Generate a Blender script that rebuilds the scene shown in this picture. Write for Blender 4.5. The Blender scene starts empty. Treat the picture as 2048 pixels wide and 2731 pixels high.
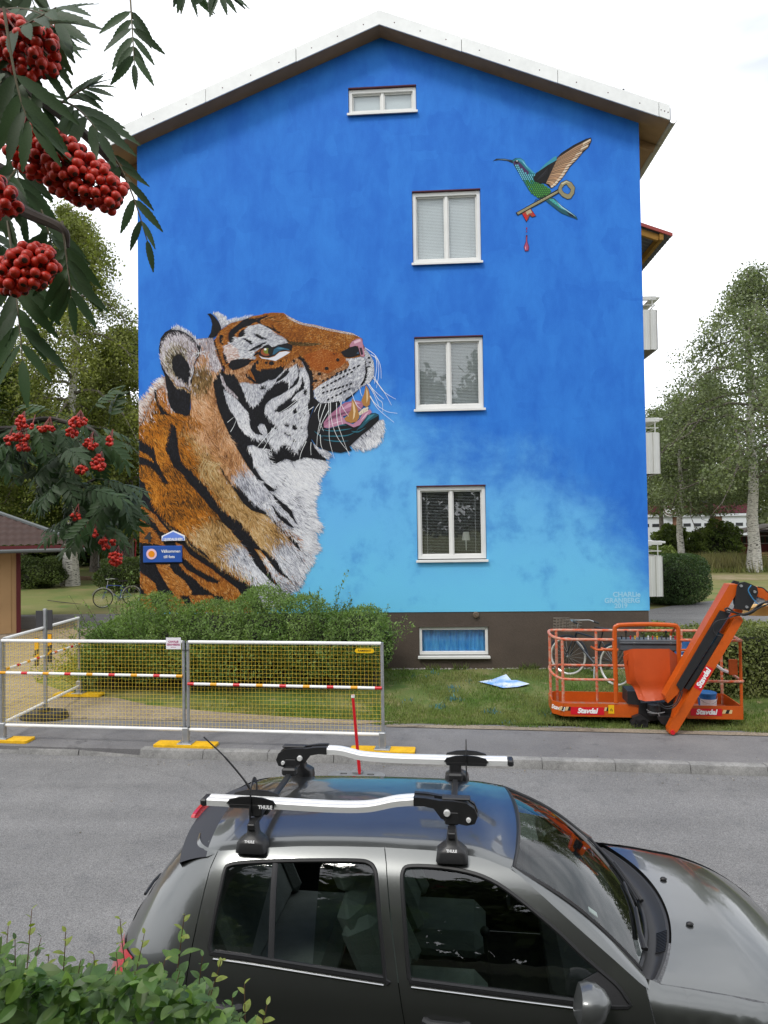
import bpy, bmesh, math, random
import numpy as np
from mathutils import Vector, Matrix
from mathutils.geometry import delaunay_2d_cdt, tessellate_polygon
PI = math.pi
R = math.radians
S = bpy.context.scene
COL = S.collection

# ---------------------------------------------------------------- camera
PITCH, YAW, ROLL = 0.02129, 0.058878, -0.014556
FO = 1821.0                                   # focal length in pixels of a 2048 x 2731 frame
CAMP = np.array([0., 0., 3.])
_f = np.array([-math.sin(YAW)*math.cos(PITCH), math.cos(YAW)*math.cos(PITCH), math.sin(PITCH)])
_r = np.array([math.cos(YAW), math.sin(YAW), 0.])
_u = np.cross(_r, _f)
_r, _u = math.cos(ROLL)*_r+math.sin(ROLL)*_u, -math.sin(ROLL)*_r+math.cos(ROLL)*_u
cd = bpy.data.cameras.new('camera')
cd.sensor_fit = 'VERTICAL'; cd.sensor_height = 36.0; cd.sensor_width = 27.0
cd.lens = FO/2731*36.0
cd.clip_start = 0.05; cd.clip_end = 2000
cam = bpy.data.objects.new('camera', cd)
COL.objects.link(cam)
m = Matrix.Identity(4)
for i in range(3):
    m[i][0] = _r[i]; m[i][1] = _u[i]; m[i][2] = -_f[i]; m[i][3] = CAMP[i]
cam.matrix_world = m
S.camera = cam

# ---------------------------------------------------------------- sky, sun, exposure
SUN_EL, SUN_AZ = R(52), R(-150)               # high soft sun behind thin cloud, from over the photographer's left shoulder
w = bpy.data.worlds.new('World'); S.world = w; w.use_nodes = True
nt = w.node_tree; nt.nodes.clear()
out = nt.nodes.new('ShaderNodeOutputWorld'); bg = nt.nodes.new('ShaderNodeBackground')
sky = nt.nodes.new('ShaderNodeTexSky'); sky.sky_type = 'NISHITA'; sky.sun_disc = False
sky.sun_elevation = SUN_EL; sky.sun_rotation = SUN_AZ; sky.air_density = 1.0
tc = nt.nodes.new('ShaderNodeTexCoord'); mp = nt.nodes.new('ShaderNodeMapping'); mp.inputs['Scale'].default_value = (1, 1, 2.6)
nz = nt.nodes.new('ShaderNodeTexNoise'); nz.inputs['Scale'].default_value = 2.2; nz.inputs['Detail'].default_value = 5; nz.inputs['Roughness'].default_value = .55
cr = nt.nodes.new('ShaderNodeValToRGB')
cr.color_ramp.elements[0].position = .28; cr.color_ramp.elements[0].color = (6.8, 7.3, 8.0, 1)
cr.color_ramp.elements[1].position = .50; cr.color_ramp.elements[1].color = (14.5, 14.8, 15.4, 1)
mx = nt.nodes.new('ShaderNodeMixRGB'); mx.inputs[0].default_value = .93
L = nt.links.new
L(tc.outputs['Generated'], mp.inputs[0]); L(mp.outputs[0], nz.inputs['Vector']); L(nz.outputs['Fac'], cr.inputs[0])
L(sky.outputs[0], mx.inputs[1]); L(cr.outputs[0], mx.inputs[2]); L(mx.outputs[0], bg.inputs[0]); L(bg.outputs[0], out.inputs[0])
bg.inputs[1].default_value = 0.09
sd = bpy.data.lights.new('sun', 'SUN'); sd.energy = 1.5; sd.angle = R(13); sd.color = (1, .965, .91)
so = bpy.data.objects.new('sun', sd); COL.objects.link(so)
_sd = Vector((math.cos(SUN_EL)*math.sin(SUN_AZ), math.cos(SUN_EL)*math.cos(SUN_AZ), math.sin(SUN_EL)))
so.rotation_euler = _sd.to_track_quat('Z', 'Y').to_euler(); so.location = (0, 0, 30)
S.view_settings.view_transform = 'Standard'; S.view_settings.look = 'None'
S.view_settings.exposure = 0.40; S.view_settings.gamma = 1.0; S.view_settings.use_curve_mapping = False

# ---------------------------------------------------------------- helpers
def ray(x, y): return _f+_r*((x-1024)/FO)-_u*((y-1365.5)/FO)
def wallp(x, y, Y=13.5):                      # surveyed spot on the gable wall -> world
    d = ray(x, y); p = CAMP+d*(Y/d[1]); return p
def lin(c): return c/12.92 if c <= .04045 else ((c+.055)/1.055)**2.4
def hx(s, k=1.0):
    s = s.lstrip('#'); return tuple(lin(int(s[i:i+2], 16)/255)*k for i in (0, 2, 4))

_mats = {}
def mat(name, col, rough=.6, metal=0., var=0., vs=6., bump=0., bs=60., spec=.4, coat=0., island=0., col2=None, stretch=None, grain=0., gs=300., em=None):
    if name in _mats: return _mats[name]
    M = bpy.data.materials.new(name); M.use_nodes = True; _mats[name] = M
    if isinstance(col, str): col = hx(col)
    N = M.node_tree.nodes; K = M.node_tree.links.new; b = N['Principled BSDF']
    b.inputs['Base Color'].default_value = (*col, 1); b.inputs['Roughness'].default_value = rough
    b.inputs['Metallic'].default_value = metal; b.inputs['Specular IOR Level'].default_value = spec
    b.inputs['Coat Weight'].default_value = coat; b.inputs['Coat Roughness'].default_value = .04
    t = N.new('ShaderNodeTexCoord'); src = t.outputs['Object']
    if stretch:
        mpn = N.new('ShaderNodeMapping'); mpn.inputs['Scale'].default_value = stretch; K(src, mpn.inputs[0]); src = mpn.outputs[0]
    cur = None
    if var or col2:
        n = N.new('ShaderNodeTexNoise'); n.inputs['Scale'].default_value = vs; n.inputs['Detail'].default_value = 6; K(src, n.inputs['Vector'])
        r = N.new('ShaderNodeValToRGB'); r.color_ramp.elements[0].position = .32; r.color_ramp.elements[1].position = .68
        c2 = col2 if col2 is not None else tuple(c*(1+var) for c in col); c1 = col if col2 is not None else tuple(c*(1-var) for c in col)
        if isinstance(c2, str): c2 = hx(c2)
        r.color_ramp.elements[0].color = (*c1, 1); r.color_ramp.elements[1].color = (*c2, 1)
        K(n.outputs['Fac'], r.inputs[0]); cur = r.outputs[0]
    if grain:
        n = N.new('ShaderNodeTexNoise'); n.inputs['Scale'].default_value = gs; n.inputs['Detail'].default_value = 2; K(src, n.inputs['Vector'])
        mm = N.new('ShaderNodeMapRange'); mm.inputs[1].default_value = .3; mm.inputs[2].default_value = .7; mm.inputs[3].default_value = 1-grain; mm.inputs[4].default_value = 1+grain
        K(n.outputs['Fac'], mm.inputs[0]); q = N.new('ShaderNodeMixRGB'); q.blend_type = 'MULTIPLY'; q.inputs[0].default_value = 1
        if cur is None: q.inputs[1].default_value = (*col, 1)
        else: K(cur, q.inputs[1])
        K(mm.outputs[0], q.inputs[2]); cur = q.outputs[0]
    if island:
        g = N.new('ShaderNodeNewGeometry'); mm = N.new('ShaderNodeMapRange'); mm.inputs[3].default_value = 1-island; mm.inputs[4].default_value = 1+island
        K(g.outputs['Random Per Island'], mm.inputs[0]); q = N.new('ShaderNodeMixRGB'); q.blend_type = 'MULTIPLY'; q.inputs[0].default_value = 1
        if cur is None: q.inputs[1].default_value = (*col, 1)
        else: K(cur, q.inputs[1])
        K(mm.outputs[0], q.inputs[2]); cur = q.outputs[0]
    if cur is not None: K(cur, b.inputs['Base Color'])
    if bump:
        n = N.new('ShaderNodeTexNoise'); n.inputs['Scale'].default_value = bs; n.inputs['Detail'].default_value = 4; K(src, n.inputs['Vector'])
        bp = N.new('ShaderNodeBump'); bp.inputs['Strength'].default_value = bump; bp.inputs['Distance'].default_value = .02; K(n.outputs['Fac'], bp.inputs['Height']); K(bp.outputs[0], b.inputs['Normal'])
    return M

def leafmat(name, a, b_, c=None, trans=.35, ns=.5, rough=.55, gl=.0):
    """two clump colours by position, per-leaf jitter, some light coming through"""
    if name in _mats: return _mats[name]
    M = bpy.data.materials.new(name); M.use_nodes = True; _mats[name] = M
    N = M.node_tree.nodes; K = M.node_tree.links.new; N.clear()
    o = N.new('ShaderNodeOutputMaterial'); t = N.new('ShaderNodeTexCoord')
    n = N.new('ShaderNodeTexNoise'); n.inputs['Scale'].default_value = ns; n.inputs['Detail'].default_value = 3; K(t.outputs['Object'], n.inputs['Vector'])
    r = N.new('ShaderNodeValToRGB'); r.color_ramp.elements[0].position = .35; r.color_ramp.elements[1].position = .65
    r.color_ramp.elements[0].color = (*a, 1); r.color_ramp.elements[1].color = (*b_, 1); K(n.outputs['Fac'], r.inputs[0])
    g = N.new('ShaderNodeNewGeometry'); mm = N.new('ShaderNodeMapRange'); mm.inputs[3].default_value = .55; mm.inputs[4].default_value = 1.5; K(g.outputs['Random Per Island'], mm.inputs[0])
    q = N.new('ShaderNodeMixRGB'); q.blend_type = 'MULTIPLY'; q.inputs[0].default_value = 1; K(r.outputs[0], q.inputs[1]); K(mm.outputs[0], q.inputs[2])
    d = N.new('ShaderNodeBsdfPrincipled'); d.inputs['Roughness'].default_value = rough; d.inputs['Specular IOR Level'].default_value = .25+gl; K(q.outputs[0], d.inputs['Base Color'])
    tr = N.new('ShaderNodeBsdfTranslucent'); q2 = N.new('ShaderNodeMixRGB'); q2.blend_type = 'MULTIPLY'; q2.inputs[0].default_value = 1; K(q.outputs[0], q2.inputs[1]); q2.inputs[2].default_value = (1.5, 1.7, .7, 1); K(q2.outputs[0], tr.inputs[0])
    ms = N.new('ShaderNodeMixShader'); ms.inputs[0].default_value = trans; K(d.outputs[0], ms.inputs[1]); K(tr.outputs[0], ms.inputs[2]); K(ms.outputs[0], o.inputs[0])
    return M

def glassmat(name, tint, refl=1.0, f0=.07, rough=.0):
    """thin pane: clear tinted transmission plus a sharp Fresnel reflection"""
    if name in _mats: return _mats[name]
    M = bpy.data.materials.new(name); M.use_nodes = True; _mats[name] = M
    N = M.node_tree.nodes; K = M.node_tree.links.new; N.clear()
    o = N.new('ShaderNodeOutputMaterial'); tr = N.new('ShaderNodeBsdfTransparent'); tr.inputs[0].default_value = (*tint, 1)
    gl = N.new('ShaderNodeBsdfGlossy'); gl.inputs['Roughness'].default_value = rough; gl.inputs[0].default_value = (refl, refl, refl, 1)
    lw = N.new('ShaderNodeLayerWeight'); lw.inputs[0].default_value = .5
    pw = N.new('ShaderNodeMath'); pw.operation = 'POWER'; K(lw.outputs['Facing'], pw.inputs[0]); pw.inputs[1].default_value = 5.
    fr = N.new('ShaderNodeMath'); fr.operation = 'MULTIPLY_ADD'; K(pw.outputs[0], fr.inputs[0]); fr.inputs[1].default_value = .92; fr.inputs[2].default_value = f0
    ms = N.new('ShaderNodeMixShader'); K(fr.outputs[0], ms.inputs[0]); K(tr.outputs[0], ms.inputs[1]); K(gl.outputs[0], ms.inputs[2]); K(ms.outputs[0], o.inputs[0])
    return M

class MB:
    def __init__(s): s.v = []; s.f = []
    def add(s, v, f):
        o = len(s.v); s.v.extend([tuple(map(float, p)) for p in v]); s.f.extend([tuple(i+o for i in q) for q in f]); return s
    def box(s, c, d, bev=0., rot=None):
        c = np.array(c, float); h = np.array(d, float)/2; b = min(bev, *(h*.95)) if bev else 0
        vs = []; fs = []
        if not b:
            vs = [np.array((x, y, z))*h for x in (-1, 1) for y in (-1, 1) for z in (-1, 1)]
            fs = [(0, 1, 3, 2), (4, 6, 7, 5), (0, 4, 5, 1), (2, 3, 7, 6), (0, 2, 6, 4), (1, 5, 7, 3)]
        else:
            idx = {}
            for x in (-1, 1):
                for y in (-1, 1):
                    for z in (-1, 1):
                        sg = np.array((x, y, z))
                        for a in range(3):
                            p = sg*(h-b); p[a] = sg[a]*h[a]; idx[(x, y, z, a)] = len(vs); vs.append(p)
            for a in range(3):
                b1, b2 = (a+1) % 3, (a+2) % 3
                for sgn in (-1, 1):
                    def k(p, q):
                        t = [0, 0, 0]; t[a] = sgn; t[b1] = p; t[b2] = q; return idx[(*t, a)]
                    q = [k(-1, -1), k(1, -1), k(1, 1), k(-1, 1)]; fs.append(tuple(q if sgn > 0 else q[::-1]))
                for p in (-1, 1):
                    for q in (-1, 1):
                        t0 = [0, 0, 0]; t1 = [0, 0, 0]; t0[a] = -1; t1[a] = 1; t0[b1] = t1[b1] = p; t0[b2] = t1[b2] = q
                        fs.append((idx[(*t0, b1)], idx[(*t1, b1)], idx[(*t1, b2)], idx[(*t0, b2)]))
            for x in (-1, 1):
                for y in (-1, 1):
                    for z in (-1, 1): fs.append((idx[(x, y, z, 0)], idx[(x, y, z, 1)], idx[(x, y, z, 2)]))
        if rot is not None: vs = [np.array(rot @ Vector(p)) for p in vs]
        return s.add([p+c for p in vs], fs)
    def tube(s, pts, r, n=8, cap=True, closed=False, flat=1.0, up=None):
        P = [Vector(p) for p in pts]; m_ = len(P); rr = r if hasattr(r, '__len__') else [r]*m_
        T = []
        for i in range(m_):
            a = P[(i-1) % m_ if closed else max(i-1, 0)]; b = P[(i+1) % m_ if closed else min(i+1, m_-1)]
            d = (b-a); T.append(d.normalized() if d.length > 1e-9 else Vector((0, 0, 1)))
        if up is None: up = Vector((0, 0, 1)) if abs(T[0].z) < .9 else Vector((1, 0, 0))
        else: up = Vector(up)
        x = T[0].cross(up).normalized(); vs = []; fs = []
        for i in range(m_):
            x = (x-T[i]*x.dot(T[i])).normalized(); y = T[i].cross(x)
            for j in range(n):
                a = 2*PI*(j+.5)/n; vs.append(P[i]+x*(math.cos(a)*rr[i])+y*(math.sin(a)*rr[i]*flat))
        for i in range(m_ if closed else m_-1):
            i2 = (i+1) % m_
            for j in range(n): fs.append((i*n+j, i*n+(j+1) % n, i2*n+(j+1) % n, i2*n+j))
        if cap and not closed: fs.append(tuple(range(n))[::-1]); fs.append(tuple((m_-1)*n+j for j in range(n)))
        return s.add(vs, fs)
    def lathe(s, prof, n=16, o=(0, 0, 0), ax='z', a0=0., a1=2*PI):
        vs = []; fs = []; full = abs(a1-a0-2*PI) < 1e-6; k = n if full else n+1
        for (r, h) in prof:
            for j in range(k):
                a = a0+(a1-a0)*j/n; c, q = r*math.cos(a), r*math.sin(a)
                p = {'z': (c, q, h), 'y': (c, h, q), 'x': (h, c, q)}[ax]; vs.append((p[0]+o[0], p[1]+o[1], p[2]+o[2]))
        for i in range(len(prof)-1):
            for j in range(n): fs.append((i*k+j, i*k+(j+1) % k, (i+1)*k+(j+1) % k, (i+1)*k+j))
        return s.add(vs, fs)
    def prism(s, poly, d0, d1, fn):                # 2-D outline pushed from depth d0 to d1, fn(a, b, depth) -> xyz
        n = len(poly); v = [fn(a, b, d0) for a, b in poly]+[fn(a, b, d1) for a, b in poly]
        f = [(i, (i+1) % n, n+(i+1) % n, n+i) for i in range(n)]
        tri = tessellate_polygon([[Vector((a, b, 0)) for a, b in poly]])
        f += [tuple(t) for t in tri]+[tuple(n+i for i in t[::-1]) for t in tri]
        return s.add(v, f)
    def grid(s, fn, nu, nv):
        v = [fn(i/nu, j/nv) for i in range(nu+1) for j in range(nv+1)]
        return s.add(v, [(i*(nv+1)+j, (i+1)*(nv+1)+j, (i+1)*(nv+1)+j+1, i*(nv+1)+j+1) for i in range(nu) for j in range(nv)])
    def sphere(s, c, r, n=10, m_=7, sc=(1, 1, 1)):
        return s.lathe([(r*math.sin(PI*i/m_)+1e-5, -r*math.cos(PI*i/m_)) for i in range(m_+1)], n, (0, 0, 0)).move_last(n*(m_+1), c, sc)
    def move_last(s, k, c, sc=(1, 1, 1)):
        for i in range(len(s.v)-k, len(s.v)): s.v[i] = tuple(s.v[i][a]*sc[a]+c[a] for a in range(3))
        return s
    def mesh(s, name, ang=35):
        me = bpy.data.meshes.new(name); me.from_pydata(s.v, [], s.f); fix(me, ang); return me
def fix(me, ang=35):
    bm = bmesh.new(); bm.from_mesh(me); bmesh.ops.recalc_face_normals(bm, faces=bm.faces); bm.to_mesh(me); bm.free()
    if ang:
        me.polygons.foreach_set('use_smooth', [True]*len(me.polygons)); me.set_sharp_from_angle(angle=R(ang))
    me.update()

def tag(o, label=None, cat=None, group=None, kind=None):
    if label: o['label'] = label
    if cat: o['category'] = cat
    if group: o['group'] = group
    if kind: o['kind'] = kind
    return o
def thing(name, label, cat, loc=(0, 0, 0), rz=0., group=None):
    o = bpy.data.objects.new(name, None); o.empty_display_size = .1; COL.objects.link(o)
    o.location = loc; o.rotation_euler = (0, 0, rz); return tag(o, label, cat, group)
def obj(name, g, m_, parent=None, ang=35, world=False, kind=None, label=None):
    """link one mesh object; world=True means the vertices are world coordinates"""
    me = g if isinstance(g, bpy.types.Mesh) else None
    if me is None:
        if world and parent is not None:
            W = wmat(parent).inverted(); g.v = [tuple(W @ Vector(p)) for p in g.v]
        me = g.mesh(name, ang)
    if m_ is not None and not me.materials: me.materials.append(m_)
    o = bpy.data.objects.new(name, me); COL.objects.link(o)
    if parent is not None: o.parent = parent
    if kind: o['kind'] = kind
    if label: o['label'] = label
    return o
def wmat(o):
    M_ = Matrix.LocRotScale(o.location, o.rotation_euler, o.scale)
    return wmat(o.parent) @ M_ if o.parent else M_
def copy_tree(o, parent=None):
    c = o.copy(); COL.objects.link(c); c.parent = parent
    for ch in o.children: copy_tree(ch, c)
    return c
def text(s, size, ext=.002, off=0., shear=0., align='CENTER', sx=1.0):
    cu = bpy.data.curves.new('t', 'FONT'); cu.body = s; cu.size = size; cu.extrude = ext; cu.offset = off; cu.shear = shear
    cu.align_x = align; cu.align_y = 'CENTER'; cu.resolution_u = 3
    o = bpy.data.objects.new('t', cu); COL.objects.link(o); dg = bpy.context.evaluated_depsgraph_get()
    me = bpy.data.meshes.new_from_object(o.evaluated_get(dg)); bpy.data.objects.remove(o); bpy.data.curves.remove(cu)
    g = MB(); g.v = [(v.co.x*sx, v.co.y, v.co.z) for v in me.vertices]; g.f = [tuple(p.vertices) for p in me.polygons]; bpy.data.meshes.remove(me)
    return g
def place(g, o, ex, ey):                          # text/plate in the plane spanned by ex, ey at o
    ex = Vector(ex); ey = Vector(ey); ez = ex.cross(ey); o = Vector(o)
    g.v = [tuple(o+ex*p[0]+ey*p[1]+ez*p[2]) for p in g.v]; return g
def npmesh(name, V, F, m_, smooth=False):
    V = np.asarray(V, np.float32); F = np.asarray(F, np.int32); me = bpy.data.meshes.new(name); k = F.shape[1]
    me.vertices.add(len(V)); me.vertices.foreach_set('co', V.ravel()); me.loops.add(F.size); me.loops.foreach_set('vertex_index', F.ravel())
    me.polygons.add(len(F)); me.polygons.foreach_set('loop_start', np.arange(0, F.size, k, dtype=np.int32)); me.polygons.foreach_set('loop_total', np.full(len(F), k, np.int32))
    if smooth: me.polygons.foreach_set('use_smooth', np.ones(len(F), bool))
    me.update(); me.validate()
    if m_: me.materials.append(m_)
    return me
def leaf_cloud(P, size, rng, asp=.55, up=0., jit=.62):
    """diamond-shaped leaf at each point -> V, F"""
    n = len(P); d = rng.normal(size=(n, 3)); d[:, 2] -= up; d /= np.linalg.norm(d, axis=1)[:, None]
    e = rng.normal(size=(n, 3)); e -= d*(e*d).sum(1)[:, None]; e /= np.linalg.norm(e, axis=1)[:, None]
    L_ = (size*(1+jit*rng.uniform(-1, 1, n)))[:, None]
    V = np.stack([P-d*L_*.5, P+e*L_*asp*.5, P+d*L_*.5, P-e*L_*asp*.5], 1).reshape(-1, 3)
    return V, np.arange(4*n).reshape(n, 4)
def smooth_pts(pts, n=6):                          # Catmull-Rom through control points
    P = [np.array(p, float) for p in pts]; P = [2*P[0]-P[1]]+P+[2*P[-1]-P[-2]]; o = []
    for i in range(1, len(P)-2):
        for k in range(n):
            t = k/n; a, b, c, d = P[i-1:i+3]; o.append(.5*((2*b)+(c-a)*t+(2*a-5*b+4*c-d)*t*t+(3*b-a-3*c+d)*t**3))
    o.append(P[-2]); return o

# street frame: s along the kerb, t across it (away from the camera)
ST = R(-3.8); ES = np.array([math.cos(ST), math.sin(ST)]); ET = np.array([-math.sin(ST), math.cos(ST)])
def st(s, t, z=0.): return (ES[0]*s+ET[0]*t, ES[1]*s+ET[1]*t, z)
def gz(x, y):
    t = x*ET[0]+y*ET[1]; return .1+min(max((t-9.95)/2.05, 0), 1)*.1
# ---------------------------------------------------------------- ground, road, pavement, kerb
def sheet(name, poly, m_, dz=0., step=.5, zf=gz, kind='structure', parent=None):
    P = [Vector((x, y)) for x, y in poly]; n = len(P); E_ = [(i, (i+1) % n) for i in range(n)]
    A = np.array(poly); lo = A.min(0); hi = A.max(0); px_ = np.arange(lo[0]+step/2, hi[0], step); py_ = np.arange(lo[1]+step/2, hi[1], step)
    for x in px_:
        for y in py_: P.append(Vector((x+.1*step*math.sin(7*y), y+.1*step*math.cos(5*x))))
    v, e, f, *_ = delaunay_2d_cdt(P, E_, [list(range(n))], 1, 1e-5)
    g = MB(); g.add([(p.x, p.y, zf(p.x, p.y)+dz) for p in v], [tuple(q) for q in f]); return obj(name, g, m_, parent, kind=kind)

def groundmat(name, cols, scales, bump=.3, bs=60, rough=.9, speck=None):
    """layered noise ground: cols = [(hex, weight-threshold)], scales of the masks"""
    M = bpy.data.materials.new(name); M.use_nodes = True; N = M.node_tree.nodes; K = M.node_tree.links.new; b = N['Principled BSDF']
    b.inputs['Roughness'].default_value = rough; b.inputs['Specular IOR Level'].default_value = .25
    t = N.new('ShaderNodeTexCoord'); cur = None
    for (c, lo, hi), sc in zip(cols, scales):
        if cur is None:
            rgb = N.new('ShaderNodeRGB'); rgb.outputs[0].default_value = (*c, 1); cur = rgb.outputs[0]; continue
        n = N.new('ShaderNodeTexNoise'); n.inputs['Scale'].default_value = sc; n.inputs['Detail'].default_value = 6; n.inputs['Roughness'].default_value = .65; K(t.outputs['Object'], n.inputs['Vector'])
        mr = N.new('ShaderNodeMapRange'); mr.inputs[1].default_value = lo; mr.inputs[2].default_value = hi; K(n.outputs['Fac'], mr.inputs[0])
        q = N.new('ShaderNodeMixRGB'); K(mr.outputs[0], q.inputs[0]); K(cur, q.inputs[1]); q.inputs[2].default_value = (*c, 1); cur = q.outputs[0]
    if speck:
        v = N.new('ShaderNodeTexVoronoi'); v.inputs['Scale'].default_value = speck[0]; K(t.outputs['Object'], v.inputs['Vector'])
        mr = N.new('ShaderNodeMapRange'); mr.inputs[1].default_value = 0; mr.inputs[2].default_value = 1; mr.inputs[3].default_value = 1-speck[1]; mr.inputs[4].default_value = 1+speck[1]
        sp = N.new('ShaderNodeSeparateColor'); K(v.outputs['Color'], sp.inputs[0]); K(sp.outputs[0], mr.inputs[0])
        q = N.new('ShaderNodeMixRGB'); q.blend_type = 'MULTIPLY'; q.inputs[0].default_value = 1; K(cur, q.inputs[1]); K(mr.outputs[0], q.inputs[2]); cur = q.outputs[0]
    K(cur, b.inputs['Base Color'])
    n = N.new('ShaderNodeTexNoise'); n.inputs['Scale'].default_value = bs; n.inputs['Detail'].default_value = 4; K(t.outputs['Object'], n.inputs['Vector'])
    bp = N.new('ShaderNodeBump'); bp.inputs['Strength'].default_value = bump; bp.inputs['Distance'].default_value = .02; K(n.outputs['Fac'], bp.inputs['Height']); K(bp.outputs[0], b.inputs['Normal'])
    return M
def banded(M, sc=(.06, 1.5, 1), amt=.10, rot=-3.8):
    """wheel-polished bands running along the street"""
    N = M.node_tree.nodes; K = M.node_tree.links.new; b = N['Principled BSDF']; src = b.inputs['Base Color'].links[0].from_socket
    t = N.new('ShaderNodeTexCoord'); mp_ = N.new('ShaderNodeMapping'); mp_.inputs['Scale'].default_value = sc; mp_.inputs['Rotation'].default_value = (0, 0, R(-rot)); K(t.outputs['Object'], mp_.inputs[0])
    n = N.new('ShaderNodeTexNoise'); n.inputs['Scale'].default_value = 1.2; n.inputs['Detail'].default_value = 3; K(mp_.outputs[0], n.inputs['Vector'])
    mr = N.new('ShaderNodeMapRange'); mr.inputs[1].default_value = .3; mr.inputs[2].default_value = .7; mr.inputs[3].default_value = 1-amt; mr.inputs[4].default_value = 1+amt; K(n.outputs['Fac'], mr.inputs[0])
    v = N.new('ShaderNodeTexVoronoi'); v.feature = 'DISTANCE_TO_EDGE'; v.inputs['Scale'].default_value = .16; wn = N.new('ShaderNodeTexNoise'); wn.inputs['Scale'].default_value = 1.3; wn.inputs['Detail'].default_value = 6; K(t.outputs['Object'], wn.inputs['Vector'])
    ad = N.new('ShaderNodeMixRGB'); ad.blend_type = 'ADD'; ad.inputs[0].default_value = 1.; K(t.outputs['Object'], ad.inputs[1]); K(wn.outputs['Color'], ad.inputs[2]); K(ad.outputs[0], v.inputs['Vector'])
    ck = N.new('ShaderNodeMapRange'); ck.inputs[1].default_value = .002; ck.inputs[2].default_value = .006; ck.inputs[3].default_value = .90; ck.inputs[4].default_value = 1.; K(v.outputs['Distance'], ck.inputs[0])
    q = N.new('ShaderNodeMixRGB'); q.blend_type = 'MULTIPLY'; q.inputs[0].default_value = 1; K(src, q.inputs[1]); K(mr.outputs[0], q.inputs[2])
    q2 = N.new('ShaderNodeMixRGB'); q2.blend_type = 'MULTIPLY'; q2.inputs[0].default_value = 1; K(q.outputs[0], q2.inputs[1]); K(ck.outputs[0], q2.inputs[2]); K(q2.outputs[0], b.inputs['Base Color'])
def G(v, w_=None, u=None):
    return (v, v if w_ is None else w_, v if u is None else u)
m_road = groundmat('road asphalt', [(G(.158, .156, .156), 0, 0), (G(.19, .187, .185), .4, .65), (G(.13, .13, .132), .55, .75), (G(.25, .247, .238), .6, .8)], [1, .7, 3.5, 14], .5, 90, .85, (140, .34))
m_pave = groundmat('pavement asphalt', [(G(.15, .146, .148), 0, 0), (G(.185, .18, .18), .4, .62), (G(.085, .083, .085), .58, .75), (G(.2, .19, .175), .66, .8)], [1, 1.1, 2.6, 9], .35, 120, .88, (170, .2))
m_kerb = groundmat('kerb concrete', [(G(.20, .197, .19), 0, 0), (G(.26, .255, .245), .45, .6), (G(.12, .117, .113), .58, .78)], [1, 3, 9], .3, 80, .9, (90, .15))
m_lawn = groundmat('lawn turf', [((.095, .135, .033), 0, 0), ((.19, .175, .07), .46, .62), ((.075, .12, .026), .48, .6), ((.25, .21, .11), .58, .70)], [1, .62, 1.7, 5], .8, 45, .95)
m_farlawn = groundmat('mown grass', [((.13, .145, .042), 0, 0), ((.19, .165, .07), .45, .62), ((.085, .13, .03), .52, .66)], [1, .16, .5], .5, 30, .95)
m_grav = groundmat('sandy gravel', [((.215, .175, .13), 0, 0), ((.27, .225, .17), .4, .6), ((.13, .105, .08), .56, .72), ((.3, .27, .22), .6, .75)], [1, .8, 3.2, 12], .5, 70, .95, (60, .25))
m_soil = groundmat('overgrown dark bank', [((.022, .026, .013), 0, 0), ((.035, .045, .018), .45, .62)], [1, 6], .6, 40, .95, (40, .4))  # unseen bank made dark so the car's flank mirrors something dark

banded(m_road); banded(m_pave, (.15, .8, 1), .08)
def strip(name, s0, s1, t0, t1, z, m_, kind='structure'):
    g = MB(); g.add([st(s0, t0, z), st(s1, t0, z), st(s1, t1, z), st(s0, t1, z)], [(0, 1, 2, 3)]); return obj(name, g, m_, kind=kind)
strip('road', -160, 160, 2.2, 8.66, 0, m_road)
g = MB(); g.add([st(s, t, z) for t, z in ((8.625, -.1), (8.625, .098), (10.1, .098)) for s in (-160, 160)], [(0, 1, 3, 2), (2, 3, 5, 4)]); obj('pavement', g, m_pave, kind='structure', ang=0)
def lawn_z(x, y): return gz(x, y)-.006
GX = [-60, -45, -32, -22, -17]+list(np.arange(-14, 14.1, .5))+[17, 22, 32, 45, 60]; GY = list(np.arange(9.2, 20.1, .3))
g = MB()
g.add([(x, y, lawn_z(x, y)) for x in GX for y in GY], [(i*len(GY)+j, (i+1)*len(GY)+j, (i+1)*len(GY)+j+1, i*len(GY)+j+1) for i in range(len(GX)-1) for j in range(len(GY)-1) if (GX[i]*ET[0]+GY[j]*ET[1]) > 9.93])
obj('lawn', g, m_lawn, kind='structure')
g = MB()                                           # the wide ground beyond, one sheet out to the horizon
g.add([(x, y, -.06 if y < 19.705 else .185) for y in (-400, 1.5, 19.7, 19.71, 40, 120, 900) for x in (-700, -60, 60, 700)], [(j*4+i, j*4+i+1, j*4+i+5, j*4+i+4) for j in range(6) for i in range(3)])
obj('ground', g, m_farlawn, kind='structure', ang=0)
g = MB()                                           # planted bank the photographer stands on
g.grid(lambda a, b: st(-30+60*a, 2.25-5.5*b, [-.02, .7, 1.25, 1.36, 1.4, 1.42][min(5, int(b*40))] if b < .13 else 1.42), 30, 40)
obj('garden_bank', g, m_soil, kind='structure')

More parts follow.
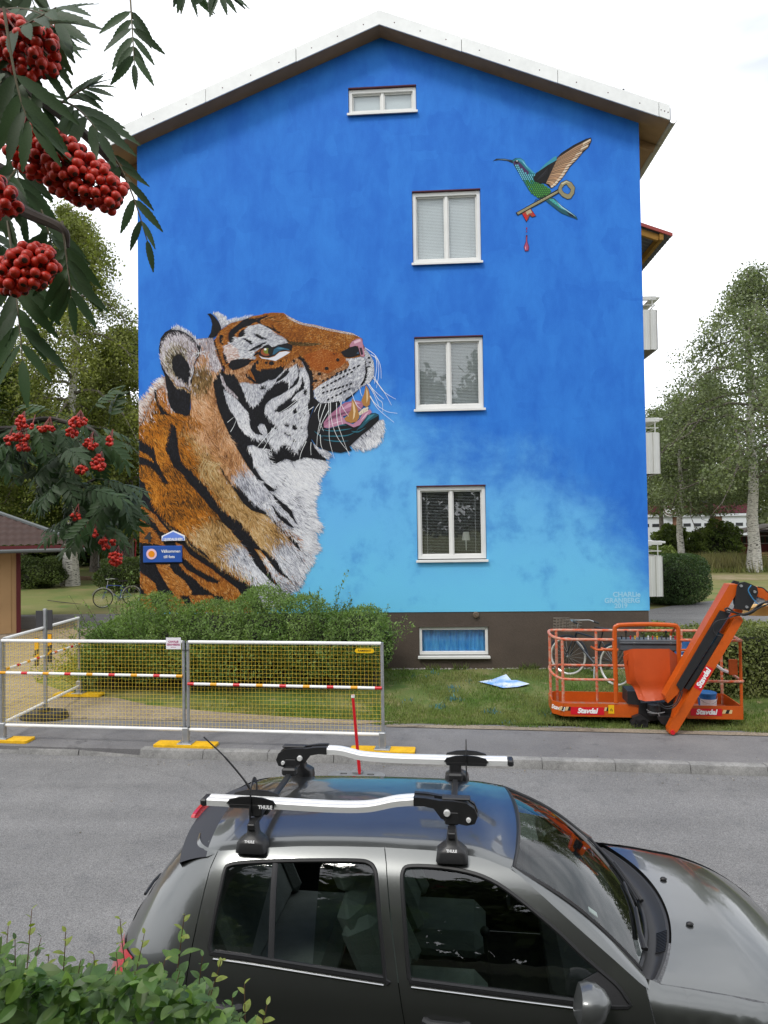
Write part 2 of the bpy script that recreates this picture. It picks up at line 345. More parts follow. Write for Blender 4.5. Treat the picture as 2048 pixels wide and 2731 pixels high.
kerb = thing('kerb', None, None); kerb['kind'] = 'structure'
rng = random.Random(5)
ks = None
for i in range(-30, 32):
    s = .83+i*.868
    if ks is None:
        gk = MB(); gk.prism([(0, 0), (0, -.2), (.16, -.2), (.16, .104), (.055, .104), (.035, .097)], 0, .860, lambda a, b, d: (d, a, b)); ks = gk.mesh('kerb_stone', 30); ks.materials.append(m_kerb)
    o = bpy.data.objects.new('kerb_stone', ks); COL.objects.link(o); o.parent = kerb
    drop = .03 if -6.9 < s < -4.6 else 0
    if s < -6.9: drop = .05
    o.location = st(s, 8.585+rng.uniform(-.004, .004), rng.uniform(-.004, .002)-drop); o.rotation_euler = (rng.uniform(-.01, .01), rng.uniform(-.004, .004)+(.06 if -6.0 < s < -4.6 else 0), ST+rng.uniform(-.004, .004))
# gravel strip and yard, worn edge of the lawn
yard = [(-.4, 10.17), (-1.8, 10.32), (-3.3, 10.62), (-4.6, 11.0), (-5.2, 11.35), (-6.35, 11.75), (-7.3, 12.4), (-7.6, 14.5), (-7.3, 17), (-7.8, 19.3), (-13.5, 19.9), (-13.8, 10.6), (-6, 10.35), (-3, 10.18), (-1, 10.05)]
sheet('gravel_yard', yard, m_grav, .004, .5)
pg = MB(); rr = np.random.default_rng(4)
sheet('worn_edge', [(-.6, 10.02), (.6, 10.00), (1.5, 9.90), (2.6, 9.86), (4, 9.72), (5.5, 9.62), (9, 9.4), (9, 9.24), (4, 9.58), (1, 9.80), (-.6, 9.92)], m_grav, .008, .4)
# asphalt drive across the back of the yard and the path right of the building
def flatpoly(name, poly, m_, z): g = MB(); g.prism(poly, z-.05, z, lambda a, b, d: (a, b, d)); return obj(name, g, m_, kind='structure', ang=0)
flatpoly('driveway', [(-40, 19.4), (-6.2, 19.0), (-6.2, 22.4), (-40, 21.6)], m_pave, .214)
flatpoly('path', [(5.2, 18.6), (7, 17.8), (10.5, 17.6), (22, 19), (22, 23.5), (13.5, 25.8), (10.9, 25.4), (8.2, 23.4), (5.2, 20.6)], m_road, .214)
flatpoly('bare_track', [(12, 34.5), (17, 33.3), (26, 31), (34, 29), (34, 31.5), (26, 34), (19, 36.6), (13, 37.5)], groundmat('dry trodden grass', [((.20, .175, .085), 0, 0), ((.26, .21, .13), .42, .6), ((.14, .14, .05), .5, .65)], [1, .5, 1.3], .4, 30, .95), .206)

# ---------------------------------------------------------------- the painted apartment building
BX0, BX1, WY, BZ, ZP = -5.752, 4.317, 13.5, .2, 1.305      # wall edges, gable plane, foot, top of plinth
APX, APZ, SL = -.728, 12.815, .394
BL = 24.0                                                   # building length going back
bld = thing('apartment_building', 'three storey gabled apartment building painted blue with a tiger mural', 'building', (APX, WY, BZ))
def B(p): return (p[0]-APX, p[1]-WY, p[2]-BZ)
def bobj(name, g, m_, parent=None, **k):
    return obj(name, g, m_, parent or bld, world=True, **k)
def soffit(x): return APZ-SL*abs(x-APX)

def wallpaint():
    M = bpy.data.materials.new('mural wall paint'); M.use_nodes = True; N = M.node_tree.nodes; K = M.node_tree.links.new; b = N['Principled BSDF']
    b.inputs['Roughness'].default_value = .75; b.inputs['Specular IOR Level'].default_value = .25
    t = N.new('ShaderNodeTexCoord'); sx = N.new('ShaderNodeSeparateXYZ'); K(t.outputs['Object'], sx.inputs[0])
    def noise(sc, det=5, stretch=None, dist=0., ro=.6):
        n = N.new('ShaderNodeTexNoise'); n.inputs['Scale'].default_value = sc; n.inputs['Detail'].default_value = det; n.inputs['Roughness'].default_value = ro; n.inputs['Distortion'].default_value = dist
        if stretch:
            mp_ = N.new('ShaderNodeMapping'); mp_.inputs['Scale'].default_value = stretch; K(t.outputs['Object'], mp_.inputs[0]); K(mp_.outputs[0], n.inputs['Vector'])
        else: K(t.outputs['Object'], n.inputs['Vector'])
        return n.outputs['Fac']
    def mth(op, a, b_=None, c=None):
        n = N.new('ShaderNodeMath'); n.operation = op
        for i, v in enumerate((a, b_, c)):
            if v is None: continue
            if isinstance(v, (int, float)): n.inputs[i].default_value = v
            else: K(v, n.inputs[i])
        return n.outputs[0]
    def rng_(v, a, b_, c=0., d=1.):
        n = N.new('ShaderNodeMapRange'); n.inputs[1].default_value = a; n.inputs[2].default_value = b_; n.inputs[3].default_value = c; n.inputs[4].default_value = d; n.interpolation_type = 'SMOOTHSTEP'; K(v, n.inputs[0]); return n.outputs[0]
    def mix(f, a, b_):
        n = N.new('ShaderNodeMixRGB'); K(f, n.inputs[0])
        for i, v in ((1, a), (2, b_)):
            if isinstance(v, tuple): n.inputs[i].default_value = (*v, 1)
            else: K(v, n.inputs[i])
        return n.outputs[0]
    # upper blue: roller patches (blocky cells) and streaks
    vo = N.new('ShaderNodeTexVoronoi'); vo.distance = 'CHEBYCHEV'; vo.inputs['Scale'].default_value = 1.5; vo.inputs['Randomness'].default_value = .9
    wv = N.new('ShaderNodeVectorMath'); wv.operation = 'ADD'; nn = N.new('ShaderNodeTexNoise'); nn.inputs['Scale'].default_value = 2.; K(t.outputs['Object'], nn.inputs['Vector'])
    sc_ = N.new('ShaderNodeVectorMath'); sc_.operation = 'SCALE'; sc_.inputs['Scale'].default_value = .35; K(nn.outputs['Color'], sc_.inputs[0]); K(t.outputs['Object'], wv.inputs[0]); K(sc_.outputs[0], wv.inputs[1])
    mpv = N.new('ShaderNodeMapping'); mpv.inputs['Scale'].default_value = (1.3, .01, .9); K(wv.outputs[0], mpv.inputs[0]); K(mpv.outputs[0], vo.inputs['Vector'])
    cell = N.new('ShaderNodeSeparateColor'); K(vo.outputs['Color'], cell.inputs[0])
    patch = mth('MULTIPLY_ADD', cell.outputs[0], .17, mth('MULTIPLY', noise(1.5, 7, (1.5, 1, .75), .3, .65), 1.1))
    streak = noise(5, 4, (2.2, 1, .5), .4)
    f1 = rng_(mth('ADD', patch, mth('MULTIPLY', streak, .18)), .42, 1.12)
    deep = mix(f1, hx('#2268c6', .92), hx('#307cd4', .94))
    # light sky at the foot: its ragged upper edge follows a curve across the wall
    cv = N.new('ShaderNodeFloatCurve'); cm = cv.mapping.curves[0]
    pts = [(0, .44), (.18, .44), (.30, .43), (.42, .50), (.50, .52), (.62, .41), (.70, .39), (.79, .385), (.88, .335), (.94, .24), (1, .15)]
    cm.points[0].location = pts[0]; cm.points[1].location = pts[-1]
    for p in pts[1:-1]: cm.points.new(*p)
    cv.mapping.update()
    u = mth('DIVIDE', mth('ADD', sx.outputs[0], APX-BX0), BX1-BX0); K(u, cv.inputs['Value'])
    zz = mth('DIVIDE', sx.outputs[2], 10.)
    edge = mth('SUBTRACT', mth('ADD', cv.outputs[0], mth('MULTIPLY', mth('SUBTRACT', noise(1.0, 7, (1, 1, 1.2), .25, .66), .5), .30)), zz)
    f2 = rng_(edge, -.10, .12)
    low = rng_(mth('ADD', sx.outputs[2], mth('MULTIPLY', noise(1.5, 6, None, .5), 1.6)), 4.6, 1.6)
    haze = mix(low, hx('#5ea6da', 1.04), hx('#64b6da', 1.04))
    blot = rng_(mth('ADD', mth('MULTIPLY', noise(1.1, 7, (1, 1, .9), .15, .66), 1.0), mth('MULTIPLY', low, -.09)), .44, .68)
    haze2 = mix(mth('MULTIPLY', blot, .62), haze, hx('#3478c4', .97))
    K(mix(f2, deep, haze2), b.inputs['Base Color'])
    bp = N.new('ShaderNodeBump'); bp.inputs['Strength'].default_value = .35; bp.inputs['Distance'].default_value = .01; K(noise(55, 5), bp.inputs['Height']); K(bp.outputs[0], b.inputs['Normal'])
    return M
m_wall = wallpaint()
m_white = mat('window white paint', (.66, .66, .64), .45, var=.04, vs=3)
m_plinth = mat('plinth brown paint', '#4c423a', .8, var=.12, vs=1.6, bump=.3, bs=50, grain=.08, gs=40)
m_side = mat('side render pale', '#b9b4a6', .85, var=.06, vs=2)
m_maroon = mat('old maroon paint', '#4a2230', .8)
m_fascia = mat('white sheet metal', (.72, .73, .72), .5, var=.05, vs=1.5, grain=.03, gs=9)
m_soff = mat('soffit boards brown', '#8f7152', .8, var=.12, vs=3)
m_roof = mat('roof sheet grey', (.12, .115, .11), .6)
m_gut = mat('gutter beige', '#a39c90', .5)

# windows: (x0, x1, z0 (under sill), z1)
WIN = [(-1.395, -.028, 8.25+3, 8.83+3, 'attic'), (-.147, 1.211, 5.18+3, 6.675+3, 'blind'), (-.147, 1.211, 2.265+3, 3.75+3, 'blind'), (-.147, 1.211, -.71+3, .793+3, 'open'), (-.142, 1.216, -2.592+3, -1.97+3, 'cellar')]
def face_with_holes(outer, holes, fn, cells=.6):
    P = [Vector(p) for p in outer]; E_ = [(i, (i+1) % len(P)) for i in range(len(P))]
    for h in holes:
        o = len(P); P += [Vector(p) for p in h]; E_ += [(o+i, o+(i+1) % len(h)) for i in range(len(h))]
    v, e, f, *_ = delaunay_2d_cdt(P, E_, [], 1, 1e-6)
    def inside(p, poly):
        c = False; j = len(poly)-1
        for i in range(len(poly)):
            a, b = poly[i], poly[j]
            if (a[1] > p[1]) != (b[1] > p[1]) and p[0] < (b[0]-a[0])*(p[1]-a[1])/(b[1]-a[1])+a[0]: c = not c
            j = i
        return c
    F = [q for q in f if (lambda c: inside(c, outer) and not any(inside(c, h) for h in holes))((sum(v[i].x for i in q)/len(q), sum(v[i].y for i in q)/len(q)))]
    return [fn(p.x, p.y) for p in v], [tuple(q) for q in F]
holes = [[(x0, z0+.03), (x1, z0+.03), (x1, z1), (x0, z1)] for x0, x1, z0, z1, k in WIN]
g = MB(); vv, ff = face_with_holes([(BX0, ZP), (BX1, ZP), (BX1, soffit(BX1)+.02), (APX, APZ+.02), (BX0, soffit(BX0)+.02)], holes[:4], lambda a, b: (a, WY, b))
g.add(vv, ff)
for x0, x1, z0, z1, k in WIN[:4]:                              # reveals
    z0 = z0+.03; q = .14
    g.add([(x0, WY, z0), (x0, WY, z1), (x0, WY+q, z1), (x0, WY+q, z0), (x1, WY, z0), (x1, WY, z1), (x1, WY+q, z1), (x1, WY+q, z0)], [(0, 1, 2, 3), (4, 5, 6, 7), (0, 4, 7, 3)])
bobj('wall', g, m_wall, ang=20)
g = MB(); vv, ff = face_with_holes([(BX0+.02, BZ-.3), (BX1-.02, BZ-.3), (BX1-.02, ZP), (BX0+.02, ZP)], holes[4:], lambda a, b: (a, WY+.012, b)); g.add(vv, ff)
x0, x1, z0, z1, k = WIN[4]; z0 += .03
g.add([(x, WY+d, z) for d in (.012, .16) for x, z in ((x0, z0), (x1, z0), (x1, z1), (x0, z1))], [(0, 1, 5, 4), (1, 2, 6, 5), (2, 3, 7, 6), (3, 0, 4, 7)])
g.add([(BX0+.02, WY+.013, BZ-.3), (BX0+.02, WY+BL, BZ-.3), (BX0+.02, WY+BL, ZP), (BX0+.02, WY+.013, ZP), (BX1-.02, WY+.013, BZ-.3), (BX1-.02, WY+BL, BZ-.3), (BX1-.02, WY+BL, ZP), (BX1-.02, WY+.013, ZP)], [(0, 1, 2, 3), (4, 5, 6, 7)])
bobj('plinth', g, m_plinth, ang=20)
g = MB()                                                       # long side walls and the back
g.add([(BX0, WY+.001, ZP), (BX0, WY+BL, ZP), (BX0, WY+BL, soffit(BX0)), (BX0, WY+.001, soffit(BX0)), (BX1, WY+.001, ZP), (BX1, WY+BL, ZP), (BX1, WY+BL, soffit(BX1)), (BX1, WY+.001, soffit(BX1)), (APX, WY+BL, APZ)], [(0, 1, 2, 3), (4, 5, 6, 7), (1, 5, 6, 8, 2)])
bobj('side_wall', g, m_side, ang=20)
# thin strips of the old paint above the openings
for x0, x1, z0, z1, k in WIN:
    g = MB(); g.box(((x0+x1)/2, WY-.004+.06, z1-.008), (x1-x0-.002, .13, .022)); bobj('lintel', g, m_maroon if k != 'cellar' else m_plinth)

m_pane = glassmat('window glass', (.93, .95, .95), 1.0, .05)
m_blind = mat('blind slats white', (.8, .82, .84), .5)
m_attic = mat('frosted attic blind', (.50, .53, .55), .7)
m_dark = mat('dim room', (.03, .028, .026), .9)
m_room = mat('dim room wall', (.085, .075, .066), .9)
m_lamp = mat('lamp shade cream', (.7, .68, .62), .8)
m_curt = mat('blue curtain', '#2f7fc8', .8, col2='#5aa6dc', vs=7., stretch=(3, 1, .5))
m_cord = mat('blind cord', (.6, .6, .6), .7)
for wi, (x0, x1, z0, z1, kind) in enumerate(WIN):
    W_ = x1-x0; xm = (x0+x1)/2; fr = .075 if kind != 'cellar' else .06; zb = z0+.055; y0 = WY+.035
    wn = MB(); d = .075
    zt = z1-.022
    for (a, b) in ((x0+.006, x0+fr), (x1-fr, x1-.006)): wn.box(((a+b)/2, y0+d/2, (zb+zt)/2), (b-a, d, zt-zb), .004)
    wn.box((xm, y0+d/2+.001, zt-fr/2), (W_-2*fr, d, fr), .004); wn.box((xm, y0+d/2+.001, zb+fr/2), (W_-2*fr, d, fr), .004)
    win = bobj('window', wn, m_white, label={'attic': 'small attic window under the gable with grey blinds', 'open': 'ground floor window with open blinds and a lamp inside', 'cellar': 'low cellar window with a blue curtain'}.get(kind))
    s = MB(); s.box((xm, WY-.012, z0+.028), (W_+.045, .11, .02), .003); s.box((xm, WY-.06, z0+.012), (W_+.05, .016, .042), .003); bobj('sill', s, m_white, win)
    xi0, xi1, zi0, zi1 = x0+fr, x1-fr, zb+fr, zt-fr
    if kind != 'cellar':
        s = MB(); s.box((xm, y0+.045, (zi0+zi1)/2), (.055, .05, zi1-zi0+.01), .004)
        for a, b in ((xi0, xm-.027), (xm+.027, xi1)):
            for q in (a+.012, b-.012): s.box((q, y0+.058, (zi0+zi1)/2), (.024, .03, zi1-zi0), .003)
            for q in (zi0+.012, zi1-.012): s.box(((a+b)/2, y0+.059, q), (b-a-.05, .03, .024), .003)
        bobj('mullion', s, m_white, win)
    panes = [(xi0, xi1)] if kind == 'cellar' else [(xi0+.02, xm-.045), (xm+.045, xi1-.02)]
    for a, b in panes:
        p = MB(); p.box(((a+b)/2, y0+.066, (zi0+zi1)/2), (b-a+.012, .004, zi1-zi0-.03)); bobj('pane', p, m_pane, win)
        yb = y0+.095
        if kind == 'attic':
            p = MB(); p.box(((a+b)/2, yb, (zi0+zi1)/2), (b-a+.05, .004, zi1-zi0+.02)); bobj('blind', p, m_attic, win)
        if kind in ('blind', 'open'):
            p = MB(); n = 42; th = R(72 if wi == 1 else 55) if kind == 'blind' else R(4)
            for i in range(n):
                z = zi0+.02+(zi1-zi0-.05)*i/(n-1); p.box(((a+b)/2, yb+.012, z), (b-a+.02, .024, .0012), rot=Matrix.Rotation(-th, 3, 'X'))
            p.box(((a+b)/2, yb+.01, zi1-.015), (b-a+.02, .03, .03))
            sl = bobj('blind', p, m_blind, win, ang=0, kind='stuff')
            p = MB(); cx = a+(b-a)*(.2 if a < xm else .8); p.tube([(cx, yb-.004, zi0+.02), (cx, yb-.004, zi1)], .0025, 4); bobj('blind_cord', p, m_cord, win)
    if kind == 'cellar':
        p = MB(); p.grid(lambda a, b: (xi0-.02+(W_-2*fr+.04)*a, y0+.1+.014*math.sin(38*a+3*math.sin(9*a))*(.6+.4*b)+.01*math.sin(90*a+b), zi0-.02+(zi1-zi0+.04)*b), 90, 4); bobj('curtain', p, m_curt, win, ang=80)
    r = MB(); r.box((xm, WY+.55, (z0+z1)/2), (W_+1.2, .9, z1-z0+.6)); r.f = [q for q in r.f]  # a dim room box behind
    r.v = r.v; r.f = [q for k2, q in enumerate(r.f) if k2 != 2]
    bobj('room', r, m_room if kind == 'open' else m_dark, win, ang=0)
    if kind == 'open':
        p = MB(); p.lathe([(.085, .0), (.06, .17)], 14, (.83, WY+.30, 3-.30)); p.lathe([(.01, -.2), (.012, 0)], 8, (.83, WY+.30, 3-.30)); bobj('lamp', p, m_lamp, win)

# roof: two slabs, soffit, fascia panels with open joints, gutters
OV = .4; EX0, EX1 = BX0-.52, BX1+.48
for sgn, xe in ((-1, EX0), (1, EX1)):
    g = MB(); y0, y1 = WY-OV+.03, WY+BL+.4
    a, b = (APX, APZ), (xe, APZ-SL*abs(xe-APX))
    g.add([(a[0], y0, a[1]+.012), (b[0], y0, b[1]+.012), (b[0], y1, b[1]+.012), (a[0], y1, a[1]+.012)], [(0, 1, 2, 3)])
    bobj('soffit', g, m_soff, ang=0)
    g = MB(); g.add([(a[0], y0, a[1]+.24), (b[0], y0, b[1]+.24), (b[0], y1, b[1]+.24), (a[0], y1, a[1]+.24), (b[0], y0, b[1]+.02), (b[0], y1, b[1]+.02)], [(0, 1, 2, 3), (1, 4, 5, 2)])
    bobj('roof', g, m_roof, ang=0)
    for k in range(14):                                        # rafter ends under the eaves
        g = MB(); yy = WY+.5+k*1.2; xa = (BX0 if sgn < 0 else BX1); g.box(((xa+xe)/2, yy, soffit((xa+xe)/2)-.07), (abs(xe-xa)-.02, .07, .13), rot=Matrix.Rotation(R(21.5)*sgn, 3, 'Y')); bobj('rafter', g, m_soff)
    # fascia (barge) in four sheets
    px_ = [1011, 790, 548, 312] if sgn < 0 else [1011, 1232, 1487, 1755, 1790]
    xs = [wallp(p, 200, WY-OV)[0] for p in px_]; xs[0] = APX
    xs[-1] = EX0-.02 if sgn < 0 else EX1-.02
    for k in range(len(xs)-1):
        p, q = xs[k], xs[k+1]; zp, zq = APZ-.01-SL*abs(p-APX), APZ-.01-SL*abs(q-APX); e = .006*sgn if k else 0; y = WY-OV-.004*(k % 2)
        g = MB(); H_ = .27
        g.prism([(p+e, zp), (q-.004*sgn, zq), (q-.004*sgn, zq+H_), (p+e, zp+H_)], y, y+.025, lambda a, b, d: (a, d, b))
        g.prism([(p+e, zp+H_), (q-.004*sgn, zq+H_), (q-.004*sgn, zq+H_+.012), (p+e, zp+H_+.012)], y, y+.35, lambda a, b, d: (a, d, b))
        bobj('fascia_panel', g, m_fascia)
        for j in range(3):
            t_ = (j+.6)/3.2; xx = p+(q-p)*t_; g = MB(); g.lathe([(0.0001, -.004), (.011, -.003), (.012, 0)], 8, (xx, y, APZ+.12-SL*abs(xx-APX)), 'y'); bobj('screw', g, m_maroon)
    g = MB(); gx = xe+.075*sgn; gzz = APZ-SL*abs(xe-APX)+.06
    prof = [(gx+.075*math.cos(a_), gzz+.075*math.sin(a_)) for a_ in np.linspace(PI, 2*PI, 9)]+[(gx+.07*math.cos(a_), gzz+.07*math.sin(a_)) for a_ in np.linspace(2*PI, PI, 9)]
    g.prism(prof, WY-OV+.1, WY+BL, lambda a, b, d: (a, d, b))
    bobj('gutter', g, m_gut)
    for k in range(10):
        g = MB(); g.lathe([(.081, -.012), (.081, .012)], 12, (gx, WY+.5+k*1.1, gzz), 'y', PI, 2*PI); bobj('gutter_clip', g, m_gut)
g = MB(); g.tube([wallp(383, 319, 13.3), wallp(376, 303, 13.3), wallp(377, 300, 13.3)], .012, 6); bobj('roof_hook', g, m_dark)
g = MB(); g.tube([wallp(1661, 244, 13.4), wallp(1663, 238, 13.4)], .02, 6); bobj('roof_hook', g, m_dark)
g = MB(); cx, _, cz = wallp(1269, 1639.5); g.lathe([(.001, -.05), (.05, -.05), (.06, -.04), (.062, .01)], 16, (cx, WY+.012, cz), 'y'); g.tube([(cx-.02, WY-.04, cz+.02), (cx+.02, WY-.06, cz-.02)], .008, 6); bobj('vent_cap', g, mat('vent cap bronze', '#6b5c4e', .5, .3))
g = text('4', .27, .006, .01); place(g, wallp(360+153/4.366, 1220+935/4.366, WY-.018), (1, 0, 0), (0, 0, 1)); bobj('house_number', g, mat('house number dark', (.02, .02, .02), .5))

# balconies on the far long side
m_balc = mat('balcony white panel', (.82, .82, .81), .5, var=.03, vs=2)
m_deck = mat('balcony deck', '#6e6a62', .8)
for k, (zb, zt, zc) in enumerate(((7.112, 8.062, 8.33), (4.158, 5.119, 5.42), (1.254, 2.194, 2.50))):
    xa, xb, ya, yb = BX1+.005, 5.60, 16.5, 21.5
    bal = MB(); bal.box(((xa+xb)/2, (ya+yb)/2, zb+.06), (xb-xa-.06, yb-ya-.06, .10)); bo = bobj('balcony', bal, m_deck)
    g = MB()
    prof = []; x = xa                                          # trapezoid-ribbed end sheet
    while x < xb-.01:
        prof += [(x, 0), (min(x+.09, xb), 0), (min(x+.10, xb), .018), (min(x+.16, xb), .018), (min(x+.17, xb), 0)]; x += .17
    pts = [(a, ya-b) for a, b in prof if a <= xb]+[(xb, ya)]
    for i in range(len(pts)-1):
        (p, q), (r_, s_) = pts[i], pts[i+1]
        if abs(p-r_)+abs(q-s_) > 1e-6: g.add([(p, q, zb), (r_, s_, zb), (r_, s_, zt), (p, q, zt)], [(0, 1, 2, 3)])
    g.add([(xb, ya, zb), (xb, yb, zb), (xb, yb, zt), (xb, ya, zt)], [(0, 1, 2, 3)])
    bobj('balcony_panel', g, m_balc, bo, ang=0)
    g = MB()
    for x in (xa+.12, (xa+xb)/2, xb-.10): g.tube([(x, ya+.03, zt-.03), (x, ya+.03, zc-.02)], .014, 6)
    for z in (zt+.01, zt+.13): g.tube([(xa, ya+.03, z), (xb-.02, ya+.03, z)], .011, 6); g.tube([(xb-.03, ya+.03, z), (xb-.03, yb, z)], .011, 6)
    for i in range(1, 6): g.tube([(xb-.03, ya+i*.95, zt-.03), (xb-.03, ya+i*.95, zc)], .014, 6)
    bobj('railing', g, m_balc, bo)
    g = MB(); g.box((xb-.02, (ya+yb)/2, zc+.03), (.20, yb-ya, .05), .01); g.box(((xa+xb)/2, ya+.03, zc+.02), (xb-xa, .05, .10), .01); bobj('handrail', g, m_balc, bo)
m_yel = mat('ochre timber', '#8a6420', .7, var=.1); m_red = mat('red edge sheet', '#8e3b34', .6); m_corr = mat('corrugated grey', '#55555a', .6)
xa, xb = BX1+.01, 6.0; za = 10.5; sl_ = (10.13-9.847)/(6.002-5.273)
zc = lambda x: 9.847+sl_*(6.002-x)
can = MB(); can.prism([(xa, zc(xa)-.05), (xb, zc(xb)-.05), (xb, zc(xb)+.03), (xa, zc(xa)+.03)], 16.47, 16.5, lambda a, b, d: (a, d, b)); co = bobj('balcony_canopy', can, m_red)
g = MB(); n = 60
for i in range(n):
    p = 16.5+i*5.3/n; g.add([(xa, p, zc(xa)-.02-.015*(i % 2)), (xb, p, zc(xb)-.02-.015*(i % 2)), (xb, p+5.3/n, zc(xb)-.02-.015*((i+1) % 2)), (xa, p+5.3/n, zc(xa)-.02-.015*((i+1) % 2))], [(0, 1, 2, 3)])
bobj('corrugated_sheet', g, m_corr, co, ang=0)
g = MB(); g.box(((xa+xb)/2-.1, 16.58, zc((xa+xb)/2)-.12), (xb-xa-.3, .08, .14), rot=Matrix.Rotation(R(21), 3, 'Y')); g.box((xb-.25, 19.1, zc(xb-.25)-.13), (.09, 5.2, .15)); bobj('timber_beam', g, m_yel, co)

# wall signs
m_sblue = mat('sign blue enamel', '#1d4a98', .35, var=.06); m_sl = mat('sign light blue', '#5f7fd0', .4); m_sw = mat('sign white', (.75, .75, .76), .4); m_so = mat('sign orange', '#d98400', .4); m_spk = mat('sign pale pink', '#dcb3bd', .4)
YS = WY-.045
t = thing('wall_sign', 'blue rectangular sign with orange sun lettered Välkommen till fots', 'sign', (-5.27, YS, 2.51))
g = MB(); g.box((0, .02, 0), (.80, .035, .335), .008); obj('sign_board', g, m_sblue, t)
g = MB(); g.lathe([(.001, 0), (.107, 0), (.107, .004)], 28, (-.221, -.004, .005), 'y'); obj('sun_ring', g, m_spk, t)
g = MB(); g.lathe([(.001, 0), (.066, 0), (.066, .004)], 28, (-.221, -.0075, .005), 'y'); obj('sun_disc', g, m_so, t)
for s, z in (('Välkommen', .055), ('till fots', -.055)):
    g = text(s, .082, .001, .0012); place(g, (.14+.035*(z > 0), -.0015, z), (1, 0, 0), (0, 0, 1)); obj('lettering', g, m_sw, t)
t = thing('wall_sign', 'small house shaped white edged sign above the blue sign', 'sign', (-5.045, YS, 2.825))
hs = [(-.237, -.05), (.237, -.05), (.237, .05), (0, .16), (-.237, .05)]
g = MB(); g.prism(hs, .0, .03, lambda a, b, d: (a, d, b)); obj('sign_board', g, m_sw, t)
g = MB(); g.prism([(-.21, .004), (.21, .004), (.21, .035), (0, .132), (-.21, .035)], -.003, .001, lambda a, b, d: (a, d, b)); g.prism([(-.225, -.043), (.225, -.043), (.225, .006), (-.225, .006)], -.002, .001, lambda a, b, d: (a, d, b)); obj('blue_field', g, m_sl, t)
g = text('LJUSDALSHEM', .066, .0012, .0022, sx=.93); place(g, (0, -.004, -.02), (1, 0, 0), (0, 0, 1)); obj('lettering', g, m_sw, t)
# ---------------------------------------------------------------- the mural: paint laid on the wall, layer by layer, then fur strokes
def TA(*p): return [(680+x/4.366, 820+y/4.366) for x, y in p]
def TB(*p): return [(360+x/4.366, 820+y/4.366) for x, y in p]
def TC(*p): return [(360+x/4.366, 1220+y/4.366) for x, y in p]
def TD(*p): return [(560+x/4.366, 1200+y/4.366) for x, y in p]
PK = .86
def pc(h): return np.array(hx(h, PK))
K_ = ('#17171b', ['#1d1d23', '#111114', '#26262e'])
OR = ('#80481a', ['#643812', '#95551c', '#b06722', '#be762a', '#ca873c', '#d8a264'])
OB = ('#4a2e0c', ['#2e1d08', '#6a420f', '#a8650f', '#c67618', '#d28624', '#de9c42'])
TN = ('#7a5a2e', ['#573c1a', '#906b36', '#b38a50', '#c8a068', '#d8b886', '#e6d0a8'])
PE = ('#855533', ['#5a381e', '#8f5f38', '#bb8450', '#cf986a', '#dcae84', '#e8c6a4'])
WH = ('#9fa0ac', ['#6f717c', '#b2b4be', '#d0d1d8', '#e3e4e9', '#eeeef1', '#f3f3f4'])
WS = ('#74757f', ['#4c4d57', '#82848f', '#b4b5bf', '#d6d7df', '#ebebf0', '#f5f5f7'])
GL = ('#82767c', ['#5f555a', '#94868b', '#b5aab0', '#cdc5cb', '#e0dbe0', '#efecee'])
LW = ('#a88f84', ['#9a7868', '#c9a591', '#d9c6bd', '#e6dcd8', '#f0ebe9', '#f4f0ee'])
BR = ('#463519', ['#2c2110', '#4a3818', '#6b5028', '#7d5f34', '#94764a', '#a98a5c'])
OL = ('#332c1a', ['#2a2414', '#4a4028', '#716347', '#8d8066', '#b0a68f', '#c4bba6'])
PI_ = ('#c2a093', ['#b58c7c', '#d8b0a2', '#e2c4b8', '#ecdcd8', '#f2eae8', '#f4efee'])
# (palette, direction in degrees with 90 = down, stroke length px, outline)
LAY = []
def Lr(pal, ang, ln, *pts, d=1.0):
    q = []
    for p in pts: q += p
    LAY.append((pal, ang, ln, q, d))
# --- body silhouette
Lr(WS, 45, 9, TD((380, 120), (700, 60), (1000, 150), (1150, 500), (1200, 900), (1120, 1200), (700, 1000), (400, 560)))
Lr(OB, 70, 13, TB((30, 1170), (95, 1085), (160, 1005), (230, 915), (300, 850), (400, 900), (650, 1200), (950, 1834)), TD((1190, 1200), (1180, 1290), (1100, 1400), (1060, 1500), (1040, 1570), (930, 1640), (880, 1800), (300, 1800)), TC((30, 1700)))
Lr(LW, 215, 12, TB((30, 1390), (30, 1170), (95, 1085), (160, 1005), (230, 915), (300, 850), (352, 795), (380, 1000), (300, 965), (240, 1030), (190, 1100), (150, 1210), (80, 1340)))
Lr(OR, 60, 9, TB((255, 960), (330, 920), (380, 1020), (392, 1120), (440, 1215), (380, 1230), (320, 1180), (270, 1100)))
Lr(K_, 75, 5, TB((225, 955), (250, 945), (250, 1040), (290, 1120), (370, 1215), (425, 1250), (330, 1245), (190, 1225), (178, 1195), (290, 1205), (250, 1110), (232, 1040)))
# orange flank
Lr(OB, 60, 12, TB((30, 1390), (200, 1240), (420, 1250), (600, 1265), (470, 1370), (400, 1340), (380, 1480), (340, 1640), (400, 1780)), TC((440, 100), (540, 180), (640, 310), (720, 400), (870, 580), (1000, 740), (1170, 920), (1270, 1030), (1390, 1210), (1560, 1390), (1659, 1490), (1659, 1650), (1450, 1620), (1370, 1450), (1150, 1350), (880, 1170), (640, 960), (440, 780), (240, 570), (130, 310), (30, 230), (30, 0)))
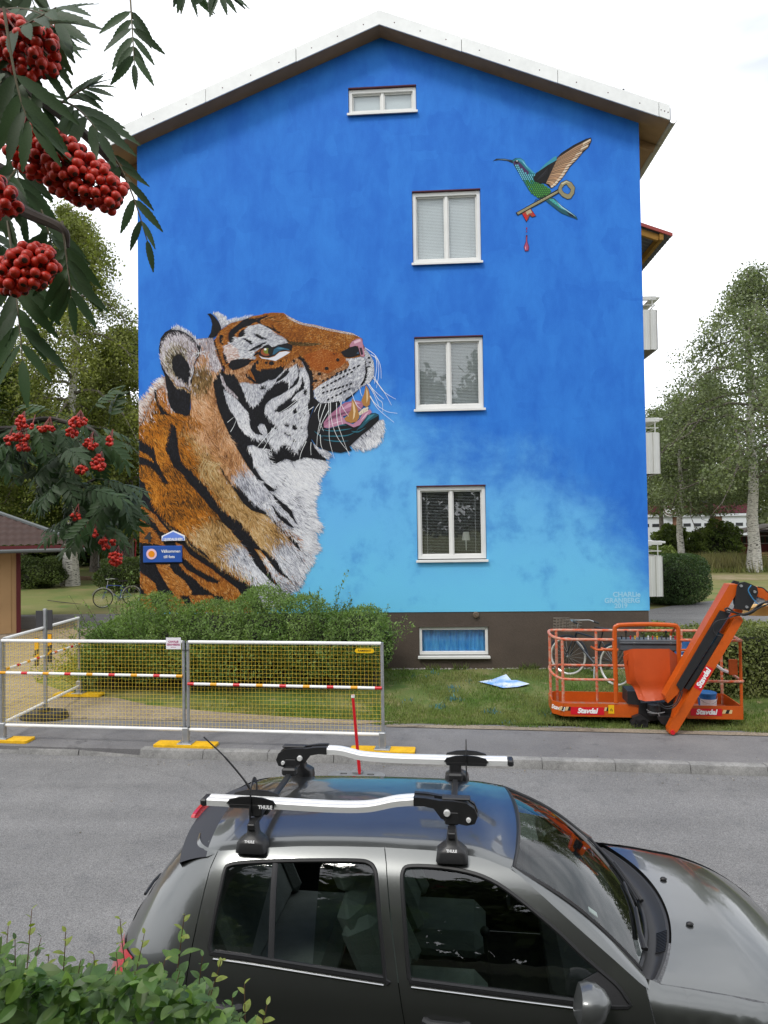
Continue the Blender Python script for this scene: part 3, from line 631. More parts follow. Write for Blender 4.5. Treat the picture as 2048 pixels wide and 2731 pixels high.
# black of the lower left
Lr(K_, 60, 5, TC((30, 225), (110, 300), (160, 430), (240, 580), (320, 680), (440, 790), (560, 870), (640, 960), (760, 1060), (880, 1180), (1000, 1280), (1150, 1360), (1300, 1440), (1370, 1460), (1460, 1660), (30, 1700)))
Lr(K_, 70, 5, TB((30, 1522), (130, 1560), (222, 1630), (252, 1775)), TC((278, 90), (336, 200), (390, 312), (296, 278), (240, 158), (160, 92), (50, 74), (30, 70)))
Lr(OB, 40, 7, TB((30, 1655), (150, 1710), (232, 1795), (30, 1720)))
Lr(OR, 55, 7, TC((30, 520), (140, 600), (240, 660), (290, 740), (385, 850), (380, 880), (280, 850), (240, 760), (160, 690), (30, 635)))
Lr(OR, 20, 7, TC((30, 680), (130, 760), (200, 830), (270, 920), (355, 1032), (200, 1000), (30, 985)))
Lr(OR, 60, 7, TC((30, 1320), (150, 1390), (230, 1460), (265, 1570), (200, 1640), (110, 1570), (30, 1440)))
Lr(OR, 40, 7, TC((240, 1240), (390, 1240), (440, 1330), (560, 1420), (660, 1550), (620, 1680), (470, 1620), (370, 1480), (290, 1350)))
Lr(OR, 65, 7, TC((460, 975), (560, 1020), (640, 1130), (760, 1210), (900, 1300), (1040, 1410), (1200, 1530), (1270, 1640), (1000, 1640), (880, 1560), (760, 1480), (690, 1400), (590, 1340), (510, 1240), (545, 1225), (600, 1300), (700, 1355), (850, 1440), (960, 1465), (995, 1420), (830, 1355), (700, 1275), (600, 1185), (545, 1150)))
Lr(BR, 60, 6, TC((300, 700), (360, 760), (460, 850), (600, 940), (640, 1020), (760, 1100), (900, 1210), (860, 1200), (720, 1110), (600, 1010), (560, 940), (400, 830)))
Lr(K_, 60, 5, TC((30, 1600), (1420, 1600), (1560, 1800), (30, 1800)))
for q in ((30, 150), (330, 520), (620, 900), (1010, 1260)): Lr(OR, 60, 7, TC((q[0], 1600), (q[1], 1600), (q[1]+130, 1800), (q[0]+90, 1800)))
# tan and white of the lower ruff
Lr(TN, 62, 15, TC((600, 870), (760, 780), (880, 700), (1000, 745), (1090, 825), (1170, 925), (1270, 1035), (1390, 1215), (1560, 1390), (1659, 1490), (1659, 1650), (1450, 1640), (1370, 1450), (1290, 1425), (1150, 1345), (1000, 1265), (880, 1165), (760, 1045), (660, 960)))
Lr(WS, 58, 15, TC((1000, 1060), (1150, 1020), (1270, 1035), (1390, 1215), (1560, 1390)), TD((740, 1550), (810, 1590), (900, 1680), (870, 1800), (600, 1800), (500, 1545)), TC((1350, 1440), (1250, 1340), (1100, 1230)))
# mid strip between the two stripe systems
Lr(TN, 60, 16, TB((485, 1475), (595, 1430), (760, 1620), (950, 1834)), TD((200, 330), (260, 420), (380, 600), (600, 740), (700, 790), (860, 960), (1010, 1130), (1080, 1210), (1190, 1200), (1180, 1290), (1100, 1400), (1060, 1500), (1040, 1570), (930, 1640), (870, 1660), (880, 1540), (960, 1530), (840, 1390), (760, 1260), (680, 1180), (560, 1100), (490, 1000), (430, 900), (350, 830), (230, 740), (120, 650), (0, 540)), TC((860, 370), (790, 290), (700, 200), (590, 90), (530, 0)), TB((500, 1640)))
Lr(OB, 62, 13, TB((485, 1475), (560, 1470), (640, 1590), (720, 1720), (740, 1834)), TC((760, 210), (900, 370), (1020, 500), (960, 560), (860, 380), (700, 205), (590, 95), (530, 0)), TB((500, 1640)))
Lr(WS, 55, 16, TD((740, 1090), (860, 1050), (930, 1060), (1010, 1130), (1080, 1210), (1190, 1200), (1180, 1290), (1100, 1400), (1060, 1500), (1040, 1570), (930, 1640), (870, 1660), (900, 1560), (960, 1530), (840, 1390), (760, 1260), (700, 1190)))
# big diagonal stripe and its forks
Lr(K_, 55, 6, TB((400, 1330), (470, 1370), (490, 1480), (500, 1640), (555, 1820)), TC((590, 95), (700, 205), (790, 295), (860, 375), (920, 475), (1000, 575), (1110, 665), (1220, 745), (1300, 825), (1370, 925), (1430, 1010)), TD((560, 1100), (680, 1180), (760, 1260), (840, 1390), (960, 1530), (880, 1480), (790, 1420), (720, 1330), (640, 1230), (580, 1160), (515, 1150), (560, 1220), (640, 1330), (700, 1430), (760, 1520), (810, 1590), (740, 1550), (640, 1450), (560, 1370), (480, 1270)), TC((1340, 1130), (1270, 1030), (1170, 920), (1090, 820), (1000, 740), (960, 660), (870, 580), (800, 480), (720, 400), (640, 310), (540, 180), (440, 100), (400, 0)), TB((345, 1640), (380, 1480)))
Lr(TN, 55, 9, TD((515, 1150), (560, 1165), (640, 1240), (660, 1300), (610, 1290), (560, 1215)))
Lr(WS, 55, 13, TD((590, 1230), (640, 1240), (720, 1340), (800, 1430), (880, 1500), (960, 1600), (930, 1640), (880, 1700), (800, 1590), (720, 1450), (650, 1330)))
# ruff running down behind the cheek
Lr(PE, 70, 16, TB((700, 370), (790, 360), (910, 350), (930, 450), (975, 560), (1010, 700), (950, 770), (910, 850), (925, 1000), (975, 1190), (1050, 1370), (1120, 1530), (1220, 1690), (1310, 1834)), TD((540, 330), (640, 430), (720, 500), (720, 620), (760, 740), (800, 850), (740, 800), (620, 690), (500, 610), (400, 480), (260, 390), (200, 300), (77, 175)), TB((800, 1640), (700, 1550), (595, 1420), (600, 1260), (650, 1230), (650, 1000), (690, 680), (740, 560)))
Lr(TN, 58, 14, TB((595, 1425), (660, 1480), (760, 1600), (880, 1720), (980, 1834)), TD((200, 330), (320, 520), (200, 480), (0, 300)), TB((760, 1834), (680, 1640), (600, 1520)))
Lr(BR, 75, 10, TB((700, 690), (780, 640), (860, 690), (905, 800), (885, 930), (800, 1020), (700, 1010), (660, 950), (660, 860)))
Lr(GL, 80, 11, TB((700, 370), (790, 360), (910, 350), (940, 480), (980, 560), (1005, 700), (940, 760), (880, 700), (840, 560), (760, 480)))
Lr(OB, 75, 12, TB((610, 1260), (690, 1250), (740, 1330), (700, 1440), (620, 1420)))
Lr(WS, 62, 14, TD((230, 330), (330, 260), (437, 200), (540, 330), (640, 430), (720, 500), (720, 620), (760, 740), (800, 850), (740, 800), (620, 690), (500, 610), (400, 480)))
# thin neck stripes
Lr(K_, 55, 5, TD((60, 120), (140, 210), (200, 300), (250, 370), (330, 420), (400, 480), (500, 610), (620, 690), (740, 800), (800, 870), (870, 960), (940, 1010), (1010, 1060), (1075, 1200), (1000, 1130), (900, 1020), (830, 930), (700, 790), (600, 740), (480, 700), (380, 610), (310, 500), (240, 400), (150, 280)))
# throat and chest
Lr(WH, 35, 17, TD((480, -20), (660, -20), (700, 130), (760, 165), (880, 100), (980, 130), (1100, 80), (1350, 120), (1340, 200), (1270, 280), (1230, 380), (1240, 470), (1180, 560), (1200, 650), (1210, 760), (1270, 860), (1270, 920), (1210, 960), (1230, 1060), (1260, 1150), (1190, 1200), (1080, 1210), (1040, 1080), (980, 990), (860, 930), (800, 850), (1020, 880), (980, 790), (720, 500), (640, 430), (600, 330), (540, 240), (500, 120)))
Lr(WS, 40, 15, TD((760, 500), (900, 420), (1000, 500), (1060, 640), (1100, 800), (1040, 880), (960, 720), (840, 600)), d=.8)
Lr(K_, 50, 5, TD((600, 330), (660, 395), (720, 430), (780, 415), (830, 370), (885, 325), (860, 380), (790, 445), (740, 485), (690, 475), (640, 430)))
Lr(K_, 55, 5, TD((720, 500), (800, 580), (880, 640), (950, 700), (980, 790), (1025, 880), (940, 790), (840, 700), (760, 600)))
Lr(K_, 55, 5, TD((700, 620), (800, 720), (880, 790), (950, 870), (985, 915), (890, 870), (790, 780), (740, 700)))
Lr(WS, 50, 12, TD((730, 560), (800, 640), (900, 730), (990, 850), (1010, 900), (940, 850), (850, 760), (750, 680)))
# --- head: orange mask
Lr(OR, 155, 7, TB((915, 400), (1000, 262), (1060, 225), (1150, 165), (1300, 112), (1480, 85)), TA((100, 75), (200, 60), (330, 65), (400, 110), (480, 150), (560, 185), (700, 205), (850, 245), (1000, 275), (1130, 300), (1215, 345), (1250, 365), (1255, 420), (1275, 460), (1290, 560), (1100, 700), (680, 960), (560, 800), (200, 900)), TB((1300, 1000), (1060, 800), (960, 560)))
# black ground of the cheek, stripes are what the white leaves uncovered
Lr(K_, 95, 5, TB((950, 770), (1010, 700), (1050, 770), (1160, 770), (1397, 640)), TA((200, 700), (480, 620), (520, 560), (620, 660), (680, 800), (680, 960), (700, 1100), (640, 1280), (620, 1400), (660, 1550), (720, 1640), (830, 1770)), TD((1350, 122), (1100, 85), (980, 132), (880, 102), (760, 165), (700, 132), (660, -20), (480, -20), (500, 120), (540, 240), (625, 370), (540, 332), (437, 175)), TB((1220, 1690), (1120, 1530), (1050, 1370), (975, 1190), (925, 1000), (910, 850)))
Lr(GL, 85, 10, TB((985, 760), (1020, 800), (1060, 900), (1160, 1000), (1215, 1065), (1150, 1030), (1060, 960), (1015, 880)))
Lr(WH, 78, 13, TB((1032, 950), (1100, 1000), (1180, 1060), (1240, 1130), (1310, 1210), (1335, 1300), (1340, 1400), (1400, 1470), (1500, 1490), (1520, 1535), (1440, 1530), (1350, 1510), (1280, 1470), (1220, 1400), (1180, 1300), (1110, 1200), (1065, 1090)))
Lr(WH, 80, 12, TB((1310, 1610), (1380, 1600), (1450, 1640), (1530, 1680), (1560, 1760), (1575, 1840), (1380, 1840), (1370, 1720)))
Lr(PE, 80, 9, TB((1050, 690), (1160, 720), (1290, 660), (1390, 640), (1330, 740), (1320, 820), (1390, 880), (1470, 900), (1400, 1000), (1260, 960), (1220, 880), (1160, 775), (1050, 770)))
Lr(WH, 95, 12, TB((1215, 870), (1290, 870), (1390, 890), (1470, 890), (1560, 840), (1640, 860), (1600, 920), (1540, 960), (1480, 1050), (1425, 1130), (1370, 1160), (1310, 1090), (1265, 980)))
Lr(WH, 108, 14, TA((380, 620), (470, 580), (560, 640), (620, 740), (655, 850), (640, 950), (640, 1060), (610, 1140), (640, 1250), (610, 1400), (620, 1500), (560, 1580), (480, 1670), (400, 1600), (340, 1560), (260, 1650), (200, 1600), (150, 1500), (200, 1400), (280, 1430), (250, 1370), (170, 1300), (110, 1200), (130, 1120), (200, 1060), (300, 1020), (400, 950), (400, 860), (330, 840), (250, 880), (100, 940), (80, 880), (240, 830), (330, 740)))
Lr(PE, 100, 9, TA((380, 600), (470, 575), (540, 620), (580, 700), (520, 700), (490, 650), (400, 700), (330, 720)))
for p in (TA((405, 690), (345, 740), (265, 825), (240, 875), (300, 845), (360, 800), (400, 750)), TA((475, 650), (505, 720), (505, 800), (450, 870), (385, 960), (430, 940), (500, 880), (525, 820), (522, 740), (500, 670)), TA((545, 770), (585, 850), (580, 940), (500, 990), (430, 1070), (400, 1110), (300, 1175), (235, 1215), (225, 1185), (330, 1100), (420, 1040), (480, 960), (545, 890)), TA((225, 1205), (330, 1150), (430, 1080), (535, 1050), (460, 1125), (400, 1170), (300, 1222)), TA((585, 940), (615, 960), (605, 1030), (560, 1000))):
    Lr(K_, 110, 5, p)
Lr(K_, 95, 5, TA((510, 545), (560, 580), (620, 660), (672, 760), (690, 860), (640, 965), (640, 860), (622, 780), (585, 700)))
Lr(WH, 75, 9, TA((30, 1390), (60, 1352), (110, 1358), (135, 1420), (150, 1500), (175, 1560), (210, 1605), (120, 1510), (90, 1480), (60, 1450)))
def ell(T, cx, cy, rx, ry, n=12, rot=0): return T(*[(cx+rx*math.cos(a)*math.cos(rot)-ry*math.sin(a)*math.sin(rot), cy+rx*math.cos(a)*math.sin(rot)+ry*math.sin(a)*math.cos(rot)) for a in np.linspace(0, 2*PI, n, endpoint=False)])
for q in ((470, 1205, 26, 38, 0), (372, 1365, 34, 22, .5), (468, 1390, 34, 34, 0), (378, 1470, 52, 18, .5), (460, 1552, 26, 18, .2), (545, 1395, 18, 14, 0), (580, 1240, 14, 20, 0), (520, 1290, 16, 12, 0)): Lr(K_, 110, 4, ell(TA, q[0], q[1], q[2], q[3], 12, q[4]))
# brow
Lr(WH, 165, 11, TB((1275, 270), (1320, 220), (1400, 200), (1480, 190), (1540, 220), (1600, 270), (1659, 310)), TA((340, 350), (392, 405), (370, 422), (250, 450), (190, 465), (150, 440), (60, 480), (0, 525), (20, 590)), TB((1400, 605), (1300, 592), (1200, 605), (1100, 650), (1060, 565), (1040, 470), (1090, 430), (1140, 330), (1200, 350), (1290, 330)))
Lr(PI_, 170, 10, TB((1035, 450), (1120, 430), (1200, 480), (1230, 560), (1200, 612), (1100, 652), (1060, 565)))
for p in (TB((1290, 120), (1400, 130), (1440, 150), (1340, 210), (1280, 232), (1220, 262), (1172, 312), (1152, 362), (1150, 405), (1118, 422), (1088, 370), (1090, 310), (1120, 260), (1200, 200)), TB((1262, 250), (1292, 272), (1282, 332), (1240, 347), (1202, 340), (1212, 300)), TB((1010, 300), (1032, 340), (1022, 380), (1032, 440), (990, 410), (984, 350)), TB((1255, 358), (1330, 368), (1382, 420), (1370, 442), (1310, 402)), TB((1378, 305), (1440, 310), (1520, 358), (1562, 377), (1480, 372), (1420, 342)), TB((1308, 522), (1380, 468), (1480, 418), (1562, 388), (1500, 442), (1430, 482)), TB((1378, 562), (1430, 508), (1442, 530), (1400, 572)), TB((912, 400), (930, 368), (952, 440), (987, 520), (1012, 620), (1052, 700), (1040, 742), (1000, 640), (968, 540), (938, 470)), TB((1028, 508), (1052, 530), (1087, 650), (1065, 662), (1030, 580)), TB((1083, 682), (1120, 620), (1200, 600), (1300, 598), (1392, 608), (1310, 672), (1220, 712), (1140, 732)), TB((1400, 130), (1500, 108), (1545, 88), (1562, 100), (1450, 152)), TA((0, 160), (130, 98), (62, 160), (100, 200), (200, 238), (330, 302), (280, 302), (180, 252), (90, 202), (40, 182)), TA((182, 182), (242, 250), (292, 302), (228, 270))): Lr(K_, 150, 4, p)
for p in (TA((80, 152), (160, 115), (290, 104), (180, 128)), TA((200, 148), (280, 164), (352, 148), (280, 178)), TA((340, 330), (420, 395), (560, 405), (700, 410), (800, 425), (700, 445), (560, 452), (430, 440), (380, 400))): Lr(BR, 160, 5, p)
# eye
Lr(OR, 95, 8, TA((5, 640), (60, 600), (150, 620), (250, 640), (330, 600), (420, 560), (480, 575), (400, 640), (330, 690), (240, 712), (150, 720), (60, 730), (15, 720)))
Lr(K_, 80, 5, TA((38, 745), (100, 708), (200, 708), (300, 680), (332, 690), (312, 750), (250, 802), (160, 842), (90, 805)))
Lr(K_, 80, 5, TB((1388, 660), (1412, 640), (1402, 740), (1422, 800), (1478, 872), (1440, 862), (1380, 792), (1338, 720)))
Lr(OR, 70, 5, TB((1310, 742), (1340, 722), (1382, 800), (1402, 852), (1340, 802)))
Lr(K_, 70, 4, TB((1288, 760), (1322, 800), (1392, 862), (1330, 842), (1294, 802)))
Lr(K_, 70, 4, TB((1448, 932), (1480, 908), (1538, 914), (1520, 947), (1460, 957)))
for q in ((130, 640, 20, 18), (195, 650, 34, 22), (365, 615, 10, 16), (455, 622, 16, 22), (30, 640, 16, 22)): Lr(K_, 90, 3, ell(TA, *q))
FLAT = []
def Fl(h, *pts):
    q = []
    for p in pts: q += p
    FLAT.append((h, q))
Fl('#141418', TA((38, 545), (68, 490), (110, 448), (160, 432), (205, 468), (280, 438), (380, 415), (440, 445), (430, 505), (380, 502), (290, 512), (230, 562), (170, 580), (90, 574), (66, 562)))
Fl('#8f4a2a', ell(TA, 130, 522, 62, 46)); Fl('#727b2c', ell(TA, 140, 508, 40, 34)); Fl('#1b1c16', ell(TA, 178, 512, 26, 44)); Fl('#e6e6e2', ell(TA, 122, 490, 15, 13))
Fl('#2c5a72', TA((222, 490), (270, 458), (320, 468), (400, 488), (402, 506), (330, 494), (280, 510), (230, 550), (205, 552))); Fl('#4d86a0', TA((250, 480), (300, 470), (350, 482), (300, 484)))
Fl('#d9d9e0', TA((48, 562), (90, 584), (160, 592), (230, 572), (290, 522), (360, 512), (412, 522), (370, 552), (300, 592), (240, 626), (150, 606), (80, 596)))
# nose ridge light, muzzle
Lr(LW, 175, 4, TA((330, 62), (400, 108), (480, 148), (560, 183), (700, 203), (850, 243), (1000, 273), (1130, 298), (1218, 345), (1150, 325), (1000, 300), (850, 270), (700, 232), (580, 212), (480, 180), (400, 135)))
RD = ('#9a4e16', ['#7a3a10', '#a3551a', '#b6651f', '#c27634', '#cc8a4c'])
Lr(RD, 150, 5, TA((560, 560), (800, 480), (1000, 540), (1090, 640), (1000, 730), (850, 800), (720, 850), (665, 720)))
Lr(PE, 140, 6, TA((660, 720), (850, 770), (1000, 690), (1060, 640), (1090, 700), (960, 770), (850, 840), (760, 900), (690, 960), (690, 850)))
Lr(WH, 128, 10, TA((690, 960), (760, 900), (860, 840), (960, 770), (1080, 710), (1110, 640), (1060, 595), (1150, 590), (1240, 570), (1290, 600), (1275, 470), (1330, 535), (1380, 620), (1392, 720), (1385, 810), (1340, 870), (1290, 900), (1240, 918), (1180, 980), (1120, 1035), (1060, 1075), (980, 1095), (860, 1112), (760, 1115), (700, 1040)))
Fl('#131317', TA((640, 1290), (690, 1160), (660, 1040), (700, 1060), (760, 1118), (860, 1112), (985, 1090), (1010, 1110), (950, 1180), (850, 1270), (800, 1380), (830, 1415), (900, 1405), (1050, 1352), (1160, 1402), (1250, 1330), (1330, 1240), (1400, 1228), (1442, 1250), (1444, 1312), (1350, 1402), (1250, 1482), (1150, 1572), (1100, 1622), (1130, 1662), (1000, 1692), (850, 1672), (720, 1622), (650, 1522), (618, 1402)))
Lr(K_, 130, 3, TA((1283, 600), (1312, 700), (1312, 790), (1292, 862), (1240, 918), (1228, 902), (1270, 830), (1288, 760), (1282, 680)))
Fl('#15151a', TA((1050, 1100), (1060, 1062), (1110, 1030), (1200, 962), (1238, 918), (1205, 958), (1120, 1045)))
Fl('#b47f92', TA((1103, 440), (1130, 400), (1180, 370), (1237, 360), (1252, 400), (1262, 460), (1277, 540), (1272, 582), (1230, 562), (1215, 500), (1200, 452), (1150, 452), (1108, 472))); Fl('#d9b4c0', TA((1150, 400), (1220, 370), (1235, 395), (1160, 425)))
Fl('#141419', TA((1000, 520), (1050, 498), (1100, 468), (1170, 448), (1207, 470), (1222, 552), (1150, 577), (1090, 587), (1040, 572))); Fl('#37526a', TA((1180, 540), (1205, 515), (1212, 545))); Fl('#3a2a34', TA((1215, 470), (1245, 470), (1262, 550), (1235, 555)))
for q in ((835, 712, 24, 20), (752, 776, 22, 20), (965, 612, 20, 20), (925, 545, 7, 7), (945, 540, 5, 5), (912, 540, 6, 5), (710, 855, 22, 16)): Fl('#1c1412', ell(TA, *q))
for q in ((1328, 588, 16, 12), (1338, 640, 18, 9), (1328, 692, 20, 8)): Fl('#2a2a30', ell(TA, *q))
for (x0, y0, x1, y1, n) in ((770, 865, 1230, 672, 9), (775, 945, 1150, 742, 8), (775, 1000, 1140, 885, 8), (830, 1085, 1120, 940, 6), (930, 775, 1080, 720, 3)):
    for i in range(n):
        t_ = (i+.5)/n; Fl('#1d1d22', ell(TA, x0+(x1-x0)*t_, y0+(y1-y0)*t_, 20+4*math.sin(i*5), 10, 8, -.55))
# mouth
Fl('#a26a86', TA((945, 1190), (1000, 1140), (1050, 1108), (1180, 1083), (1250, 1100), (1262, 1150), (1225, 1200), (1150, 1232), (1050, 1262), (940, 1292), (870, 1335), (805, 1402), (800, 1340), (860, 1260))); Fl('#c596ae', TA((1090, 1120), (1180, 1100), (1235, 1118), (1160, 1135), (1060, 1180), (1000, 1190))); Fl('#70445c', TA((820, 1345), (900, 1265), (1020, 1225), (1140, 1205), (1030, 1245), (900, 1300)))
Fl('#b5809a', TA((800, 1395), (900, 1312), (1020, 1268), (1060, 1332), (1140, 1362), (1220, 1302), (1260, 1222), (1340, 1188), (1362, 1222), (1290, 1282), (1220, 1372), (1150, 1398), (1060, 1352), (950, 1382), (850, 1408))); Fl('#d8b2c4', TA((860, 1370), (960, 1330), (1030, 1320), (940, 1350))); Fl('#d8b2c4', TA((1230, 1320), (1290, 1240), (1330, 1215), (1270, 1290)))
Fl('#1f5262', TA((1310, 1252), (1400, 1232), (1442, 1258), (1330, 1322), (1250, 1402), (1180, 1432), (1250, 1352))); Fl('#3f7f90', TA((1330, 1258), (1400, 1240), (1370, 1268), (1280, 1340)))
for pts in ([(770, 1420), (900, 1440), (1040, 1425), (1130, 1410)], [(760, 1495), (900, 1500), (1080, 1490), (1200, 1430)], [(800, 1540), (950, 1560), (1090, 1555)], [(690, 1440), (740, 1480), (790, 1510)], [(930, 1395), (1010, 1370), (1070, 1372)], [(1120, 1440), (1200, 1450), (1290, 1400)]):
    q = smooth_pts([(*p, 0) for p in pts], 4); n = len(q); Fl('#2b6a7c', TA(*[(p[0], p[1]-1-6*math.sin(PI*i/(n-1))) for i, p in enumerate(q)], *[(p[0], p[1]+1+6*math.sin(PI*(n-1-i)/(n-1))) for i, p in list(enumerate(q))[::-1]]))
Fl('#d8cdb8', TA((1205, 1232), (1235, 1200), (1262, 1178), (1320, 1158), (1318, 1205), (1262, 1232), (1220, 1262)))
for x, y in ((1225, 1225), (1255, 1205), (1282, 1190), (1308, 1172)): Fl('#7d6858', ell(TA, x+12, y+8, 2.5, 18, 8, .3))
Fl('#a8783f', TA((1130, 1053), (1165, 1110), (1200, 1190), (1217, 1282), (1182, 1332), (1120, 1347), (1060, 1327), (1038, 1292), (1080, 1262), (1120, 1192))); Fl('#dcbf94', TA((1135, 1085), (1160, 1140), (1172, 1210), (1160, 1280), (1140, 1310), (1148, 1220), (1140, 1150)))
Fl('#a8783f', TA((1290, 903), (1322, 950), (1342, 1040), (1337, 1132), (1302, 1162), (1263, 1142), (1238, 1087), (1270, 1010))); Fl('#d6b88c', TA((1296, 935), (1315, 985), (1318, 1060), (1300, 1120), (1298, 1040)))
Lr(WH, 62, 13, TA((1100, 1605), (1150, 1572), (1250, 1482), (1350, 1402), (1440, 1312), (1495, 1305), (1505, 1400), (1490, 1490), (1430, 1570), (1340, 1622), (1240, 1642), (1150, 1636)))
Lr(WH, 45, 10, TA((675, 1580), (750, 1645), (830, 1660), (880, 1700), (840, 1762), (780, 1722), (700, 1642)))
for q in ((1290, 1480, 26, 5, 1.0), (1340, 1440, 26, 5, 1.0), (1250, 1520, 24, 4, 1.0), (1380, 1400, 22, 4, 1.0)): Fl('#2a2a30', ell(TA, q[0], q[1], q[2], q[3], 8, q[4]))
# ears
Lr(K_, 80, 6, TB((280, 480), (300, 360), (350, 290), (440, 240), (500, 225), (560, 260), (650, 310), (700, 370), (770, 450), (740, 560), (690, 680), (660, 900), (650, 1000), (640, 1240), (600, 1262), (470, 1222), (400, 1150), (375, 1000), (350, 800), (310, 700)))
Lr(WH, 270, 8, TB((430, 262), (490, 222), (560, 252), (660, 312), (720, 382), (768, 442), (735, 442), (680, 362), (600, 302), (520, 266)))
Lr(GL, 250, 11, TB((300, 560), (320, 430), (390, 350), (500, 320), (600, 340), (680, 400), (740, 480), (720, 600), (680, 680), (640, 820), (660, 960), (640, 980), (590, 930), (500, 930), (430, 850), (360, 760), (310, 660)))
Lr(OL, 250, 10, TB((360, 560), (420, 470), (520, 440), (610, 480), (620, 580), (620, 700), (600, 900), (480, 840), (400, 780), (350, 680)))
Lr(K_, 80, 5, TB((450, 580), (510, 545), (560, 570), (620, 650), (652, 720), (642, 820), (630, 900), (640, 950), (560, 890), (480, 820), (440, 720), (430, 640)))
Lr(TN, 60, 6, TB((390, 800), (450, 850), (490, 920), (580, 930), (640, 985), (668, 940), (665, 1000), (620, 990), (560, 945), (480, 935), (440, 870)))
Lr(WH, 80, 7, TB((352, 930), (372, 940), (388, 1080), (420, 1170), (470, 1222), (420, 1190), (380, 1120)))
Lr(WH, 250, 8, TB((640, 830), (690, 690), (700, 660), (680, 780), (650, 850)))
Lr(WH, 300, 10, TB((900, 68), (950, 60), (1000, 90), (1060, 118), (1060, 150), (1100, 155), (1200, 132), (1300, 108), (1370, 106), (1250, 150), (1130, 182), (1060, 215), (1010, 252), (985, 180), (945, 110)))
Lr(K_, 110, 4, TB((846, 75), (882, 70), (932, 112), (978, 172), (1002, 230), (1002, 268), (950, 332), (900, 356), (853, 352), (885, 290), (900, 200), (885, 130)))

# --- rasterise the layers to know what shows where
RX0, RY0, RW, RH = 355, 815, 720, 900
def inpoly(poly, W_=RW, H_=RH):
    P = np.array(poly)-(RX0, RY0); x0, y0 = np.floor(P.min(0)).astype(int); x1, y1 = np.ceil(P.max(0)).astype(int)+1
    x0, y0 = max(x0, 0), max(y0, 0); x1, y1 = min(x1, W_), min(y1, H_)
    if x1 <= x0 or y1 <= y0: return None
    X, Y = np.meshgrid(np.arange(x0, x1)+.5, np.arange(y0, y1)+.5); c = np.zeros(X.shape, bool); j = len(P)-1
    for i in range(len(P)):
        (ax, ay), (bx, by) = P[i], P[j]
        if ay != by:
            k = ((ay > Y) != (by > Y)) & (X < (bx-ax)*(Y-ay)/(by-ay)+ax); c ^= k
        j = i
    return x0, y0, x1, y1, c
class Paint:
    def __init__(s): s.v = []; s.c = []; s.f = []; s.z = .003
    def poly(s, pts, col, dz=.00006, z=None):
        if z is None: s.z += dz; z = s.z
        o = len(s.v)
        for x, y in pts: s.v.append((x, y, z)); s.c.append(col)
        for t in tessellate_polygon([[Vector((x, y, 0)) for x, y in pts]]): s.f.append(tuple(i+o for i in t))
    def line(s, pts, w0, w1, col, z, taper=True):
        q = smooth_pts([(*p, 0) for p in pts], 7); n = len(q); o = len(s.v)
        for i, p in enumerate(q):
            a = q[min(i+1, n-1)]-q[max(i-1, 0)]; l = math.hypot(a[0], a[1]) or 1; t = i/(n-1); w_ = w0+(w1-w0)*t
            nx, ny = -a[1]/l*w_/2, a[0]/l*w_/2
            s.v += [(p[0]+nx, p[1]+ny, z), (p[0]-nx, p[1]-ny, z)]; s.c += [col, col]
        for i in range(n-1): s.f.append((o+2*i, o+2*i+1, o+2*i+3)); s.f.append((o+2*i, o+2*i+3, o+2*i+2))
    def build(s, name, parent):
        V = np.array(s.v); D = _f[None]+_r[None]*((V[:, 0:1]-1024)/FO)-_u[None]*((V[:, 1:2]-1365.5)/FO)
        P = CAMP[None]+D*(WY/D[:, 1:2]); P[:, 1] = WY-V[:, 2]; P -= np.array([APX, WY, BZ])
        keep = None
        xm = BX0-APX+.003; P[:, 0] = np.maximum(P[:, 0], xm)     # paint ends at the wall corner
        me = npmesh(name, P, s.f, m_paint); a = me.color_attributes.new('paint', 'FLOAT_COLOR', 'POINT')
        C_ = np.ones((len(V), 4), np.float32); C_[:, :3] = np.array(s.c); a.data.foreach_set('color', C_.ravel())
        o = bpy.data.objects.new(name, me); COL.objects.link(o); o.parent = parent; return o
def paintmat():
    M = bpy.data.materials.new('mural brush paint'); M.use_nodes = True; N = M.node_tree.nodes; b = N['Principled BSDF']
    a = N.new('ShaderNodeAttribute'); a.attribute_name = 'paint'; M.node_tree.links.new(a.outputs['Color'], b.inputs['Base Color'])
    b.inputs['Roughness'].default_value = .7; b.inputs['Specular IOR Level'].default_value = .25; return M
m_paint = paintmat()
lab = np.full((RH, RW), -1, int); PT = Paint()
for i, (pal, ang, ln, poly, d) in enumerate(LAY):
    PT.poly(poly, pc(pal[0])); r_ = inpoly(poly)
    if r_ is None: continue
    x0, y0, x1, y1, c = r_; lab[y0:y1, x0:x1][c] = i
flat_lab = np.zeros((RH, RW), bool)
NL = len(LAY)
for h, poly in FLAT:
    r_ = inpoly(poly)
    if r_ is not None: x0, y0, x1, y1, c = r_; flat_lab[y0:y1, x0:x1][c] = True
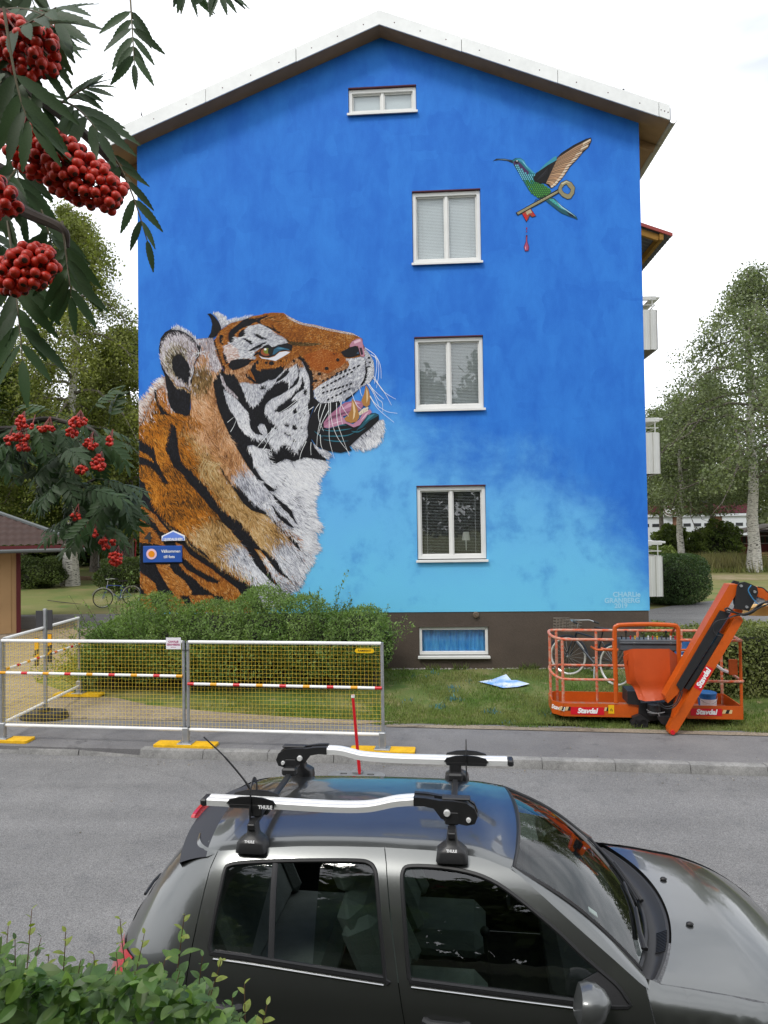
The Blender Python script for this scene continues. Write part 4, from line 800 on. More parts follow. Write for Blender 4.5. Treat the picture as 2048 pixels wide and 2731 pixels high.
# layers after the flats in drawing order (ears, chin) are free of them, so only block strokes rooted inside flats
rg = np.random.default_rng(11)
ys, xs = np.nonzero(lab >= 0); pick = rg.choice(len(ys), 92000); X = xs[pick]+rg.random(92000)+RX0; Y = ys[pick]+rg.random(92000)+RY0; Lb = lab[ys[pick], xs[pick]]; fl = flat_lab[ys[pick], xs[pick]]
FIELD = rg.normal(size=(24, 24)); 
def fld(x, y, s=26.):
    u = (x-RX0)/s; v = (y-RY0)/s; i = int(u) % 23; j = int(v) % 23; a, b = u-int(u), v-int(v)
    return (FIELD[i, j]*(1-a)+FIELD[i+1, j]*a)*(1-b)+(FIELD[i, j+1]*(1-a)+FIELD[i+1, j+1]*a)*b
PALC = {}
LOCK = rg.normal(size=(64, 64))
def lock(u, v):
    i, j = math.floor(u), math.floor(v); a, b = u-i, v-j; a = a*a*(3-2*a); b = b*b*(3-2*b); q = lambda p, r_: LOCK[p % 64, r_ % 64]
    return (q(i, j)*(1-a)+q(i+1, j)*a)*(1-b)+(q(i, j+1)*(1-a)+q(i+1, j+1)*a)*b
order = np.argsort(Y+rg.normal(size=len(Y))*25)
zst = .0125
for k in order:
    l = Lb[k]; pal, ang, ln, poly, d = LAY[l]; black = pal is K_
    if fl[k] and not black: continue
    area = Y[k] > 1165 or X[k] < 560
    if black and rg.random() < (.3 if area else .1): continue
    if not black and area:                                   # neighbouring coats blend into one another
        jx, jy = int(xs[pick[k]]+rg.normal()*11), int(ys[pick[k]]+rg.normal()*11)
        if 0 <= jx < RW and 0 <= jy < RH and lab[jy, jx] >= 0 and LAY[lab[jy, jx]][0] is not K_: pal = LAY[lab[jy, jx]][0]
    if not area: ln = ln*.72
    if id(pal) not in PALC: PALC[id(pal)] = [pc(h) for h in pal[1]]
    cs = PALC[id(pal)]; wob = fld(X[k], Y[k]); a0 = R(ang+wob*12); ca, sa = math.cos(a0), math.sin(a0)
    tone = (.43 if pal is OB else .5 if pal is TN else .54)+.24*lock((X[k]*ca+Y[k]*sa)/15., (-X[k]*sa+Y[k]*ca)/4.2)+.12*fld(X[k]+300, Y[k], 40.)+rg.normal()*.085
    col = cs[int(min(len(cs)-1, max(0, tone*len(cs))))]*rg.uniform(.92, 1.06)
    curl = 24 if pal in (PE, OB, TN) else 11
    a = R(ang+wob*curl+rg.normal()*9); L_ = ln*(1.18 if area else 1.)*rg.uniform(.6, 1.15); wd = rg.uniform(.8, 1.5) if L_ > 8 else rg.uniform(.65, 1.2)
    b2 = a+R(rg.normal()*curl*1.3); x0, y0 = X[k], Y[k]; x1, y1 = x0+math.cos(a)*L_*.5, y0+math.sin(a)*L_*.5; x2, y2 = x1+math.cos(b2)*L_*.5, y1+math.sin(b2)*L_*.5
    nx, ny = -math.sin(a)*wd/2, math.cos(a)*wd/2; o = len(PT.v); z = zst+rg.random()*.0035+(.0004 if black else 0)
    PT.v += [(x0+nx*.6, y0+ny*.6, z), (x0-nx*.6, y0-ny*.6, z), (x1+nx, y1+ny, z), (x1-nx, y1-ny, z), (x2, y2, z)]; PT.c += [col*.86, col*.86, col, col, col*1.04]
    PT.f += [(o, o+1, o+3), (o, o+3, o+2), (o+2, o+3, o+4)]
PT.z = .0170
for h, poly in FLAT: PT.poly(poly, pc(h), .00003)
# long loose strands and whiskers
wc = pc('#eef0f2')
for p in ([(1280, 470), (1400, 560), (1460, 680), (1470, 830)], [(1350, 550), (1430, 620), (1440, 780), (1415, 940)], [(1380, 800), (1480, 960), (1560, 1025), (1640, 1070)], [(1380, 830), (1500, 980), (1590, 1140)], [(1320, 890), (1400, 980), (1500, 1070)], [(1330, 890), (1430, 1060), (1480, 1110), (1490, 1220)], [(1340, 1030), (1400, 1120), (1530, 1210), (1659, 1235)], [(1340, 1040), (1440, 1190), (1620, 1340)], [(1310, 890), (1380, 1000), (1450, 1170)], [(1400, 560), (1420, 680), (1390, 890)], [(770, 1120), (740, 1250), (760, 1350), (800, 1440)], [(830, 1120), (770, 1290), (730, 1480), (720, 1640)], [(860, 1110), (865, 1350), (870, 1550), (925, 1760)], [(880, 1100), (890, 1300), (960, 1510), (1110, 1710)], [(950, 1110), (960, 1330), (1010, 1490), (1100, 1730)], [(1020, 1070), (990, 1200), (1020, 1360)], [(980, 1080), (1030, 1180), (1090, 1270)], [(1120, 980), (1180, 1130), (1240, 1190)], [(1220, 930), (1230, 990), (1250, 1040)], [(750, 1120), (715, 1170), (690, 1220)], [(860, 1200), (780, 1350), (740, 1480)], [(640, 1025), (500, 1080), (380, 1170), (280, 1230)], [(680, 1160), (580, 1240), (520, 1360)], [(500, 1140), (390, 1250), (250, 1370), (20, 1640)], [(620, 1150), (330, 1340), (180, 1520), (90, 1660)], [(600, 1560), (540, 1690), (510, 1830)], [(655, 1570), (650, 1640), (655, 1720)], [(760, 1480), (770, 1600), (800, 1680)]):
    PT.z += .00003; PT.line(TA(*p), 1.5, .7, wc, PT.z)
for p in ([(830, 560), (760, 540), (680, 560), (660, 610)], [(820, 510), (750, 530), (690, 530)], [(740, 500), (740, 560), (700, 600)], [(1270, 350), (1200, 370), (1240, 380)], [(1320, 335), (1260, 345), (1210, 365)], [(1080, 1340), (1150, 1280)], [(1115, 1450), (1150, 1390), (1180, 1320)], [(1640, 1390), (1530, 1500), (1410, 1650)], [(1655, 1440), (1560, 1540), (1500, 1650)]):
    PT.z += .00003; PT.line(TB(*p), 1.3, .7, wc, PT.z)
sc_ = pc('#cdb887')
for x in (740, 770, 800, 830, 860, 890, 920):
    i = (x-740)/30; PT.z += .00003; PT.line(TC((x+70, 20+i*8), (x+20+12*math.sin(i*3), 120), (x+20+30*math.sin(i*2+1), 200), (x+10+i*22, 300+30*math.sin(i*4))), 1.5, .6, sc_, PT.z)
tp = PT.build('tiger_painting', bld)

# --- the hummingbird with the key
def TH(*p): return [(1280+x/4.608, 340+y/4.608) for x, y in p]
HB = Paint()
def hp(h, *pts, dz=.00006): HB.poly(TH(*pts), pc(h), dz)
def out(pts, w_=5): c = np.mean(pts, 0); return [(x+(x-c[0])/np.hypot(*(np.array((x, y))-c))*w_, y+(y-c[1])/np.hypot(*(np.array((x, y))-c))*w_) for x, y in pts]
hp('#17202c', (158, 414), (200, 384), (300, 384), (402, 402), (412, 445), (330, 412), (230, 402)); hp('#6d8490', (195, 392), (300, 390), (395, 406), (300, 398))
body = [(400, 405), (440, 380), (500, 380), (545, 410), (562, 450), (602, 510), (650, 548), (680, 578), (652, 620), (680, 660), (760, 690), (850, 750), (876, 800), (852, 850), (800, 882), (730, 872), (660, 832), (600, 772), (560, 702), (500, 592), (440, 502), (410, 452)]
hp('#14262c', *out(body, 5)); hp('#1f6f78', *body)
hp('#2c6b34', (552, 650), (640, 660), (760, 710), (850, 770), (862, 820), (800, 872), (730, 866), (662, 826), (602, 766))
hp('#3f93b0', (440, 385), (500, 382), (545, 412), (562, 452), (640, 530), (690, 572), (640, 562), (570, 490), (520, 430)); hp('#8fc3dc', (510, 400), (548, 440), (600, 515), (570, 480), (530, 430))
hp('#452c58', (408, 420), (450, 403), (500, 440), (552, 500), (602, 548), (590, 582), (530, 577), (480, 500), (420, 470)); hp('#0e0d10', *[(452+22*math.cos(a), 425+20*math.sin(a)) for a in np.linspace(0, 6.28, 12, endpoint=False)]); hp('#e8e8ee', *[(455+8*math.cos(a), 412+8*math.sin(a)) for a in np.linspace(0, 6.28, 8, endpoint=False)])
rb = np.random.default_rng(3); bp_ = [(x, y) for y in range(470, 870, 24) for x in range(430, 870, 24)]
def pin(p, poly):
    c = False; j = len(poly)-1
    for i in range(len(poly)):
        a, b = poly[i], poly[j]
        if (a[1] > p[1]) != (b[1] > p[1]) and p[0] < (b[0]-a[0])*(p[1]-a[1])/(b[1]-a[1])+a[0]: c = not c
        j = i
    return c
for n_, (x, y) in enumerate(bp_):                              # feather scales
    x += 12*((y//24) % 2)
    if not pin((x, y), body) or (y < 570 and x > 440+.9*(y-430)): continue
    t_ = (y-560)/300+(x-700)/700; h = ['#46a8c4', '#3a9a9c', '#2f8f7a', '#3f8f4a', '#4f9a3c'][min(4, max(0, int(2+t_*4+rb.normal()*.7)))]
    if y < 640: h = '#6fc0d6'
    hp('#12302c', *[(x+12*math.cos(a), y+15*math.sin(a)) for a in np.linspace(0, 6.28, 8, endpoint=False)], dz=.00001); hp(h, *[(x-1+8*math.cos(a), y-3+11*math.sin(a)) for a in np.linspace(0, 6.28, 8, endpoint=False)], dz=.00001)
wing = [(690, 560), (830, 460), (940, 385), (1000, 320), (1150, 220), (1300, 145), (1360, 128), (1367, 170), (1335, 240), (1255, 320), (1185, 400), (1105, 480), (1055, 560), (1005, 630), (945, 700), (882, 747), (810, 690), (700, 660)]
hp('#1d1a1c', *out(wing, 6))
tips = [(1362, 135), (1366, 172), (1338, 205), (1332, 245), (1262, 290), (1252, 325), (1218, 358), (1182, 405), (1140, 440), (1102, 485), (1082, 520), (1055, 562), (1030, 600), (1002, 634), (970, 668), (944, 702), (912, 726), (882, 747)]
roots = [(955+(810-955)*i/17., 375+(690-375)*i/17.) for i in range(18)]
for i in range(17):
    (ax, ay), (bx, by), (cx, cy), (dx, dy) = roots[i], roots[i+1], tips[i+1], tips[i]; m1 = ((ax+dx)/2+8, (ay+dy)/2-14); m2 = ((bx+cx)/2+6, (by+cy)/2-14)
    hp(['#a9866a', '#b88f6c', '#9c7c60', '#c09a76'][i % 4], (ax, ay+3), m1, (dx-4, dy+4), (cx-4, cy-4), (m2[0], m2[1]-4), (bx, by-3))
    hp('#d9c6ae', ((ax+3*dx)/4+4, (ay+3*dy)/4-2), (dx-6, dy+6), (cx-10, cy-8), ((bx+3*cx)/4+2, (by+3*cy)/4-9))
hp('#121214', (652, 622), (700, 552), (830, 460), (862, 482), (842, 602), (800, 682), (740, 692), (668, 662)); hp('#3a8fa6', (700, 556), (800, 450), (900, 370), (940, 350), (942, 402), (830, 466))
for k in range(7): HB.z += .00003; HB.line(TH((700+k*20, 650-k*12), (740+k*14, 600-k*10), (780+k*8, 560-k*10)), .6, .6, pc('#33333a'), HB.z)
tail = [(790, 890), (870, 860), (920, 880), (1000, 962), (1100, 1032), (1180, 1092), (1197, 1132), (1120, 1102), (1000, 1052), (880, 962)]
hp('#0f1a26', *out(tail, 4)); hp('#1f5560', *tail); hp('#46a3a8', (850, 890), (900, 880), (990, 968), (1080, 1030), (1000, 1000), (900, 930)); hp('#9fc6d8', (930, 900), (1010, 975), (1110, 1045), (1185, 1105), (1100, 1050), (1000, 985)); hp('#161c30', (1060, 1040), (1130, 1070), (1185, 1122), (1100, 1085))
for k, (x, y) in enumerate(((830, 880), (860, 885), (885, 905), (910, 925), (940, 950), (965, 975))): hp('#3f9a6a', *[(x+10*math.cos(a), y+8*math.sin(a)) for a in np.linspace(0, 6.28, 8, endpoint=False)], dz=.00001)
hp('#15140f', (438, 1050), (870, 808), (958, 758), (985, 800), (880, 862), (462, 1088)); hp('#8f8768', (452, 1050), (872, 822), (962, 772), (972, 794), (880, 848), (468, 1072)); hp('#c9c2a2', (458, 1048), (872, 826), (958, 778), (870, 832))
ou = [(965, 742), (998, 680), (1060, 652), (1122, 678), (1164, 740), (1154, 812), (1112, 874), (1070, 880), (1008, 846), (962, 792)]; inn = [(1002, 750), (1030, 712), (1060, 696), (1088, 732), (1116, 762), (1112, 790), (1098, 815), (1075, 824), (1032, 806), (1010, 780)]
for c_, ww in (('#15140f', 6), ('#8f8768', 0)):
    o2 = out(ou, ww); i2 = out(inn, -ww*.8)
    for k in range(10): k2 = (k+1) % 10; hp(c_, o2[k], o2[k2], i2[k2], i2[k], dz=.000001)
hp('#cfc8aa', (1000, 690), (1060, 660), (1110, 684), (1060, 672), (1008, 706))
hp('#20120e', (512, 1060), (622, 996), (690, 1092), (640, 1108), (612, 1084), (592, 1132), (570, 1166)); hp('#a3402e', (520, 1060), (620, 1003), (682, 1088), (640, 1100), (612, 1075), (588, 1126), (570, 1155)); hp('#b3a184', (560, 1040), (618, 1008), (640, 1050), (600, 1060), (580, 1080)); hp('#c4202a', (520, 1062), (560, 1070), (580, 1120), (568, 1150)); hp('#c4202a', (640, 1030), (680, 1088), (650, 1075))
for k in range(4): HB.z += .00003; HB.line(TH((665+k*34, 930-k*18), (690+k*34, 880-k*16), (705+k*34, 925-k*18)), 1.2, 1.0, pc('#1b2a26'), HB.z)
for x, y, r_ in ((572, 1240, 9), (573, 1258, 6), (572, 1282, 7)): hp('#8a2f55', *[(x+r_*math.cos(a), y+r_*1.3*math.sin(a)) for a in np.linspace(0, 6.28, 10, endpoint=False)])
hp('#5a1f3c', (562, 1325), (582, 1325), (580, 1400), (604, 1470), (594, 1522), (552, 1524), (536, 1470), (562, 1400)); hp('#a84a6e', (568, 1345), (576, 1345), (576, 1410), (596, 1472), (588, 1512), (556, 1514), (544, 1470), (566, 1410)); hp('#e3c3cf', (556, 1475), (562, 1455), (562, 1500), (556, 1500))
HB.build('hummingbird_painting', bld)

# --- signature in pale brush letters
m_sig = mat('pale signature paint', '#93c6e0', .7)
for s, px_, py_, sz in (('CHARLie', 1671, 1586, .135), ('GRANBERG', 1659, 1602, .13), ('2019', 1656, 1616, .125)):
    g = text(s, sz, .0008, .0035); c = wallp(px_, py_, WY-.004); place(g, c, (1, 0, 0), (0, 0, 1)); bobj('signature', g, m_sig)
# ---------------------------------------------------------------- barrier fences on the pavement
m_galv = mat('galvanised steel', (.36, .37, .38), .45, .6, var=.12, vs=9)
m_rail = mat('white coated tube', (.74, .74, .72), .4, var=.05, vs=5)
m_wire = mat('yellow mesh wire', '#e6c544', .5)
m_bandy = mat('band amber', '#d99a12', .4); m_bandr = mat('band red', '#c0202a', .4)
m_foot = mat('yellow foot plate', '#d6a615', .55, var=.15, vs=7, grain=.1, gs=40)
m_paper = mat('white notice paper', (.72, .70, .73), .7); m_pink = mat('pink print', '#b0567c', .7); m_badge = mat('badge yellow', '#e0b416', .4); m_blk = mat('black print', (.015, .015, .015), .5)
_wires = {}
def fence(p0, p1, z0, rail_rel, first, label, extra=None):
    d = np.array(p1)-np.array(p0); Lp = float(np.hypot(*d)); rz = math.atan2(d[1], d[0])
    t = thing('barrier_fence', label, 'fence', (p0[0], p0[1], z0), rz, 'yellow mesh barrier fences on the pavement')
    for x in (0, Lp): g = MB(); g.tube([(x, 0, .10), (x, 0, 1.40)], .021, 10); obj('post', g, m_galv, t)
    for z, n in ((1.385, 'top_rail'), (.215, 'bottom_rail')): g = MB(); g.tube([(.012, 0, z), (Lp-.012, 0, z)], .0225, 10); obj(n, g, m_rail, t)
    g = MB(); nx = int((Lp-.06)/.05); nz = 23
    for i in range(nx+1):
        x = .03+(Lp-.06)*i/nx; g.tube([(x, -.002, .225), (x, -.002, 1.375)], .0015, 4, cap=False)
    for i in range(1, nz):
        z = .215+1.17*i/nz; g.tube([(.02, .0022, z), (Lp-.02, .0022, z)], .0015, 4, cap=False)
    obj('wire_mesh', g, m_wire, t, kind='stuff')
    g = MB(); g.tube([(.02, -.02, rail_rel), (Lp-.02, -.02, rail_rel-.015)], .019, 10); sr = obj('striped_rail', g, m_rail, t)
    n = 9; bm = None
    for i in range(n):
        x = .05+(Lp-.1)*i/(n-1)
        if bm is None: g = MB(); g.tube([(-.045, 0, 0), (.045, 0, 0)], .0202, 10, cap=False); bm = [g.mesh('rail_band') for _ in 'ab']; bm[0].materials.append(m_bandy); bm[1].materials.append(m_bandr)
        o = bpy.data.objects.new('rail_band', bm[(i+first) % 2]); COL.objects.link(o); o.parent = sr; o.location = (x, -.02, rail_rel-.015*x/Lp)
    return t, Lp
FL, FM, FR, FB = (-5.93, 9.24), (-3.235, 9.055), (-.575, 8.86), (-5.985, 11.50)
t1, L1 = fence(FL, (-3.265, 9.057), .1, .945, 0, 'left barrier fence of the pair along the kerb, with a paper notice')
t2, L2 = fence((-3.205, 9.052), FR, .1, .83, 1, 'right barrier fence of the pair along the kerb, with a yellow badge')
t3, L3 = fence((-5.93, 9.30), FB, .115, .955, 0, 'barrier fence turned away from the kerb at the far left')
g = MB(); g.prism([((.095 if math.cos(a) > 0 else -.095)+.03*math.cos(a), .03*math.sin(a)) for a in np.linspace(.1, 2*PI+.1, 20, endpoint=False)], -.028, -.024, lambda a, b, d: (a+L2-.225, d, b+1.295)); bd = obj('badge', g, m_badge, t2)
g = text('RAMIRENT', .034, .0006, .0004, sx=1.05); place(g, (L2-.225, -.0295, 1.295), (1, 0, 0), (0, 0, 1)); obj('lettering', g, m_blk, bd)
# cable ties holding the panels together
for z in (.25, 1.28): g = MB(); g.tube([(L1+.03+.055*math.cos(a), .034*math.sin(a), z) for a in np.linspace(0, 2*PI, 14, endpoint=False)], .005, 5, closed=True); obj('cable_tie', g, m_blk, t1)
e = np.array([ES[0], ES[1], 0]); wq = wmat(t1) @ Vector((L1-.13, -.027, 1.37))
t = thing('paper_notice', 'small white paper notice with pink lettering tied to the fence', 'notice', wq, t1.rotation_euler[2])
g = MB(); g.grid(lambda a, b: (-.105+.21*a, -.004*math.sin(PI*a)-.002*b, -.078+.156*b), 6, 4); g.grid(lambda a, b: (-.105+.21*a, .0015-.004*math.sin(PI*a)-.002*b, -.078+.156*b), 6, 4); obj('sheet', g, m_paper, t)
for s, z, q in (('CHARLIE', .022, .036), ('GRANBERG', -.016, .036)):
    if q < .02: continue
    g = text(s, q, .0005, .001); place(g, (0, -.0068, z), (1, 0, 0), (0, 0, 1)); obj('lettering', g, m_pink, t)
g = MB(); g.box((0, -.006, -.05), (.07, .001, .005)); obj('printed_line', g, m_pink, t)
def fence_foot(p, z, label, rz=ST, first=[None]):
    if first[0] is None:
        t = thing('fence_foot', label, 'fence foot', (*p, z), rz, 'yellow fence feet')
        g = MB(); g.prism([(-.40, -.11), (.40, -.11), (.42, -.09), (.42, .09), (.40, .11), (-.40, .11), (-.42, .09), (-.42, -.09)], 0, .035, lambda a, b, d: (a, b, d)); obj('base_plate', g, m_foot, t)
        g = MB(); g.box((0, 0, .14), (.085, .07, .22), .01); g.box((0, 0, .042), (.20, .16, .014), .004); obj('socket', g, m_galv, t); first[0] = t
        return t
    t = copy_tree(first[0]); t.location = (*p, z); t.rotation_euler = (0, 0, rz); t['label'] = label; return t
fence_foot((-3.235, 9.04), .1, 'yellow fence foot under the joint of the two kerbside panels')
fence_foot((-5.90, 9.23), .1, 'yellow fence foot at the left picture edge')
fence_foot((-.585, 8.85), .1, 'yellow fence foot at the right end, behind the car rack')
fence_foot((-5.99, 11.50), .17, 'yellow fence foot standing in grass before the shrub', ST+.03)

# traffic sign seen from behind, in its oval rubber base
m_rub = mat('black rubber', (.03, .03, .032), .8, var=.2, vs=12); m_sbk = mat('sign back charcoal', (.035, .035, .037), .6); m_sy = mat('sign amber', '#e0a00c', .45)
t = thing('road_sign', 'road barrier sign on a post seen from behind at far left', 'road sign', (-5.93, 10.35, .115))
g = MB(); g.box((0, 0, .87), (.05, .05, 1.62), .006); obj('post', g, m_galv, t)
g = MB(); g.box((-.075, -.032, 1.50), (.11, .012, .31), .003); g.box((.095, -.032, 1.51), (.085, .012, .31), .003); obj('back_plate', g, m_sbk, t)
for x, w_, z in ((-.115, .075, 1.02), (.095, .07, 1.08)):
    g = MB(); g.box((x, -.034, z), (w_, .012, .44), .003); pl = obj('marker_strip', g, m_sbk, t)
    g = MB(); g.prism([(x-w_/2+.004, z+.02), (x+w_/2-.004, z+.05), (x+w_/2-.004, z+.21), (x-w_/2+.004, z+.21)], -.0425, -.041, lambda a, b, d: (a, d, b)); g.prism([(x-w_/2+.004, z-.12), (x+w_/2-.004, z-.06), (x+w_/2-.004, z-.02), (x-w_/2+.004, z-.08)], -.0425, -.041, lambda a, b, d: (a, d, b)); obj('amber_stripe', g, m_sy, pl)
g = MB(); g.prism([(.38*math.cos(a)*abs(math.cos(a))**-.35, .20*math.sin(a)) for a in np.linspace(.01, 2*PI+.01, 26, endpoint=False)], 0, .09, lambda a, b, d: (a*(1-.08*(d > .05))-.02, b*(1-.08*(d > .05)), d)); g.box((-.02, 0, .11), (.14, .12, .05), .01); obj('rubber_base', g, m_rub, t)

# red marker stick in a grey plastic barrier foot on the road
m_grey = mat('grey recycled plastic', (.17, .175, .18), .75, var=.15, vs=14, bump=.2); m_redst = mat('red stick paint', '#b8121c', .35)
t = thing('barrier_block', 'grey plastic barrier block with slots lying on the road behind the car', 'barrier block', (-.83, 8.0, .0), ST)
g = MB(); vv, ff = face_with_holes([(-.33, -.10), (.33, -.10), (.33, .02), (.26, .10), (-.26, .10), (-.33, .02)], [[(-.20, -.02), (-.12, -.02), (-.12, .03), (-.20, .03)], [(.12, -.02), (.20, -.02), (.20, .03), (.12, .03)]], lambda a, b: (a, b, .115)); g.add(vv, ff)
ol = [(-.33, -.10), (.33, -.10), (.33, .02), (.26, .10), (-.26, .10), (-.33, .02)]
for lp, sc in ((ol, 1.12), ([(-.20, -.02), (-.12, -.02), (-.12, .03), (-.20, .03)], 1), ([(.12, -.02), (.20, -.02), (.20, .03), (.12, .03)], 1)):
    n = len(lp); g.add([(a, b, .115) for a, b in lp]+[(a*sc, b*sc, 0) for a, b in lp], [(i, (i+1) % n, n+(i+1) % n, n+i) for i in range(n)])
g.box((0, .03, .13), (.12, .08, .04), .01); obj('foot_block', g, m_grey, t, ang=30)
a, b = np.array((-.80, 8.0, .12)), np.array((-.875, 8.05, 1.02))
t = thing('marker_stick', 'thin red marker stick leaning up from the grey block', 'marker stick', a)
g = MB(); g.tube([a, a+.5*(b-a), b], [.021, .019, .017], 8); obj('stick', g, m_redst, t, world=True)
g = MB(); g.lathe([(.0215, 0), (.0215, .03)], 10, tuple(a+.97*(b-a)-a), 'z'); obj('reflector_band', g, m_rail, t)

# painted board lying on the lawn and other left-over things
def onlawn(x, y, dz=0.):
    d = ray(x, y); z = .2
    for _ in range(8): p = CAMP+d*((z-3)/d[2]); z = gz(p[0], p[1])+dz
    return np.array(p)
m_board = mat('paint spattered sheet', '#2f8fe0', .6, col2=(.80, .83, .88), vs=3.)
q = [onlawn(1020+x/3.606, 1740+y/3.606) for x, y in ((925, 292), (1060, 272), (1190, 245), (1240, 278), (1290, 280), (1415, 322), (1300, 342), (1160, 356), (1085, 340), (990, 306))]
c = np.mean(q, 0); t = thing('painted_sheet', 'blue and white paint spattered sheet lying on the lawn', 'sheet', (c[0], c[1], gz(c[0], c[1])))
g = MB(); n = len(q); rad = [0, .35, .7, 1]
for r_ in rad:
    for i, p in enumerate(q): w_ = c+(p-c)*max(r_, .001); g.v.append((w_[0], w_[1], gz(w_[0], w_[1])+.028+.010*math.sin(i*2.1+r_*4)+(.03 if i == 2 else 0)*r_))
for k in range(3):
    for i in range(n): g.f.append((k*n+i, k*n+(i+1) % n, (k+1)*n+(i+1) % n, (k+1)*n+i))
obj('sheet', g, m_board, t, ang=60, world=True)

# ---------------------------------------------------------------- boom lift: work basket and jib parked on the lawn
m_or = mat('lift orange paint', '#b8500f', .38, var=.07, vs=4, spec=.45, grain=.04, gs=25)
m_tape = mat('rail with torn film wrap', '#c8480f', .42, col2=(.46, .30, .22), vs=16., stretch=(1, 1, 1.6))
m_apron = mat('orange vinyl apron', '#ad420f', .5, var=.08, vs=3, bump=.15, bs=9)
m_box = mat('control box grey', (.075, .082, .09), .55, var=.1); m_bk = mat('lift black steel', (.016, .016, .017), .5)
m_hose = mat('black hose', (.014, .014, .015), .45); m_redl = mat('sticker red', '#c41226', .4); m_wht = mat('sticker white', (.76, .76, .76), .4); m_cream = mat('hazard cream', '#c9b182', .5); m_yst = mat('warning yellow', '#dfb010', .4)
m_deckm = mat('orange deck worn', '#b8481a', .6, col2='#8f7a6c', vs=16.)
Q3 = lambda x, y: (1400+x/2.56, 1500+y/2.56)
lift_o = np.array((1.97, 10.08, .22))
lift = thing('boom_lift', 'orange boom lift with empty work basket lowered onto the lawn', 'boom lift', lift_o, ST)
LI = None
def lpt(x, y, dy):                                  # zoomed spot -> local lift coordinates on the plane y = dy
    d = ray(*Q3(x, y)); o = Vector(CAMP)-Vector(lift_o); M_ = Matrix.Rotation(-ST, 3, 'Z'); o = M_ @ o; dd = M_ @ Vector(d); k = (dy-o.y)/dd.y; p = o+dd*k; return np.array(p)
BLEN, BDEP = 2.45, .72
# floor tray with upturned kick boards
flr = MB(); flr.prism([(.0, .02), (BLEN, .02), (BLEN, BDEP), (-.05, BDEP), (-.12, BDEP-.12), (-.12, .18)], 0, .03, lambda a, b, d: (a, b, d)); obj('basket_floor', flr, m_deckm, lift)
ring = [(0, 0), (BLEN, 0), (BLEN, BDEP), (-.05, BDEP), (-.14, BDEP-.12), (-.14, .15)]
for i in range(6):
    p, q = np.array(ring[i]), np.array(ring[(i+1) % 6]); d = (q-p)/np.linalg.norm(q-p); nrm = np.array((-d[1], d[0]))*.008
    segs = [(p, q)] if i else [(p, p+d*1.10), (p+d*1.70, q)]
    if i == 2: segs = [(p, q)]
    for a, b in segs:
        g = MB(); g.prism([tuple(a-nrm), tuple(b-nrm), tuple(b+nrm), tuple(a+nrm)], -.0, .185, lambda a_, b_, d_: (a_, b_, d_)); obj('kick_board', g, m_or, lift)
def rail(pts, r, m_=m_tape, n='rail', nn=10): g = MB(); g.tube(pts, r, nn); return obj(n, g, m_, lift)
TOPF, TOPB, MIDZ = 1.105, 1.13, .57
# posts
for x, y, zt in ((.0, .02, TOPF), (-.13, .45, TOPB), (.0, BDEP, TOPB), (1.22, BDEP, TOPB), (BLEN, .03, TOPF), (BLEN-.02, BDEP, TOPB), (.60, BDEP, TOPB), (1.86, BDEP, TOPB)): rail([(x, y, .03), (x, y, zt)], .021, m_tape if y > .3 or x < .1 else m_or, 'rail_post')
# top and mid rails
rail(smooth_pts([(.72, .0, TOPF), (.1, .0, TOPF), (-.05, .06, TOPF+.005), (-.13, .25, TOPB-.01), (-.13, BDEP-.15, TOPB), (-.04, BDEP, TOPB), (.3, BDEP, TOPB), (1.2, BDEP, TOPB), (BLEN-.05, BDEP, TOPB)], 4), .021)
rail(smooth_pts([(.75, .0, MIDZ-.04), (.1, .0, MIDZ-.04), (-.05, .06, MIDZ-.03), (-.13, .25, MIDZ), (-.13, BDEP-.15, MIDZ+.02), (-.02, BDEP, MIDZ+.02), (.5, BDEP, MIDZ+.02), (BLEN-.05, BDEP, MIDZ+.02)], 4), .019)
rail([(.55, .03, TOPF-.13), (.6, .0, TOPF-.14), (.78, .0, TOPF-.14)], .017, m_or)
rail([(.42, .10, TOPF-.12), (.48, .02, TOPF-.15), (.78, .0, TOPF-.15)], .017, m_or)
rail(smooth_pts([(1.62, .0, TOPF), (BLEN-.08, .0, TOPF), (BLEN, .08, TOPF), (BLEN, BDEP-.1, TOPB)], 4), .021)
rail(smooth_pts([(1.62, .0, MIDZ-.04), (BLEN-.05, .0, MIDZ-.04), (BLEN, .08, MIDZ-.03), (BLEN, BDEP-.1, MIDZ)], 4), .019)
rail([(1.62, .0, TOPF-.14), (2.15, .0, TOPF-.14)], .017, m_or)
# entry gate bracket at the right end
g = MB(); g.box((BLEN-.09, .06, .72), (.12, .03, .22), .006); obj('gate_bracket', g, m_or, lift)
g = MB(); g.tube(smooth_pts([(BLEN-.32, .3, .78), (BLEN-.2, .2, .66), (BLEN-.1, .1, .62)], 4), .02, 8); obj('gate_bar', g, m_wht, lift)
# taller hoop round the control position
z1 = lpt(830, 428, .0)[2]; x0, x1 = lpt(617, 700, .0)[0], lpt(1052, 700, 0.)[0]
g = MB(); g.tube(smooth_pts([(x0, .0, .20), (x0, .0, .6), (x0, 0, z1-.10), (x0+.03, 0, z1-.02), (x0+.10, .0, z1), ((x0+x1)/2, .0, z1+.012), (x1-.08, 0, z1), (x1-.015, 0, z1-.03), (x1, 0, z1-.12), (x1, 0, .7), (x1, 0, .2)], 5), .025, 8, flat=1.3); obj('control_hoop', g, m_or, lift)
for x in (x0+.03, x1-.03): g = MB(); g.tube([(x, .03, z1-.04), (x, .26, z1-.16), (x, .30, .7)], .017, 8); obj('hoop_stay', g, m_or, lift)
